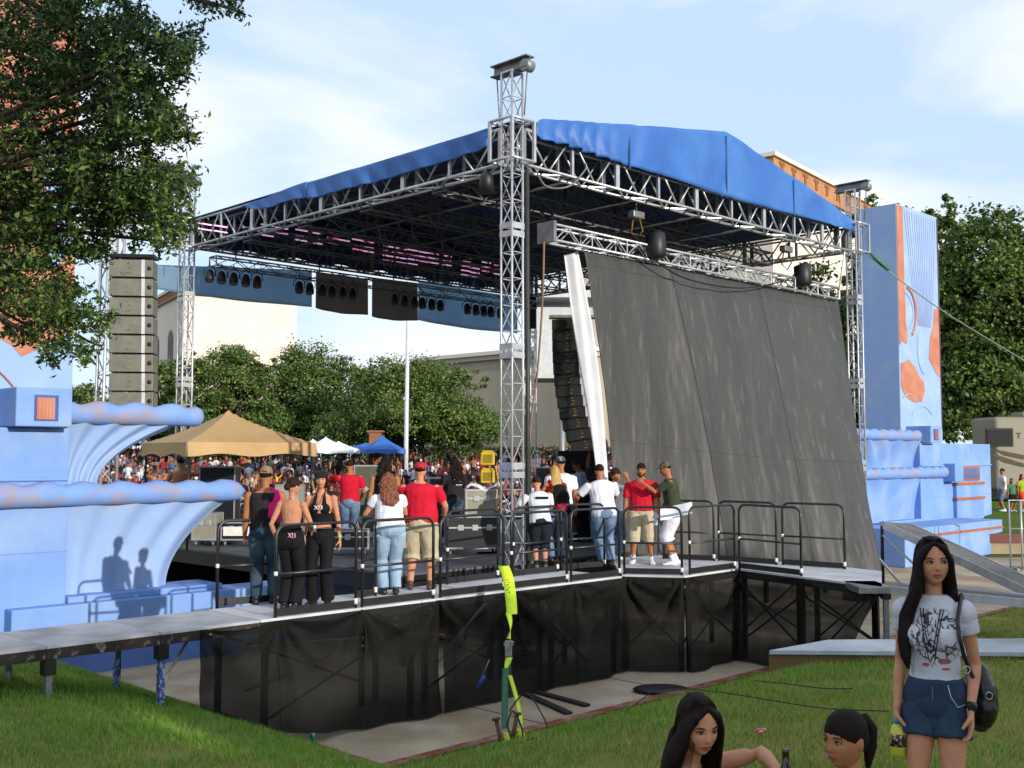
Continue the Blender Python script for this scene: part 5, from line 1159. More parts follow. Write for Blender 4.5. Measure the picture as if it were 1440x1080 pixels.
# right tall cream building over the canopy
d0 = at(1086, 300, 105); d1 = at(1250, 300, 132); zt = at(1086, 226, 105).z
bl2, X, Y = building('cream_building', d0, d1, 24, 0, zt, m_cream, 'tall cream building with bracketed orange cornice above the blue canopy, right', corn=1.9, dent=2.9)
# white back stage shell right of near tower (small white structure)
P = at(790, 455, 48); g = MB(); g.box((P.x, P.y, P.z - 1.0), (2.4, 3, 3.0)); g.box((P.x - .2, P.y - .6, P.z + 1.0), (3.4, 3.2, .3)); tag(g.build('white_canopy_box', mat('white panel', '#c5c7c9', '#b5b7ba')), 'pale boxy structure behind the right speaker array', 'booth'); 
g = MB(); g.bar((P.x, P.y, 0), (P.x, P.y, P.z - 2.8), .15); tag(g.build('booth_post', m_galv), 'post holding the pale boxy structure behind the speaker array', 'post')
# motorhome
r = empty('motorhome', (24, 47, .9), 'cream motorhome with dark window and brown swoosh, parked at the right edge', 'motorhome')
a = at(1362, 590, 47); zt = at(1400, 586, 47).z; m_rv = mat('rv cream', '#7e7867', '#757060', scale=1, rough=.4); zb = 1.9
g = MB(); g.box((a.x + 5.2, 48.2, (zt + zb) / 2), (8.2, 2.4, zt - zb)); g.build('body', m_rv, r, bevel=.12)
w0 = at(1387, 604, 47); w1 = at(1423, 626, 47); g = MB(); g.box(((w0.x + w1.x) / 2, 46.98, (w0.z + w1.z) / 2), (w1.x - w0.x + .12, .06, w0.z - w1.z + .12)); wf = g.build('window_frame', m_black, r, bevel=.03)
g = MB(); g.box(((w0.x + w1.x) / 2, 46.94, (w0.z + w1.z) / 2), (w1.x - w0.x, .03, w0.z - w1.z)); g.build('window', mat('dark glass', '#14161a', '#101216', rough=.08), r)
m_sw = mat('brown swoosh', '#4a3b30', '#3f3228'); 
for (pts) in ([(1398, 638), (1412, 643), (1440, 652), (1440, 657), (1412, 650), (1398, 642)], [(1400, 632), (1440, 640), (1440, 646), (1412, 640)]):
    g = MB(); vs = [V((at(x, y, 46.97).x, 46.97, at(x, y, 46.97).z)) for x, y in pts]; g.add(vs, [list(range(len(vs)))]); g.build('stripe', m_sw, r)
put_text('lettering', 'T', .35, m_sw, r, (at(1433, 613, 46.97).x - 24, 46.96 - 47, at(1433, 613, 46.97).z - .9), (1, 0, 0), (0, 0, 1))
g = MB(); g.box((a.x + 4.2, 48.2, zt + .12), (3.2, 1.2, .22)); g.build('roof_vent', m_rv, r, bevel=.05)
for xx in (2.6, 7.6):
    g = MB(); g.bar((a.x + xx, 47.1, 1.75), (a.x + xx, 47.4, 1.75), .45, 20); wh = g.build('wheel', m_black, r); g = MB(); g.bar((a.x + xx, 47.07, 1.75), (a.x + xx, 47.1, 1.75), .25, 16); g.build('rim', m_galv, wh)
g = MB(); g.box((a.x + 5.2, 48.2, 1.75), (8.0, 2.2, .35)); g.build('skirt', m_sw, r)
# ================================================================ people
def skin(name, a, b): return mat(name, a, b, scale=14, rough=.68, sss=.05, spec=.22, bump=.12, bscale=120, thr=(.3, .7))
SK_L = skin('light skin', '#c08a6c', '#ad775a'); SK_T = skin('tan skin', '#a8714f', '#96613f'); SK_B = skin('brown skin', '#7c4e36', '#6a4029')
H_DK = mat('dark hair', '#140d0c', '#1e1412', scale=30, rough=.65, spec=.15, stretch=(1, 1, .15)); H_BR = mat('brown hair', '#24150e', '#301d13', scale=30, rough=.7, spec=.15); H_AU = mat('auburn hair', '#5e3018', '#7c4424', scale=40, rough=.6); H_BL = mat('blond hair', '#b3904a', '#96733a', scale=40, rough=.5)
def cl(name, a, b=None, **k): return mat(name, a, b, scale=k.pop('scale', 6), rough=.85, spec=.2, bump=.3, bscale=60, **k)
T_RED = cl('red cloth', '#c01830', '#ad1429'); T_WHT = cl('white cloth', '#d4d6de', '#c6c9d4'); T_BLK = cl('black cloth', '#17161a', '#101013'); T_JEAN = cl('blue denim', '#5d7391', '#465c7b', scale=3, c3='#8093ab', s3=2.5); T_DJ = cl('dark denim', '#2b3d50', '#22313f', scale=3, c3='#4d6070', s3=3)
T_KHK = cl('khaki cloth', '#b7ab92', '#a79b82'); T_NAV = cl('navy cloth', '#20242f', '#191c26'); T_GRN = cl('olive cloth', '#3c4330', '#2f3526'); T_ORG = cl('orange cloth', '#d2441e', '#bd3a18'); T_PNK = cl('pink cloth', '#e0247c', '#c81e6c'); T_LB = cl('pale blue cloth', '#9db0cc', '#8c9fbe'); T_CHR = cl('charcoal cloth', '#29272b', '#1f1e22')
S_WHT = mat('white shoe', '#d9dade', '#c4c6cc', rough=.6); S_BRN = mat('brown shoe', '#4a322c', '#3a2722', rough=.6); S_BLK = mat('black shoe', '#1a1a1c', '#121214', rough=.5); SOLE = mat('rubber sole', '#c8c4ba', '#aaa69c')
M_EYEW = mat('eye white', '#989088', '#8e867f', rough=.5); M_IRIS = mat('dark iris', '#1d120c', '#120b08', rough=.15); M_LIP = mat('lip', '#9c4a48', '#8c3f3e', rough=.4); M_BROW = mat('eyebrow', '#1c120e', '#120c0a', rough=.9)
def ik(a, c, l1, l2, pole):
    d = c - a; L_ = d.length
    if L_ > (l1 + l2) * .995: c = a + d * ((l1 + l2) * .995 / L_); d = c - a; L_ = d.length
    x = (l1 * l1 - l2 * l2 + L_ * L_) / (2 * L_); h = sqrt(max(0, l1 * l1 - x * x)); n = V(pole) - d * (V(pole).dot(d) / d.length_squared)
    n = n.normalized() if n.length > 1e-4 else V((0, 1, 0)); return a + d.normalized() * x + n * h, c
def headmesh(g, c, R, s, female=False, n=56, m=48):
    vs = []; o = len(g.v)
    def pt(i, j):
        ph = -pi / 2 + pi * i / m; th = 2 * pi * j / n
        x = .074 * cos(ph) * sin(th); y = .094 * cos(ph) * cos(th); z = .117 * sin(ph)
        if z < 0:
            k = (-z / .117); f = max(0, cos(th)); b = max(0, -cos(th))
            x *= 1 - (.28 if female else .18) * k ** 1.4; y -= -.0 ; y *= 1 - .30 * b * k; z *= 1.0
            x *= 1 + .22 * k * (1 - k) ; y += .012 * f * k
        if y > 0:
            y *= .95
            G = lambda x0, z0, sx, sz: math.exp(-((x - x0) / sx) ** 2 - ((z - z0) / sz) ** 2)
            nz = 0
            if -.036 < z < .02: t = (.02 - z) / .048; nz = min(1, t) if z > -.028 else max(0, (z + .036) / .008)
            y += .023 * nz * math.exp(-(x / (.0085 + .004 * max(0, nz - .6))) ** 2)
            y += -.011 * (G(.031, .006, .015, .010) + G(-.031, .006, .015, .010)) + .004 * (G(.03, .026, .022, .007) + G(-.03, .026, .022, .007)) + .005 * (G(.042, -.024, .018, .018) + G(-.042, -.024, .018, .018))
            y += .0075 * G(0, -.0505, .021, .0045) + .008 * G(0, -.0605, .018, .0052) - .002 * G(0, -.0555, .03, .002) + .009 * G(0, -.090, .02, .014) - .004 * G(0, -.073, .02, .006)
        return V((x, y, z))
    for i in range(m + 1):
        for j in range(n): g.v.append(tuple(c + R @ (pt(i, j) * s)))
    for i in range(m):
        for j in range(n): g.addf([o + i * n + j, o + i * n + (j + 1) % n, o + (i + 1) * n + (j + 1) % n, o + (i + 1) * n + j])
    for sx in (-1, 1): g.ball(c + R @ (V((sx * .076, -.008, -.004)) * s), (.009 * s, .019 * s, .031 * s), 10, 7, R @ V((1, 0, 0)), R @ V((0, 1, 0)), R @ V((0, 0, 1)))
def hand(g, w_, d, palm, s=1., curl=.5, side=1):
    """w_ wrist, d direction, palm = palm normal, side +1 puts the thumb towards d x palm"""
    d = V(d).normalized(); p = V(palm); p = (p - d * p.dot(d)).normalized(); a = d.cross(p) * side
    g.limb([w_ - d * .01, w_ + d * .035 * s, w_ + d * .085 * s], [(.026 * s, .018 * s), (.038 * s, .016 * s), (.040 * s, .013 * s)], a)
    for k, (off, L_) in enumerate(((.030, .070), (.010, .079), (-.011, .073), (-.030, .057))):
        q = w_ + d * (.086 * s) + a * off * s; dd = (d + a * off * 1.6).normalized(); pts = [q - dd * .012]; c0 = curl * (1 + .12 * k)
        for t, l in enumerate((.44, .32, .26)):
            ang = c0 * (.5 + t * .55); dc = (dd * cos(ang) + p * sin(ang)); q = q + dc * (L_ * l * s); pts.append(q)
        g.limb(pts, [.0098 * s, .0092 * s, .0084 * s, .0070 * s], a)
    q = w_ + d * .022 * s + a * .03 * s; d1 = (d * .72 + a * .62 + p * .32 * (1 + curl)).normalized(); d2 = (d * .88 + a * .25 + p * .45 * (1 + curl)).normalized()
    g.limb([q - a * .014 * s, q + d1 * .034 * s, q + d1 * .034 * s + d2 * .03 * s, q + d1 * .034 * s + d2 * .055 * s], [.014 * s, .012 * s, .0105 * s, .0085 * s], p)
def RZ(a): return Matrix.Rotation(a, 3, 'Z')
def RX(a): return Matrix.Rotation(a, 3, 'X')
def RY(a): return Matrix.Rotation(a, 3, 'Y')
def person(loc, yaw, H, label, skinm, top=None, bottom=None, shoes=None, hair=None, female=False, girth=1., belly=0., lean=0., side=0., twist=0.,
           feet=((.10, 0), (-.10, 0)), footz=(0, 0), hands=None, poles=((.3, -1, 0), (-.3, -1, 0)), head=(0, 0, 0), curls=(.5, .5), palms=None, hdir=None, vox=.0085, face=False, socks=None, group='people on the stage and the walkway', sit=None, pelvis=None, detail=1, hw=None, cat='person', extra=None):
    s = H / 1.76
    yaw_r = radians(yaw)
    root = empty('person', loc, label, cat, group); root.rotation_euler = (0, 0, yaw_r)
    pc = V(pelvis) if pelvis else V((0, 0, .93)); U = RZ(radians(twist)) @ RY(radians(side)) @ RX(-radians(lean))
    def T(p): return pc + U @ (V(p) - V((0, 0, .93)))
    gi = girth
    if female: prof = [(.82, .12, .10, 0), (.90, .168, .118, -.012), (.97, .162, .115, -.01), (1.07, .122, .088, 0), (1.15, .122, .09, 0), (1.26, .142, .104, .008), (1.34, .150, .10, 0), (1.405, .150, .078, -.006), (1.445, .10, .062, -.008), (1.475, .050, .050, -.004)]
    else: prof = [(.82, .12, .10, 0), (.90, .162, .118, -.008), (.98, .158, .115, 0), (1.07, .150, .110, .004), (1.18, .160, .115, .004), (1.30, .182, .122, 0), (1.38, .188, .112, -.004), (1.43, .155, .085, -.008), (1.465, .085, .066, -.01), (1.49, .060, .058, -.008)]
    def bprof(z):
        b = belly * math.exp(-((z - 1.06) / .13) ** 2); return b
    def torso(g, z0, z1, inf=0., loose=0.):
        r_ = []; zs = [p[0] for p in prof]
        Z = sorted(set([z0, z1] + [z for z in zs if z0 < z < z1]))
        for z in Z:
            for (a, b) in zip(prof, prof[1:]):
                if a[0] <= z <= b[0]: t = (z - a[0]) / (b[0] - a[0]); w_, d_, yo = [a[i] + (b[i] - a[i]) * t for i in (1, 2, 3)]
            if z <= prof[0][0]: w_, d_, yo = prof[0][1:]
            lo = loose * max(0, min(1, (1.3 - z) / .35)); B = bprof(z)
            w2 = w_ * gi + inf + lo + B * .55; d2 = d_ * gi + inf + lo + B * .6
            if lo: w2 = max(w2, .155 * gi + inf + lo * .6); d2 = max(d2, .112 * gi + inf + lo * .6)
            c = T((0, yo + B * .5, z)); r_.append((c, U @ V((w2, 0, 0)), U @ V((0, d2, 0))))
        g.loft(r_)
    shw = (.165 if female else .198) * (1 + (gi - 1) * .8); hipx = .088 * gi
    SH = [T((shw, -.008, 1.392)), T((-shw, -.008, 1.392))]; HP = [pc + V((hipx, 0, -.04)), pc + V((-hipx, 0, -.04))]
    if hands is None: hands = ((shw + .09, .05, .80), (-shw - .09, .05, .80))
    AR = []
    for k in (0, 1):
        e, w_ = ik(SH[k], V(hands[k]), .285, .255, V(poles[k])); AR.append((SH[k], e, w_))
    LG = []
    for k in (0, 1):
        f = sit['ankles'][k] if sit else (feet[k][0], feet[k][1] - .02, .085 + footz[k]); kn, an = ik(HP[k], V(f), .43, .42, V(sit['kpole']) if sit else V((feet[k][0] * .25, 1, 0))); LG.append((HP[k], kn, an))
    fd = [V((.18 * (1 if k == 0 else -1), 1, 0)).normalized() if not (sit and 'fdir' in sit) else V(sit['fdir']).normalized() for k in (0, 1)]
    lg = (1.02 if female else 1.) * gi
    def leg(g, k, t1=1., inf=0., flare=0., t0=0.):
        a, b, c = LG[k]; P = [a, a.lerp(b, .35), a.lerp(b, .75), b, b.lerp(c, .28), b.lerp(c, .65), c]; R_ = [.092 * lg, .086 * lg, .062 * lg, .054 * lg, .056 * lg, .042 * lg, .035 * lg]; tt = [0, .18, .38, .5, .64, .82, 1.0]
        pts = []; rr = []
        for p, r, t in zip(P, R_, tt):
            if t <= t1 + 1e-6: pts.append(p); rr.append(r + inf + flare * t * t); last = (p, r, t)
            else:
                q = (t1 - last[2]) / (t - last[2])
                if q > .05: pts.append(last[0].lerp(p, q)); rr.append(last[1] + (r - last[1]) * q + inf + flare * t1 * t1)
                break
        rings = []
        for i, p in enumerate(pts):
            d = (pts[min(i + 1, len(pts) - 1)] - pts[max(0, i - 1)]).normalized(); A, B = g.frame(d, V((1, 0, 0))); rings.append((p, A * rr[i], B * rr[i] * 1.04))
        g.loft(rings)
    def foot(g, k, inf=0.):
        c = LG[k][2]; d = fd[k]; b = V((c.x, c.y, c.z - .085)); up = V((0, 0, 1))
        g.limb([c + V((0, 0, .03)), c + V((0, 0, -.02)), b + V((0, 0, .045)) - d * .02], [.036 + inf, .04 + inf, .040 + inf], V((1, 0, 0)))
        g.limb([b - d * .055 + up * .038, b + d * .05 + up * .042, b + d * .13 + up * .028, b + d * .18 + up * .02], [(.034 + inf, .036 + inf), (.040 + inf, .040), (.045 + inf, .026), (.034 + inf, .018)], V((1, 0, 0)))
    def arm(g, k, t1=1., inf=0., grow=0.):
        a, e, w_ = AR[k]; r = .9 if female else 1.08; r *= (1 + (gi - 1) * .7)
        P = [a, a.lerp(e, .3), a.lerp(e, .8), e, e.lerp(w_, .25), e.lerp(w_, .7), w_]; R_ = [.052 * r, .048 * r, .038 * r, .036 * r, .039 * r, .030 * r, .024 * r]; tt = [0, .15, .4, .5, .62, .85, 1.]
        pts = []; rr = []
        for p, q, t in zip(P, R_, tt):
            if t <= t1 + 1e-6: pts.append(p); rr.append(q + inf + grow * t)
            else:
                f_ = (t1 - tt[len(pts) - 1]) / (t - tt[len(pts) - 1])
                if f_ > .05: pts.append(pts[-1].lerp(p, f_)); rr.append(rr[-1] + (q + inf + grow * t - rr[-1]) * f_)
                break
        rings = []; 
        for i, p in enumerate(pts):
            d = (pts[min(i + 1, len(pts) - 1)] - pts[max(0, i - 1)]).normalized(); A, B = g.frame(d, V((0, 1, 0)))
            if i == 0: rings.append((p - d * rr[0] * .5, A * rr[0] * .3, B * rr[0] * .3))
            rings.append((p, A * rr[i], B * rr[i]))
        g.loft(rings)
    HR = U @ RZ(radians(head[0])) @ RX(radians(head[1])) @ RY(radians(head[2])) if True else U
    HR = RZ(radians(twist)) @ RX(-radians(lean) * .45) @ RZ(radians(head[0])) @ RX(radians(head[1])) @ RY(radians(head[2]))
    nb = T((0, -.005, 1.46)); hc = nb + (U @ V((0, 0, .075))) + HR @ V((0, .018, .105)); hs = 1.0 / (s ** .35)
    g = MB(); torso(g, .845, prof[-1][0])
    if female:
        for sx in (-1, 1): g.ball(T((sx * .068, .070, 1.262)), (.062, .056, .062))
        for sx in (-1, 1): g.ball(T((sx * .078, -.07, .90)), (.080, .070, .085))
    g.limb([T((0, -.012, 1.42)), nb, hc + HR @ V((0, -.018, -.055))], [(.062, .062), (.050, .052), (.050, .054)] if not female else [(.058, .055), (.044, .046), (.044, .048)], V((1, 0, 0)))
    headmesh(g, hc, HR, hs, female)
    pl = palms or ((-1, 0, 0), (1, 0, 0))
    for k in (0, 1):
        leg(g, k); foot(g, k); arm(g, k); g.ball(AR[k][0], .052 if female else .058)
        hd = V(hdir[k]) if hdir and hdir[k] else (AR[k][2] - AR[k][1])
        hand(g, AR[k][2], hd, V(pl[k]), .98, curls[k], side=(1 if k == 0 else -1))
    for q in g.v: pass
    def fin(gb, name, m, v=None, par=None, wr=0., wsc=14., smooth=2, hairy=None):
        def dsp(co, no):
            if wr:
                d = np.array([mnoise.noise(V((p[0] * wsc, p[1] * wsc, p[2] * wsc * .6))) + .5 * mnoise.noise(V((p[0] * wsc * 2.3, p[1] * wsc * 2.3, p[2] * wsc))) for p in co]); co = co + no * (d * wr + (wr * .75 if wr < .012 else 0))[:, None]
            if hairy:
                fr, am = hairy; c_ = np.array(hc); an = np.arctan2(co[:, 0] - c_[0], co[:, 1] - c_[1]); co = co + no * (am * (np.sin(an * fr + co[:, 2] * 9) + .6 * np.sin(an * fr * 2.3 + co[:, 2] * 23)))[:, None]
            return co * s
        me = evalmesh(gb, v or vox, smooth, name, dsp); return link_mesh(me, name, m, par or root)
    body = fin(g, 'body', skinm, smooth=1)
    parts = dict(T=T, U=U, AR=AR, LG=LG, HC=hc, HR=HR, hs=hs, root=root, s=s, fin=fin, torso=torso, arm=arm, leg=leg, SH=SH, pc=pc, body=body)
    if top:
        kind, m, hem, slv = top; g = MB(); name = {'tee': 'shirt', 'tank': 'tank_top', 'halter': 'halter_top', 'vest': 'vest'}[kind]
        if kind == 'tee':
            torso(g, hem, 1.462, .014, .022 * (0 if slv < 0 else 1)); slv = abs(slv)
            for k in (0, 1): arm(g, k, slv, .011, .03 if not female else .02); g.ball(AR[k][0] + V((0, 0, -.012)), .060 if not female else .062)
            if female:
                for sx in (-1, 1): g.ball(T((sx * .068, .070, 1.262)), (.072, .066, .072))
        elif kind in ('tank', 'vest'):
            torso(g, hem, 1.43, .013, .012)
            for k in (0, 1): g.limb([T(((.13 if k == 0 else -.13) * gi, .075, 1.36)), T(((.115 if k == 0 else -.115) * gi, 0, 1.455)), T(((.13 if k == 0 else -.13) * gi, -.085, 1.36))], [(.035, .016)] * 3, V((1, 0, 0)))
            if female:
                for sx in (-1, 1): g.ball(T((sx * .068, .070, 1.262)), (.070, .064, .070))
        else:
            torso(g, hem, 1.20, .010); 
            for sx in (-1, 1): g.ball(T((sx * .066, .068, 1.262)), (.070, .063, .072)); g.limb([T((sx * .068, .11, 1.30)), T((sx * .060, .075, 1.40)), T((sx * .045, .01, 1.475)), T((sx * .02, -.055, 1.49))], [(.035, .012), (.022, .010), (.014, .008), (.014, .008)], V((1, 0, 0)))
        parts['top'] = fin(g, name, m, wr=.0065 if kind != 'halter' else .003, v=vox * 1.05)
    if bottom:
        kind, m = bottom[:2]; g = MB(); torso(g, .81, bottom[2] if len(bottom) > 2 else 1.0, .021); g.ball(T((0, -.014, .915)), (.150 * gi + .01, .118 * gi + .04, .115))
        if female:
            for sx in (-1, 1): g.ball(T((sx * .078, -.07, .90)), (.096, .086, .100))
        for k in (0, 1): leg(g, k, {'pants': .985, 'flare': 1.0, 'shorts': .50, 'long_shorts': .60, 'mini': .17}[kind], {'pants': .018, 'flare': .008, 'shorts': .030, 'long_shorts': .034, 'mini': .02}[kind], {'pants': .014, 'flare': .045, 'shorts': .06, 'long_shorts': .04, 'mini': .05}[kind])
        parts['bottom'] = fin(g, {'pants': 'trousers', 'flare': 'trousers'}.get(kind, 'shorts'), m, wr=.008 if kind != 'flare' else .004, wsc=11, v=vox * 1.05)
    if shoes:
        for k in (0, 1):
            g = MB(); foot(g, k, .008); fin(g, 'shoe', shoes, v=vox * .9, smooth=1)
            if socks: g = MB(); a, b_, c = LG[k]; g.bar(c, c.lerp(b_, .25), .043, 10, .046); g.v = [tuple(V(p) * s) for p in g.v]; me = bpy.data.meshes.new('sock'); me.from_pydata(g.v, [], g.f); link_mesh(me, 'sock', socks, root)
    # ---- hair
    HX, HY, HZ = HR @ V((1, 0, 0)), HR @ V((0, 1, 0)), HR @ V((0, 0, 1))
    def hp(x, y, z): return hc + HR @ (V((x, y, z)) * hs)
    def hball(g, c, r): g.ball(hp(*c), tuple(q * hs for q in r), 16, 12, HX, HY, HZ)
    if hair:
        st, m = hair[:2]; g = MB(); hy = (40, .0006 if vox < .006 else .0012); wr = 0
        if st == 'short': hball(g, (0, -.014, .040), (.080, .0955, .086)); wr = .004
        elif st == 'curly':
            hball(g, (0, -.02, .03), (.088, .098, .105)); 
            g.limb([hp(0, -.05, .02), hp(0, -.075, -.08), T((0, -.13, 1.36)), T((0, -.145, 1.25))], [(.10, .06), (.125, .07), (.13, .055), (.09, .035)], V((1, 0, 0))); wr = .028; hy = None
        elif st == 'bun': hball(g, (0, -.014, .040), (.082, .097, .088)); hball(g, (-.0, -.11, -.01), (.045, .035, .045)); wr = .006
        elif st == 'bob': hball(g, (0, -.016, .034), (.084, .098, .096)); [g.limb([hp(sx * .066, -.005, .02), hp(sx * .074, .012, -.05), hp(sx * .068, .025, -.10)], [(.022, .05), (.02, .045), (.012, .03)], HX) for sx in (-1, 1)]; g.limb([hp(0, -.06, .0), hp(0, -.06, -.09)], [(.075, .04), (.06, .03)], HX)
        elif st == 'long':
            hball(g, (0, -.018, .026), (.083, .097, .103)); g.limb([hp(0, -.05, .03), hp(0, -.068, -.06), T((0, -.105, 1.42)), T((0, -.115, 1.28)), T((0, -.11, 1.16))], [(.083, .05), (.09, .045), (.105, .035), (.095, .03), (.05, .018)], V((1, 0, 0)))
        elif st == 'pony': g.ball(hp(0, -.012, .032), (.083 * hs, .098 * hs, .094 * hs), 20, 14, HX, HR @ V((0, cos(.26), sin(.26))), HR @ V((0, -sin(.26), cos(.26)))); hball(g, (0, -.040, .005), (.078, .068, .075)); g.limb([hp(0, -.095, .045), hp(0, -.125, .06), hp(0, -.155, .02), hp(0, -.15, -.06), hp(0, -.13, -.14)], [(.018, .018), (.03, .03), (.036, .034), (.032, .028), (.012, .012)], HX)
        if st: fin(g, 'hair', m, wr=wr, wsc=30 if st == 'curly' else 22, hairy=hy, v=vox)
    hat = extra.get('hat') if extra else None
    if hat:
        kind, m = hat; g = MB()
        if kind == 'cap':
            hball(g, (0, -.010, .052), (.088, .104, .080)); g.limb([hp(0, .07, .048), hp(0, .115, .046), hp(0, .155, .036)], [(.070, .010), (.066, .008), (.04, .006)], HX)
        elif kind == 'backcap':
            hball(g, (0, -.010, .050), (.088, .104, .080))
        elif kind == 'flat':
            hball(g, (0, -.005, .070), (.100, .112, .060)); hball(g, (0, .0, .045), (.090, .105, .035)); g.limb([hp(0, .08, .045), hp(0, .13, .036)], [(.07, .010), (.045, .007)], HX)
        elif kind == 'fedora':
            hball(g, (0, -.008, .075), (.085, .100, .072)); g.limb([hp(0, -.11, .045), hp(0, 0, .043), hp(0, .115, .045)], [(.06, .008), (.105, .008), (.06, .008)], HX)
        fin(g, 'hat', m, smooth=2, v=vox)
    if face:      # eyes, brows, mouth
        for sx in (-1, 1):
            g = MB(); g.ball(hp(sx * .031, .0695 if face == 1 else .0700, .006), (.0145 * hs, .0125 * hs, .0082 * hs), 16, 10, HX, HY, HZ); g.v = [tuple(V(p) * s) for p in g.v]; me = bpy.data.meshes.new('eye'); me.from_pydata(g.v, [], g.f); me.polygons.foreach_set('use_smooth', [True] * len(me.polygons)); link_mesh(me, 'eye', M_EYEW if face == 2 else M_IRIS, root)
            gz_ = extra.get('gaze', 0) if extra else 0
            if face == 2:
                g = MB(); g.ball(hp(sx * .031 + gz_, .0785, .0062), (.0070 * hs, .0048 * hs, .0072 * hs), 14, 8, HX, HY, HZ); g.v = [tuple(V(p) * s) for p in g.v]; me = bpy.data.meshes.new('iris'); me.from_pydata(g.v, [], g.f); link_mesh(me, 'iris', M_IRIS, root)
                g = MB(); g.tube([hp(sx * (.031 - .017), .0760, .0035), hp(sx * (.031 - .009), .0835, .0125), hp(sx * .031, .0845, .0150), hp(sx * (.031 + .010), .0800, .0125), hp(sx * (.031 + .0185), .070, .0060)], [.0012, .0020, .0024, .0024, .0014], 6); g.v = [tuple(V(p) * s) for p in g.v]; me = bpy.data.meshes.new('eyelid'); me.from_pydata(g.v, [], g.f); link_mesh(me, 'eyelid', M_BROW, root)
            g = MB(); g.tube([hp(sx * .013, .0860, .0235), hp(sx * .028, .0865, .0290), hp(sx * .042, .0790, .0285), hp(sx * .052, .0685, .0225)], [.0018, .0032, .0028, .0012], 6); g.v = [tuple(V(p) * s) for p in g.v]; me = bpy.data.meshes.new('eyebrow'); me.from_pydata(g.v, [], g.f); link_mesh(me, 'eyebrow', M_BROW, root)
        g = MB()
        yb = .0905
        g.tube([hp(-.0225, yb - .0075, -.0545), hp(-.010, yb + .0015, -.0500), hp(0, yb + .0030, -.0512), hp(.010, yb + .0015, -.0500), hp(.0225, yb - .0075, -.0545)], [.0012, .0036, .0036, .0036, .0012], 8)
        g.tube([hp(-.0215, yb - .0075, -.0555), hp(-.010, yb + .001, -.0602), hp(0, yb + .0030, -.0612), hp(.010, yb + .001, -.0602), hp(.0215, yb - .0075, -.0555)], [.0012, .0040, .0048, .0040, .0012], 8)
        g.v = [tuple(V(p) * s) for p in g.v]; me = bpy.data.meshes.new('lips'); me.from_pydata(g.v, [], g.f); me.polygons.foreach_set('use_smooth', [True] * len(me.polygons)); link_mesh(me, 'lips', M_LIP, root)
    if extra and extra.get('beard'):
        g = MB(); g.limb([hp(-.062, .03, -.05), hp(-.035, .072, -.088), hp(0, .082, -.10), hp(.035, .072, -.088), hp(.062, .03, -.05)], [(.012, .018), (.014, .018), (.014, .018), (.014, .018), (.012, .018)], HZ); g.limb([hp(-.026, .089, -.042), hp(0, .098, -.040), hp(.026, .089, -.042)], [.006, .007, .006], HZ); fin(g, 'beard', extra['beard'], v=.006)
    parts['add'] = lambda g, name, m, par=None: (lambda me: link_mesh(me, name, m, par or root))(_scaled(g, s, name))
    parts['hp'] = hp
    return parts
def _scaled(g, s, name):
    me = bpy.data.meshes.new(name); me.from_pydata([tuple(V(p) * s) for p in g.v], [], g.f); me.polygons.foreach_set('use_smooth', g.sm if any(g.sm) else [False] * len(g.f)); me.update(); return me
# ================================================================ cast on the walkway
def F(px, py, z=DZ): return atz(px, py, z)
def Hh(py_feet, py_top, D): return (py_feet - py_top) * D / FPX
M_BAND = mat('wristband', '#9fc07a', '#8caf6a'); M_PINKP = mat('pink print', '#d86a9c', '#e8c8d8', scale=60, thr=(.45, .55)); M_PAPER = mat('white paper', '#dfe3ea', '#d2d7e0', rough=.6); M_PHONE = mat('grey phone', '#8a8a90', '#6a6a70', rough=.3)
# man in vest
p = person(F(371, 849), 6, 1.74, 'man in black vest, jeans and tan hat, pink shirt slung over his shoulder', SK_T, ('vest', T_CHR, .96, 0), ('pants', T_DJ), S_BLK, ('short', H_DK), girth=1.06, head=(-8, -6, 0), hands=((.26, .12, .86), (-.27, .08, .84)), feet=((.11, .05), (-.10, -.04)), extra={'hat': ('fedora', mat('tan straw hat', '#8a7458', '#75614a', scale=20))})
g = MB(); g.smooth = True
def pk(a, b):     # cloth hanging over the shoulder, front to back
    t = b * 2 - 1; y = -.15 * t - .01 ; z = 1.47 - .30 * abs(t) ** 1.2 * (1.2 if t > 0 else .7); return V((.055 + .16 * a, y * 1.15 + .015 * sin(a * 9) - .01, z + .01 * sin(a * 12) - .09 * a * a))
g.grid(pk, 10, 20); o = p['add'](g, 'pink_shirt', T_PNK); o['label'] = 'pink shirt slung over the shoulder'; o.modifiers.new('s', 'SOLIDIFY').thickness = .03
# woman in halter, back to us
p = person(F(408, 857), -12, 1.62, 'woman seen from behind in black backless halter outfit with hair in a bun', SK_L, None, ('flare', T_BLK, 1.09), S_BLK, ('bun', H_BR), female=True, head=(-30, -4, 0), hands=((.17, .30, 1.02), (-.25, .10, .92)), poles=((.8, -1, -.3), (-.6, -1, 0)), feet=((.08, 0), (-.08, .0)), lean=2)
g = MB(); p['torso'](g, 1.0, 1.13, .010); [g.ball(p['T']((sx * .066, .066, 1.262)), (.072, .060, .078)) for sx in (-1, 1)]; g.limb([p['T']((-.13, .05, 1.22)), p['T']((0, .10, 1.2)), p['T']((.13, .05, 1.22))], [(.08, .02)] * 3, V((0, 0, 1))); p['fin'](g, 'halter_top', T_BLK)
g = MB(); g.tube([p['T']((.05, .06, 1.40)), p['T']((.052, -.01, 1.47)), p['T']((0, -.058, 1.475)), p['T']((-.052, -.01, 1.47)), p['T']((-.05, .06, 1.40))], .006, 6); p['add'](g, 'neck_strap', T_BLK)
g = MB(); g.box(p['AR'][0][2] + V((.0, .09, -.03)), (.05, .02, .11)); p['add'](g, 'phone', M_PHONE)
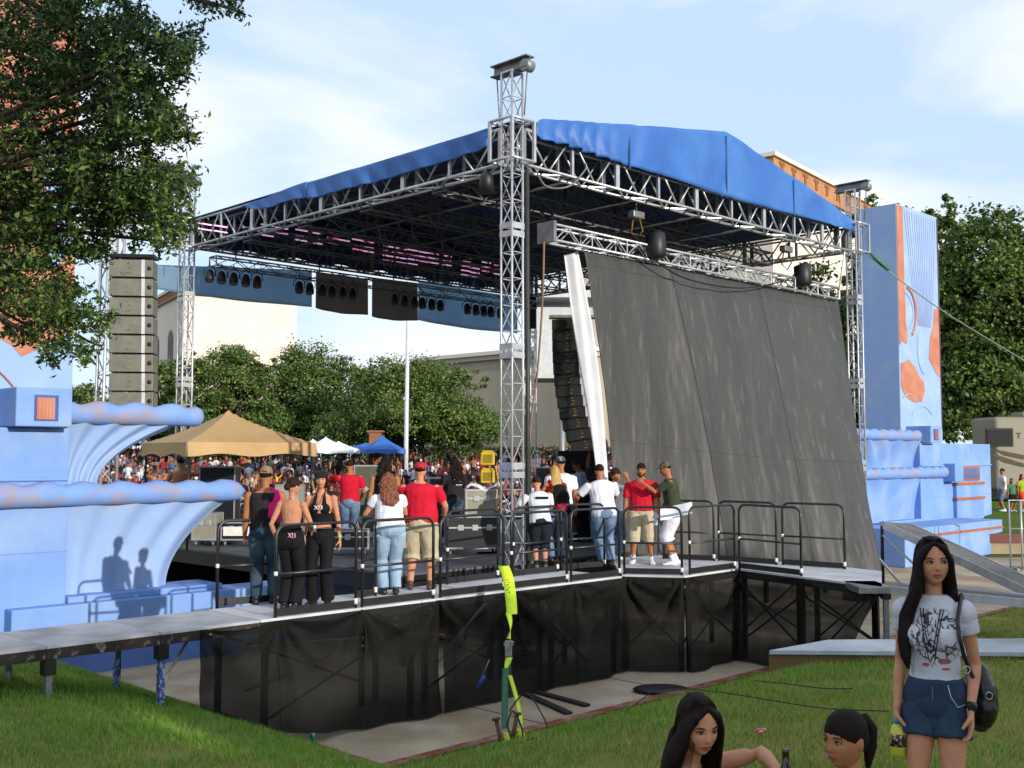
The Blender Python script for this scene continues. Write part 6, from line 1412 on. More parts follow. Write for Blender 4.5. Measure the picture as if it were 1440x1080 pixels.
put_text('printed_logo', 'XI3', .085, M_PINKP, p['root'], (.085 * .93, -.168 * .96, .915), (1, -.25, 0), (0, 0, 1))
# woman with black cap, facing us
p = person(F(450, 851), 176, 1.70, 'woman facing us in black newsboy cap, black halter top and black trousers', SK_L, ('halter', T_BLK, 1.07, 0), ('flare', T_BLK, 1.0), S_BLK, ('bob', H_DK), female=True, face=1, head=(4, 0, 0), hands=((.22, .06, .80), (-.27, .02, .80)), poles=((.4, -1, 0), (-.4, -1, 0)), feet=((.10, 0), (-.10, 0)), extra={'hat': ('flat', mat('black wool', '#121214', '#0c0c0e', scale=30, rough=.95))})
put_text('printed_logo', 'XI3', .075, mat('white print', '#e0c8d4', '#d8dadf'), p['root'], (-.0, .135, 1.235), (-1, 0, 0), (0, 0, 1), .02)
a, e, w_ = p['AR'][1]; g = MB(); g.bar(w_.lerp(e, .06), w_.lerp(e, .2), .031, 12); p['add'](g, 'wristband', M_BAND)
g = MB(); g.tube([p['T']((.04, .05, 1.46)), p['T']((.025, .12, 1.36)), p['T']((0, .135, 1.31)), p['T']((-.025, .12, 1.36)), p['T']((-.04, .05, 1.46))], .003, 5); p['add'](g, 'necklace', T_BLK)
g = MB(); g.box(p['T']((.075, .135, 1.02)), (.09, .008, .10)); p['add'](g, 'white_card', M_PAPER)
# red T-shirt man behind
p = person(F(491, 770), 4, 1.80, 'man in red T-shirt and jeans behind the woman in the black cap', SK_T, ('tee', T_RED, .93, .34), ('pants', T_JEAN), S_BRN, ('short', H_BR), head=(15, -10, 0), girth=1.05, hands=((.22, .25, 1.0), (-.42, .35, 1.32)), poles=((.5, -1, 0), (-1, -.5, 0)))
# curly haired woman
p = person(F(547, 836), 14, 1.70, 'woman with long curly auburn hair, white top and pale jeans leaning on the back railing', SK_L, ('tee', T_WHT, .92, .24), ('pants', cl('pale denim', '#8ba3bb', '#7690ab', scale=3, c3='#9fb4c8', s3=3)), S_BLK, ('curly', H_AU), female=True, girth=1.16, lean=20, head=(-10, -18, 0), hands=((.16, .48, 1.12), (-.24, .42, 1.12)), poles=((.6, -.5, -.6), (-.6, -.5, -.6)), feet=((.09, -.02), (-.08, .02)), pelvis=(0, -.05, .92))
# man in red cap
p = person(F(590, 829), -4, 1.80, 'heavy man from behind in red cap, red T-shirt and khaki cargo shorts', SK_L, ('tee', T_RED, .93, .34), ('long_shorts', T_KHK), S_BRN, ('short', H_DK), girth=1.20, belly=.06, head=(0, -4, 0), hands=((.30, .30, 1.0), (-.32, .40, 1.06)), poles=((.8, -1, 0), (-.9, -.8, 0)), feet=((.15, .02), (-.13, 0)), socks=T_WHT, extra={'hat': ('backcap', mat('red cap', '#b81626', '#a41220', rough=.8))})
g = MB(); g.box(V((-.205, -.02, .66)), (.04, .14, .17)); p['add'](g, 'cargo_pocket', T_KHK)
# dark tee men behind the case
p = person(F(627, 776) + V((.1, 1.2, 0)), 30, 1.86, 'man in charcoal T-shirt with white back print, standing behind the cases', SK_T, ('tee', T_CHR, .93, .34), ('pants', T_DJ), S_BLK, ('curly', H_DK), head=(20, -8, 0), hands=((.28, .25, 1.0), (-.30, .25, 1.0)))
for i in range(4): g = MB(); g.smooth = False; g.box(p['T']((.02 * (i % 2), -.150, 1.32 - i * .035)), (.16 - .03 * (i % 2), .02, .014)); p['add'](g, 'back_print', T_WHT)
p = person(F(527, 800) + V((0, 1.4, 0)), 10, 1.86, 'dark haired man half hidden behind the curly haired woman', SK_T, ('tank', T_BLK, .93, 0), ('pants', T_DJ), S_BLK, ('curly', H_DK), head=(-20, -5, 0))
# boy
p = person(F(760, 804), 8, 1.56, 'boy in white T-shirt and long navy shorts leaning on the railing beside the near tower', SK_L, ('tee', T_WHT, .90, .38), ('long_shorts', T_NAV), mat('patterned shoe', '#6d6042', '#3e3828', scale=40), ('short', H_BR), girth=1.05, lean=10, side=-4, head=(10, -16, 0), hands=((.18, .46, 1.08), (-.42, .34, 1.10)), poles=((.6, -.5, -.6), (-.7, -.5, -.5)), feet=((.09, 0), (-.07, .03)), socks=T_NAV)
g = MB(); g.box(p['T']((.05, -.158, 1.335)), (.24, .012, .045)); p['add'](g, 'shirt_bar', T_BLK)
# blonde woman with backpack
p = person(F(782, 790), 12, 1.72, 'blonde woman in orange top with red and black backpack, between the boy and the railing', SK_L, ('tank', T_ORG, .92, 0), ('pants', T_JEAN), S_BLK, ('long', H_BL), female=True, head=(8, -10, 0), lean=6, hands=((.20, .36, 1.05), (-.24, .36, 1.05)), poles=((.6, -.5, -.4), (-.6, -.5, -.4)))
g = MB(); g.limb([p['T']((.02, -.21, 1.36)), p['T']((.03, -.25, 1.2)), p['T']((.04, -.25, 1.02)), p['T']((.04, -.2, .9))], [(.10, .05), (.15, .09), (.16, .10), (.12, .06)], V((1, 0, 0))); b = p['fin'](g, 'backpack', T_BLK, wr=.006)
g = MB(); g.limb([p['T']((.04, -.30, 1.14)), p['T']((.05, -.325, 1.0)), p['T']((.05, -.28, .9))], [(.08, .03), (.12, .035), (.08, .03)], V((1, 0, 0))); p['fin'](g, 'backpack_pocket', T_RED)
for sx in (-1, 1): g = MB(); g.tube([p['T']((sx * .09, -.17, 1.36)), p['T']((sx * .115, -.02, 1.49)), p['T']((sx * .12, .12, 1.36)), p['T']((sx * .14, .10, 1.15))], .018, 6); p['add'](g, 'backpack_strap', T_RED)
# man white shirt + grey cap
p = person(F(789, 786), 20, 1.88, 'tall man in white T-shirt and grey cap, looking at the stage behind the blonde woman', SK_T, ('tee', T_WHT, .92, .36), ('pants', T_BLK), S_BLK, ('short', H_DK), girth=1.1, head=(0, -4, 0), extra={'hat': ('cap', mat('grey cap', '#8a8b90', '#3b3b42', scale=14, thr=(.45, .5)))})
# stage hands
p = person(F(822, 762), 40, 1.84, 'stage hand in pale blue shirt working beside the right speaker array', SK_B, ('tee', T_LB, .92, .36), ('pants', T_BLK), S_BLK, ('short', H_DK), lean=18, head=(0, -20, 0), hands=((.3, .45, 1.5), (-.2, .5, 1.3)), poles=((.8, -.3, -.5), (-.6, -.5, -.4)))
p = person(F(842, 763), -10, 1.80, 'stage hand in dark top with one arm raised, next to the white screen edge', SK_B, ('tee', T_CHR, .92, .3), ('pants', T_JEAN), S_BLK, ('short', H_DK), head=(0, 20, 0), hands=((.3, .2, 1.0), (-.22, .25, 2.0)), poles=((.5, -1, 0), (-1, 0, .2)))
# man white shirt and jeans
p = person(F(850, 796), 14, 1.76, 'broad man in white shirt and jeans leaning on the railing left of the screen', SK_T, ('tee', T_WHT, .84, .38), ('pants', T_JEAN), S_BRN, ('short', H_DK), girth=1.14, lean=12, side=-3, head=(-6, -12, 0), hands=((.22, .46, 1.10), (-.36, .44, 1.10)), poles=((.8, -.5, -.4), (-.9, -.5, -.4)), feet=((.12, 0), (-.02, .05)))
p = person(F(866, 787), -80, 1.66, 'woman in sunglasses and white top with a hand to her ear', SK_T, ('tee', T_WHT, .94, .24), ('pants', T_JEAN), S_WHT, ('bun', H_BR), female=True, face=1, head=(-10, 0, 0), hands=((.15, .20, 1.58), (-.20, .2, 1.0)), poles=((.6, .6, -1), (-.6, -1, 0)))
g = MB(); hp = p['hp']
for sx in (-1, 1): g.limb([hp(sx * .012, .096, .008), hp(sx * .05, .082, .008)], [(.014, .004)] * 2, p['HR'] @ V((0, 0, 1)))
p['add'](g, 'sunglasses', mat('black lens', '#0c0c0e', rough=.1))
# red polo man, facing us
p = person(F(903, 793), 172, 1.76, 'man facing us in red polo shirt and khaki shorts with goatee and white sneakers', SK_T, ('tee', T_RED, .93, .42), ('long_shorts', T_KHK), S_WHT, ('short', H_DK), girth=1.12, belly=.03, face=1, head=(-6, -8, 0), hands=((.30, .10, .82), (-.31, .16, .84)), poles=((.5, -1, 0), (-.5, -1, 0)), feet=((.16, 0), (-.16, .03)), socks=T_WHT, extra={'beard': H_DK})
g = MB(); g.loft([(p['T']((0, 0, 1.475)), p['U'] @ V((.075, 0, 0)), p['U'] @ V((0, .075, 0))), (p['T']((0, 0, 1.45)), p['U'] @ V((.098, 0, 0)), p['U'] @ V((0, .09, 0)))]); p['add'](g, 'collar', T_BLK)
a, e, w_ = p['AR'][0]; 
bt = empty('water_bottle', F(903, 793), 'clear bottle with blue and white label held low by the man in the red polo', 'bottle')
q = F(903, 793) + (RZ(radians(172)) @ (p['AR'][0][2] * p['s']))
q = at(922, 728, 18.9); bt.location = q
g = MB(); g.tube([q + V((0, 0, z)) for z in (-.13, -.12, .04, .08, .1)], [.03, .034, .034, .014, .014], 14); g.build('bottle_body', mat('clear plastic', '#aab6c4', '#9aa8b8', rough=.15), bt); g = MB(); g.bar(q + V((0, 0, -.07)), q + V((0, 0, .0)), .0355, 14); g.build('bottle_label', mat('blue white label', '#4d6fb4', '#e6e8ee', scale=30, thr=(.45, .5)), bt)
# green shirt man
p = person(F(949, 795), 82, 1.80, 'man in profile in olive T-shirt, camouflage cap and white shorts holding papers', SK_T, ('tee', T_GRN, .96, .36), ('long_shorts', T_WHT), S_WHT, ('short', H_DK), girth=1.0, face=1, lean=10, head=(0, -12, 0), hands=((.20, .12, .92), (-.12, .52, 1.38)), poles=((.5, -1, 0), (-.3, -.6, -1)), feet=((.12, 0), (-.08, .05)), socks=T_WHT, extra={'hat': ('cap', mat('camouflage cap', '#6d5c48', '#3b3226', scale=30, thr=(.45, .52)))})
q = at(950, 718, 18.6); g = MB(); g.smooth = False
def pap(a, b): return q + V((-.26 + .52 * a, -.05 + .05 * sin(a * 5), -.14 + .19 * b + .12 * a * (1 if a > .4 else .4) - .02))
g.grid(pap, 12, 4); o = g.build('paper_sheets', M_PAPER); tag(o, 'white paper sheets held by the man in the olive T-shirt', 'paper'); o.modifiers.new('s', 'SOLIDIFY').thickness = .01
# man under the tent
P = atz(243, 760, DZ) + V((0, .5, 0)); p = person(P, 20, 1.86, 'bare backed man with black cap bending under the tan canopy tent', SK_L, None, ('pants', T_DJ), S_BLK, ('short', H_DK), lean=12, hands=((.42, .40, 1.36), (-.2, .5, 1.1)), poles=((1, -.3, 0), (-.6, -.5, -.4)), extra={'hat': ('backcap', T_BLK)})
# far right trio
for (x, y0, y1, yaw, l, t, b, hr) in ((1411, 656, 716, 80, 'distant person in white top and denim, leftmost of three on the right bank', T_WHT, T_JEAN, 'short'), (1424, 668, 714, 190, 'distant person in green top, middle of three on the right bank', cl('green cloth', '#4c7a58', '#3f6a4c'), T_BLK, 'long'), (1438, 664, 716, 200, 'distant person in bright yellow top at the right frame edge', cl('lime cloth', '#9fae2e', '#8c9a26'), T_ORG, 'long')):
    P = at(x, y1, 43.5); z = .68 + .75 * min(1, (P.y - 38.3) / 26 * 3.4); P.z = z; person(P, yaw, (y1 - y0) * 43.5 / FPX, l, SK_T, ('tee', t, .92, .3), ('shorts', b), S_WHT, (hr, H_DK), vox=.02, group='people on the right bank', head=(0, 0, 0))
# ================================================================ crowd beyond the stage
cw = [cl('crowd ' + n, a, b) for n, a, b in (('red', '#8c2a34', '#7a222c'), ('white', '#c8c8d0', '#b8b9c4'), ('black', '#211f26', '#18171c'), ('maroon', '#6d2030', '#5a1826'), ('grey', '#77757c', '#67656c'), ('blue', '#46608c', '#3a527a'), ('pink', '#b47a88', '#a06a78'), ('tan', '#a8866a', '#96765c'), ('yellow', '#c8a83a', '#b4962e'), ('skin', '#a06c50', '#8c5c42'))]
cwt = [.11, .17, .30, .11, .08, .06, .03, .09, .01, .06]
def crowd_mesh(pose, res=8):
    """low detail standing figure as one mesh; slots: 0 skin 1 top 2 trousers 3 hair"""
    g = MB(); rs_ = random.Random(pose)
    def ring(c, a, b): return [(c[0] + a * cos(2 * pi * j / res), c[1] + b * sin(2 * pi * j / res), c[2]) for j in range(res)]
    def lf(rings, mi):
        o = len(g.v); 
        for r_ in rings: g.v += r_
        for i in range(len(rings) - 1):
            for j in range(res): g.f.append([o + i * res + j, o + i * res + (j + 1) % res, o + (i + 1) * res + (j + 1) % res, o + (i + 1) * res + j]); g.m.append(mi[i] if isinstance(mi, list) else mi); g.sm.append(True)
        g.f.append([o + (len(rings) - 1) * res + j for j in range(res)]); g.m.append(mi[-1] if isinstance(mi, list) else mi); g.sm.append(True)
    for sx in (-1, 1): lf([ring((sx * .1, 0, z), r, r) for z, r in ((0, .05), (.45, .06), (.88, .09))], 2)
    lf([ring((0, 0, z), a, b) for z, a, b in ((.8, .15, .11), (.95, .17, .12), (1.1, .15, .11), (1.3, .19, .12), (1.42, .17, .1), (1.47, .07, .06), (1.54, .055, .055))], [2, 1, 1, 1, 1, 0, 0])
    lf([ring((0, .0, z), a, b) for z, a, b in ((1.52, .05, .06), (1.57, .066, .08), (1.65, .075, .095), (1.71, .07, .088), (1.76, .035, .045))], [0, 0, 3, 3, 3])
    for sx in (-1, 1):
        up = (pose == 1 and sx == 1) or pose == 2
        sh = V((sx * .2, 0, 1.38)); el = sh + (V((sx * .14, .12, .16)) if up else V((sx * .06, .03, -.27))); ha = el + (V((-sx * .02, .05, .26)) if up else V((0, .12 if pose != 3 else .22, -.22 if pose != 3 else .06)))
        for (a, b, mi, r0, r1) in ((sh, el, 1, .055, .045), (el, ha, 0, .038, .028)):
            d = (b - a).normalized(); A, B = g.frame(d); o = len(g.v)
            for p_, r_ in ((a, r0), (b, r1)):
                for j in range(5): t = 2 * pi * j / 5; g.v.append(tuple(p_ + A * (cos(t) * r_) + B * (sin(t) * r_)))
            for j in range(5): g.f.append([o + j, o + (j + 1) % 5, o + 5 + (j + 1) % 5, o + 5 + j]); g.m.append(mi); g.sm.append(True)
            g.f.append([o + 5 + j for j in range(5)]); g.m.append(mi); g.sm.append(True)
    return g
base = [crowd_mesh(i) for i in range(4)]
rc = random.Random(12); spots = []
tries = 0
Y0 = 33.0; y = Y0
while y < 108:
    dx = .62 + .012 * (y - 33) ; x = -.39 * y
    while x < .135 * y:
        px_, py_ = x + rc.uniform(-.25, .25), y + rc.uniform(-.35, .35); u, v = toS(V((px_, py_, 0)))
        if v > 13.2 and not (px_ < -18 and py_ < 50) and rc.random() < .93 : spots.append((px_, py_))
        x += dx * rc.uniform(.8, 1.25)
    y += .85 + .028 * (y - 33)
spots.sort(key=lambda q: q[1] - .2 * q[0])
spots = spots[:5200]
names = ['red', 'white', 'black', 'maroon', 'grey', 'blue', 'pink', 'tan', 'yellow', 'skin toned']
protos = {}; cskin = [skin('crowd skin a', '#a87458', '#986448'), skin('crowd skin b', '#8a5a40', '#7a4c34')]; chair = [mat('crowd hair dark', '#1a1210', '#241814'), mat('crowd cap white', '#d0d0d4', '#c0c0c6'), mat('crowd cap red', '#8e1c28', '#7c1822')]
def visible_first(q):   # the ones that show between the gear
    a = q[0] / q[1] * FPX + 720; return q[1]
ind = spots[:300]; rest = spots[300:]
for (x, y) in ind:
    pz = rc.choices([0, 1, 2, 3], [6, 1, 1, 3])[0]; ci = rc.choices(range(10), cwt)[0]; hi = rc.choices([0, 1, 2], [8, 1.3, .7])[0]; key = (pz, ci, hi)
    if key not in protos:
        g = base[pz]; me = bpy.data.meshes.new('person'); me.from_pydata(g.v, [], g.f)
        for m in (cskin[ci % 2], cw[ci], T_DJ if ci % 2 else T_NAV, chair[hi]): me.materials.append(m)
        me.polygons.foreach_set('material_index', g.m); me.polygons.foreach_set('use_smooth', g.sm); protos[key] = me
    o = bpy.data.objects.new('person', protos[key]); COL.objects.link(o); o.location = (x, y, lawn_h(y)); o.rotation_euler = (0, 0, pi + rc.uniform(-.7, .7) + .5); k = rc.uniform(.9, 1.06); o.scale = (k, k, k)
    tag(o, 'spectator in %s top%s in the crowd beyond the stage' % (names[ci], (' with raised arms' if pz == 2 else ' with one arm up' if pz == 1 else '')), 'person', 'spectators beyond the stage')
# farther rows as one mass
vb = []; fb = []; mb_ = []; off = 0
pre = []
for g in base:
    # drop the legs to keep the mass light
    pre.append((np.array(g.v, np.float32), g.f, np.array(g.m)))
import itertools
VV = []; LP = []; LS = []; LT = []; MI = []
lo = 0; vo = 0
for (x, y) in rest:
    k = rc.choices([0, 1, 2, 3], [6, 1.2, 1.2, 3])[0]; v_, f_, m_ = pre[k]; a = pi + rc.uniform(-.8, .8); c_, s_ = cos(a), sin(a); q = rc.uniform(.88, 1.08)
    w_ = np.empty_like(v_); w_[:, 0] = (v_[:, 0] * c_ - v_[:, 1] * s_) * q + x; w_[:, 1] = (v_[:, 0] * s_ + v_[:, 1] * c_) * q + y; w_[:, 2] = v_[:, 2] * q + lawn_h(y)
    VV.append(w_); ci = rc.choices(range(10), cwt)[0]; hi = rc.choices([0, 1, 2], [8, 1.3, .7])[0]; mp_ = np.array([10 + ci % 2, ci, 12 + ci % 2, 14 + hi])
    for f in f_: LS.append(lo); LP.extend([i + vo for i in f]); lo += len(f)
    MI.append(mp_[m_]); vo += len(v_)
me = bpy.data.meshes.new('crowd'); VV = np.concatenate(VV); me.vertices.add(len(VV)); me.vertices.foreach_set('co', VV.ravel()); me.loops.add(len(LP)); me.loops.foreach_set('vertex_index', np.array(LP, np.int32)); me.polygons.add(len(LS)); me.polygons.foreach_set('loop_start', np.array(LS, np.int32))
for m in cw + cskin + [T_DJ, T_NAV] + chair: me.materials.append(m)
me.polygons.foreach_set('material_index', np.concatenate(MI).astype(np.int32)); me.update(calc_edges=True)
o = bpy.data.objects.new('crowd', me); COL.objects.link(o); tag(o, 'dense mass of spectators filling the lawn far beyond the stage', 'crowd', kind='stuff')
# ================================================================ women in the foreground
def graphic_tee():
    m = mat('printed white cotton', '#c9cbd6', '#bcbfcc', scale=6, rough=.85, spec=.2, bump=.2, bscale=90)
    nt = m.node_tree; n = nt.nodes; L = nt.links; b = n['Principled BSDF']; src = b.inputs['Base Color'].links[0].from_socket
    tc = n.new('ShaderNodeTexCoord'); sp = n.new('ShaderNodeSeparateXYZ'); L.new(tc.outputs['Object'], sp.inputs[0])
    def mth(op, a, b_=None, c=None):
        k = n.new('ShaderNodeMath'); k.operation = op
        for i, q in enumerate((a, b_, c)):
            if q is None: continue
            if isinstance(q, (int, float)): k.inputs[i].default_value = q
            else: L.new(q, k.inputs[i])
        return k.outputs[0]
    def ell(cx, cz, rx, rz, lo=.7, hi=1.0):
        dx = mth('DIVIDE', mth('SUBTRACT', sp.outputs[0], cx), rx); dz_ = mth('DIVIDE', mth('SUBTRACT', sp.outputs[2], cz), rz)
        r = mth('ADD', mth('MULTIPLY', dx, dx), mth('MULTIPLY', dz_, dz_)); k = n.new('ShaderNodeMapRange'); k.inputs[1].default_value = hi; k.inputs[2].default_value = lo; L.new(r, k.inputs[0]); return k.outputs[0]
    front = mth('GREATER_THAN', sp.outputs[1], 0.0)
    v = n.new('ShaderNodeTexVoronoi'); v.feature = 'DISTANCE_TO_EDGE'; v.inputs['Scale'].default_value = 34; mp = n.new('ShaderNodeMapping'); mp.inputs['Scale'].default_value = (1, .3, .62); mp.inputs['Rotation'].default_value = (0, .5, 0)
    nz = n.new('ShaderNodeTexNoise'); nz.inputs['Scale'].default_value = 16; L.new(tc.outputs['Object'], nz.inputs['Vector'])
    ad = n.new('ShaderNodeMix'); ad.data_type = 'RGBA'; ad.inputs[0].default_value = .08; L.new(tc.outputs['Object'], ad.inputs[6]); L.new(nz.outputs['Color'], ad.inputs[7]); L.new(ad.outputs[2], mp.inputs[0]); L.new(mp.outputs[0], v.inputs['Vector'])
    ln = mth('LESS_THAN', v.outputs['Distance'], .075)
    n2 = n.new('ShaderNodeTexNoise'); n2.inputs['Scale'].default_value = 11; L.new(tc.outputs['Object'], n2.inputs['Vector']); brk = mth('GREATER_THAN', n2.outputs['Fac'], .41)
    mask = mth('MULTIPLY', mth('MULTIPLY', ell(-.02, 1.13, .115, .135), front), mth('MULTIPLY', ln, brk))
    mx = n.new('ShaderNodeMix'); mx.data_type = 'RGBA'; L.new(mask, mx.inputs[0]); L.new(src, mx.inputs[6]); mx.inputs[7].default_value = srgb('#4a4a56')
    red = mth('MULTIPLY', mth('MULTIPLY', mth('MAXIMUM', ell(-.05, 1.02, .03, .014), mth('MAXIMUM', ell(.03, 1.0, .018, .010), ell(-.055, .985, .02, .007))), front), .85)
    m2 = n.new('ShaderNodeMix'); m2.data_type = 'RGBA'; L.new(red, m2.inputs[0]); L.new(mx.outputs[2], m2.inputs[6]); m2.inputs[7].default_value = srgb('#96304c'); L.new(m2.outputs[2], b.inputs['Base Color'])
    return m
FG = 'women on the grass in the foreground'
def strands(p, mt, n, seed, fall, front=(.6, .6)):
    # single strands laid over the hair so that its outline breaks up
    hp = p['hp']; rs = random.Random(seed); mb2 = [MB(), MB()]
    for i in range(n):
        sx = rs.choice((-1, 1)); ph = rs.uniform(.78, 3.1); y0 = rs.uniform(-.05, .055) if ph < 1.8 else rs.uniform(-.07, .0); k = rs.uniform(1.0, 1.07)
        X_, Y_ = sin(ph) * sx, cos(ph); w = rs.uniform(-.012, .012); L_ = fall * rs.uniform(.6, 1.15)
        pts = [hp(sx * .004, y0, .117), hp(sx * .030 * k, .6 * y0 + .02 * Y_, .112 * k), hp(X_ * .068 * k, Y_ * .072 - .012, .075 * k), hp(X_ * .084 * k, Y_ * .085 - .016, .015), hp(X_ * .090 * k + w * .4, Y_ * .082 - .02, -.06), hp(X_ * .102 * k + w, Y_ * .065 - .03, -.06 - L_ * .4), hp(X_ * .105 * k + w * 2, Y_ * .055 - .045, -.06 - L_)]
        mb2[i % 2].tube(pts, [.0007, .0010, .0012, .0012, .0012, .0011, .0004], 3, cap=False)
    p['add'](mb2[0], 'hair_strands', mt); p['add'](mb2[1], 'hair_strands', mat('hair highlight', '#2a1b16', '#38251d', rough=.5, spec=.3))
def align(p, px, py, D):
    hc_ = RZ(p['root'].rotation_euler.z) @ (p['HC'] * p['s']); p['root'].location = at(px, py, D) - hc_
SKF = skin('foreground light skin', '#c99273', '#b98063'); SKG = skin('foreground tan skin', '#b07a5a', '#a06c4c')  # slightly paler skin tones for the women on the grass
m_shorts = cl('dark blue denim', '#2c3c52', '#3a4d66', scale=8, c3='#24324a', s3=4)
D0 = 4.87; gx = at(1322, 900, D0).x; g0 = gh(gx, D0)
D0 = 5.15; p = person((gx, D0, g0), 152, 1.57, 'young long-haired woman standing at right in printed white T-shirt and denim shorts', SKF, ('tee', graphic_tee(), 1.005, -.2), ('mini', m_shorts, 1.045), S_WHT, None, female=True, girth=.84, face=2, group=None,
           head=(20, -2, 2), hands=((.185, .06, .885), (-.175, .10, .91)), poles=((.15, -1, 0), (-.25, -1, 0)), curls=(.95, .55), palms=((-1, .1, 0), (.9, .2, 0)), hdir=((.0, .1, -1), (-.05, .2, -1)), feet=((.09, 0), (-.10, .02)), vox=.0052, extra={'gaze': -.005})
align(p, 1312, 790, D0)
T = p['T']; hp = p['hp']; HX = p['HR'] @ V((1, 0, 0)); s_ = p['s']
def WL(q): return p['root'].location + RZ(p['root'].rotation_euler.z) @ (V(q) * s_)
g = MB(); HYv, HZv = p['HR'] @ V((0, 1, 0)), p['HR'] @ V((0, 0, 1))
(lambda Yt, Zt: g.ball(hp(0, -.018, .030), tuple(q * p['hs'] for q in (.082, .096, .097)), 24, 16, HX, Yt, Zt))(p['HR'] @ V((0, cos(.38), sin(.38))), p['HR'] @ V((0, -sin(.38), cos(.38))))
# side-parted falls framing the face, longer on her right side, brushed forward over the shoulder
g.limb([hp(.006, .050, .098), hp(.048, .060, .070), hp(.075, .040, .015), hp(.083, .030, -.06), hp(.090, .035, -.13), T((.125, .075, 1.36)), T((.130, .105, 1.26)), T((.125, .120, 1.16)), T((.115, .118, 1.10))], [(.007, .012), (.016, .024), (.019, .038), (.024, .046), (.030, .044), (.036, .036), (.036, .026), (.026, .018), (.008, .008)], HX)
g.limb([hp(.0, .052, .098), hp(-.044, .060, .072), hp(-.073, .038, .018), hp(-.080, .012, -.06), hp(-.084, -.012, -.13), T((-.100, -.035, 1.38)), T((-.105, -.085, 1.30)), T((-.09, -.10, 1.2))], [(.007, .012), (.015, .022), (.017, .038), (.020, .046), (.026, .045), (.034, .040), (.03, .03), (.01, .01)], HX)
g.limb([hp(0, -.05, .03), hp(0, -.068, -.06), T((.02, -.095, 1.40)), T((.03, -.115, 1.25)), T((.03, -.11, 1.10))], [(.083, .05), (.09, .045), (.115, .04), (.105, .03), (.05, .018)], V((1, 0, 0)))
p['fin'](g, 'hair', H_DK, wr=.0018, wsc=26, hairy=(46, .0006), v=.005)
rs = random.Random(5); g = MB()     # loose strands
for i in range(70):
    x0 = rs.uniform(.06, .10); y0 = rs.uniform(-.01, .07); x1 = rs.uniform(.09, .165); ze = rs.uniform(1.06, 1.22)
    g.tube([hp(x0 * .95, y0 * .8, .01), hp(x0 + .008, y0, -.09), T((x1 * .93, y0 + .035, 1.37)), T((x1, .10 + rs.uniform(0, .035), 1.25)), T((x1 - .01, .12 + rs.uniform(-.01, .02), ze))], [.0012, .0014, .0014, .0012, .0005], 3)
    x0 = -rs.uniform(.05, .085); g.tube([hp(x0, y0 * .8, .03), hp(x0 * 1.06, y0 * .6, -.08), T((x0 * 1.35, -.02, 1.38)), T((x0 * 1.4, -.07, 1.28))], [.0012, .0014, .0013, .0005], 3)
p['add'](g, 'loose_hair', H_DK)
for k, (w_, zb) in enumerate(((.05, 1.12), (.035, 1.19))):
    g = MB(); g.tube([T((w_ + .012, -.01, 1.468)), T((w_ + .006, .075, 1.40)), T((w_ * .7, .138, 1.28)), T((w_ * .3 - .005, .148, zb + .04)), T((-.005, .140, zb)), T((-w_ * .3 - .005, .148, zb + .04)), T((-w_ * .7, .138, 1.28)), T((-w_ - .006, .075, 1.40)), T((-w_ - .012, -.01, 1.468))], .0026, 6); p['add'](g, 'necklace', T_BLK)
a, e, w_ = p['AR'][1]; d = (e - w_).normalized(); g = MB(); g.bar(w_ + d * .012, w_ + d * .04, .030, 18); wt = p['add'](g, 'watch_strap', S_BLK)
q = w_ + d * .026 + V((-.004, .029, 0)); g = MB(); g.bar(q, q + V((-.002, .009, 0)), .019, 18); p['add'](g, 'watch_face', mat('watch glass', '#22242a', '#15161a', rough=.1), wt)
g = MB(); g.tube([T((-.075, .135, 1.035)), T((-.09, .145, .98)), T((-.12, .13, .93)), T((-.15, .09, .94))], .0018, 5); p['add'](g, 'earphone_cord', T_WHT)
g = MB(); g.box(T((.0, .124, .985)), (.003, .004, .07)); p['add'](g, 'fly_seam', mat('seam', '#8a7a58', '#75674a'))
# handbag hanging from her left shoulder
sh = WL(p['SH'][1]); c = sh + V((.10, .10, -.40)); hb = empty('handbag', c, 'black leather handbag with metal rings hanging from the standing woman\'s shoulder', 'handbag')
m_lea = mat('black leather', '#17161a', '#0f0f12', rough=.3, scale=12, bump=.4, bscale=30)
g = MB(); g.limb([c + V((0, 0, .13)), c + V((.002, 0, .05)), c + V((.006, 0, -.05)), c + V((.0, 0, -.13))], [(.04, .06), (.068, .10), (.076, .115), (.05, .08)], V((1, 0, 0)))
me = evalmesh(g, .007, 1, 'bag_body', lambda co, no: co + no * np.array([.006 * mnoise.noise(V((q[0] * 22, q[1] * 22, q[2] * 14))) for q in co])[:, None] - np.array(hb.location, np.float32)); link_mesh(me, 'bag_body', m_lea, hb)
fr = WL(V((-.125, .105, 1.36))); tp = WL(V((-.135, -.005, 1.475))); bk = WL(V((-.14, -.10, 1.36)))
g = MB(); g.tube([c + V((-.05, -.10, .06)), WL(V((-.155, .125, 1.18))), WL(V((-.135, .125, 1.28))), fr, tp, bk, c + V((.02, .10, .10))], .0095, 8); g.build('strap', m_lea, hb)
for q in (WL(V((-.165, .135, 1.12))), c + V((.0, -.112, .02))):
    q = q; g = MB(); g.tube([q + V((.016 * cos(t * pi / 8), 0, .016 * sin(t * pi / 8))) for t in range(17)], .0032, 6, cap=False); g.build('metal_ring', mat('silver', '#b9babd', '#a2a3a8', rough=.2, metal=.9), hb)
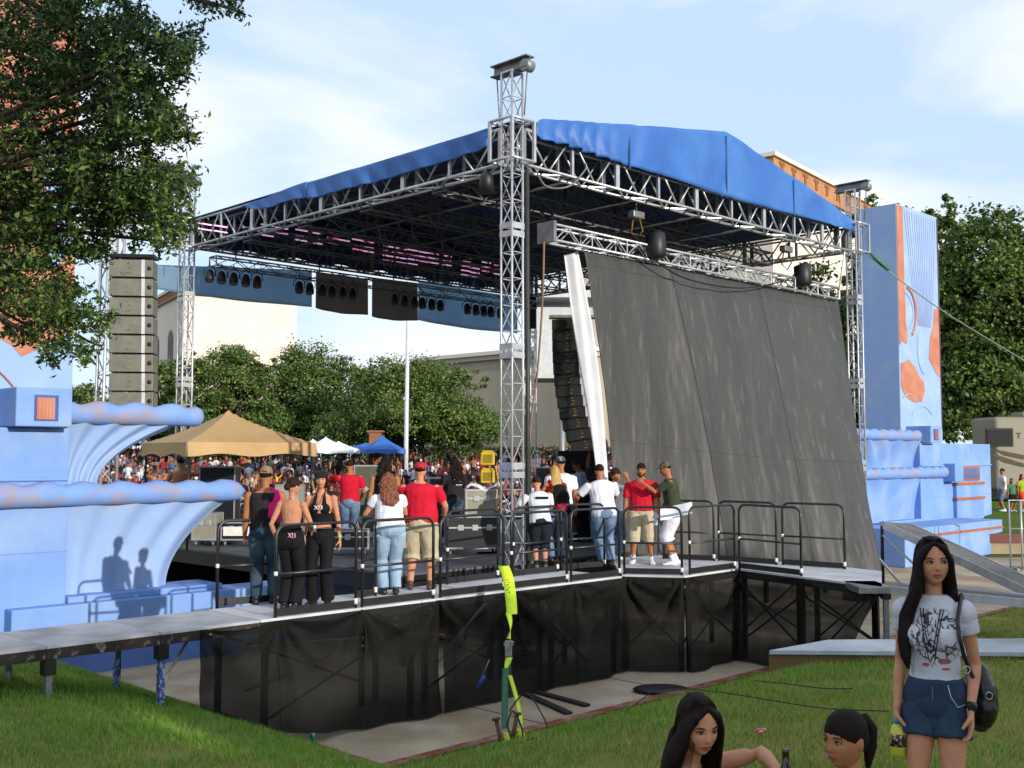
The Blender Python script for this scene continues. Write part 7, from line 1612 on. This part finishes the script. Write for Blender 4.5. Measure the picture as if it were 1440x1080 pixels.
# bottle held in her right hand
q = WL(p['AR'][0][2] + V((-.005, .035, -.14))); jb = empty('juice_bottle', q, 'small yellow juice bottle with dark label and blue cap, held by the standing woman', 'bottle')
g = MB(); g.tube([q + V((0, 0, z)) for z in (-.085, -.08, -.03, .02, .045, .06)], [.028, .034, .034, .034, .024, .013], 20); g.build('bottle_body', mat('yellow juice', '#b7bb3a', '#c9c84c', rough=.12, spec=.6), jb)
g = MB(); g.bar(q + V((0, 0, -.042)), q + V((0, 0, .015)), .0352, 20); g.build('bottle_label', mat('bottle label', '#1f2038', '#c9b23a', scale=55, thr=(.5, .56), rough=.4), jb)
g = MB(); g.bar(q + V((0, 0, .058)), q + V((0, 0, .082)), .015, 16); g.build('bottle_cap', mat('blue cap', '#3a86b8', '#2f76a6', rough=.4), jb)
strands(p, H_DK, 420, 5, .30, front=(1.0, .6))
# ---- seated woman on the left
D1 = 4.55; X1 = at(975, 1000, D1).x; g1 = gh(X1, D1); topz = at(985, 973, D1).z
pz = .16; H1 = 1.70; k1 = H1 / 1.76; base_z = topz - (pz + .845) * k1
p = person((X1, D1, base_z), -122, H1, 'woman sitting at the bottom in black with long black hair, glaring over her shoulder', SKF, ('tank', T_BLK, .92, 0), ('pants', T_BLK), S_BLK, None, female=True, face=2, group=None, pelvis=(0, 0, pz), lean=20,
           head=(-38, -6, 6), hands=((.16, .40, .50), (-.10, .53, .66)), poles=((.8, -.3, -.6), (-.7, -.5, .0)), sit=dict(ankles=((.10, .42, .08), (-.10, .40, .08)), kpole=(0, .2, 1), fdir=(0, 1, 0)), vox=.0052, curls=(1.1, .8), palms=((-1, 0, -.2), (0, 0, -1)), extra={'gaze': .0})
align(p, 982, 1020, D1)
T = p['T']; hp = p['hp']; HX, HYv, HZv = [p['HR'] @ V(a) for a in ((1, 0, 0), (0, 1, 0), (0, 0, 1))]
def longhair(p, mt, fall=1.08, spread=1.):
    T = p['T']; hp = p['hp']; g = MB(); (lambda Yt, Zt: g.ball(hp(0, -.018, .030), tuple(q * p['hs'] for q in (.082, .096, .097)), 24, 16, HX, Yt, Zt))(p['HR'] @ V((0, cos(.38), sin(.38))), p['HR'] @ V((0, -sin(.38), cos(.38))))
    for sx in (-1, 1): g.limb([hp(sx * .004, .050, .098), hp(sx * .047, .058, .070), hp(sx * .076, .032, .015), hp(sx * .084, .012, -.06), hp(sx * .092, -.012, -.13), hp(sx * .10, -.03, -.22), hp(sx * .09, -.04, -.34)], [(.007, .012), (.015, .024), (.018, .040), (.022, .050), (.032, .050), (.038, .044), (.012, .02)], HX)
    g.limb([hp(0, -.045, .0), hp(0, -.068, -.06), hp(0, -.075, -.18), hp(0, -.085, -.30), hp(0, -.085, -.42)], [(.070, .04), (.092, .045), (.115, .045), (.115, .04), (.06, .02)], HX)
    p['fin'](g, 'hair', mt, wr=.0018, wsc=26, hairy=(46, .0006), v=.005)
    rs = random.Random(8); g = MB()
    for i in range(90):
        an = rs.uniform(-2.6, 2.6); sx = sin(an); sy = -cos(an) * .09; g.tube([hp(sx * .084, sy * .8, .02), hp(sx * .093, sy * .85, -.08), hp(sx * .115, sy - .01, -.20), hp(sx * .12, sy - .02, rs.uniform(-.42, -.30))], [.0012, .0014, .0013, .0005], 3)
    p['add'](g, 'loose_hair', mt)
longhair(p, H_DK)
strands(p, H_DK, 460, 6, .38)
g = MB(); g.ball(hp(.076, .004, -.045), .006, 10, 6); p['add'](g, 'earring', mat('silver', '#b9babd')); g = MB(); g.ball(hp(-.076, .004, -.045), .006, 10, 6); p['add'](g, 'earring', mat('silver', '#b9babd'))
# beer bottle in front of her knees
SEAT = p; q = SEAT['root'].location + RZ(SEAT['root'].rotation_euler.z) @ ((SEAT['AR'][1][2] + V((.045, .05, .10))) * SEAT['s']); bb = empty('beer_bottle', q, 'brown glass beer bottle standing up at the bottom edge between the two seated women', 'bottle')
g = MB(); g.tube([q + V((0, 0, z)) for z in (-.235, -.23, -.11, -.085, -.055, -.004, 0)], [.028, .031, .031, .028, .0145, .0125, .0125], 20); g.build('bottle_body', mat('brown glass', '#2a120a', '#1e0c06', rough=.08, spec=.7), bb)
g = MB(); g.tube([q + V((0, 0, z)) for z in (-.016, -.012, .002)], [.0135, .0145, .0140], 16); g.build('bottle_rim', mat('brown glass', '#2a120a'), bb)
g = MB(); g.bar(q + V((0, 0, -.19)), q + V((0, 0, -.115)), .0315, 20); g.build('bottle_label', mat('red label', '#7c2218', '#c8b48a', scale=50, thr=(.55, .6)), bb)
# ---- seated woman with the ponytail
D2 = 4.5; X2 = at(1200, 1000, D2).x; topz = at(1195, 996, D2).z; H2 = 1.64; k2 = H2 / 1.76; base_z = topz - (pz + .83) * k2
p = person((X2, D2, base_z), 118, H2, 'woman sitting at the bottom right in profile with dark ponytail, facing left', SKG, ('tank', cl('dark red cloth', '#5a1f2a', '#4a1822'), .92, 0), ('pants', T_DJ), S_BLK, 'x' and ('pony', H_DK), female=True, face=2, group=None, pelvis=(0, 0, pz), lean=16,
           head=(4, 4, 0), hands=((.16, .36, .40), (-.16, .36, .40)), poles=((.8, -.3, -.6), (-.8, -.3, -.6)), sit=dict(ankles=((.10, .42, .08), (-.10, .40, .08)), kpole=(0, .2, 1), fdir=(0, 1, 0)), vox=.0052, extra={'gaze': .002})
align(p, 1188, 1040, D2)
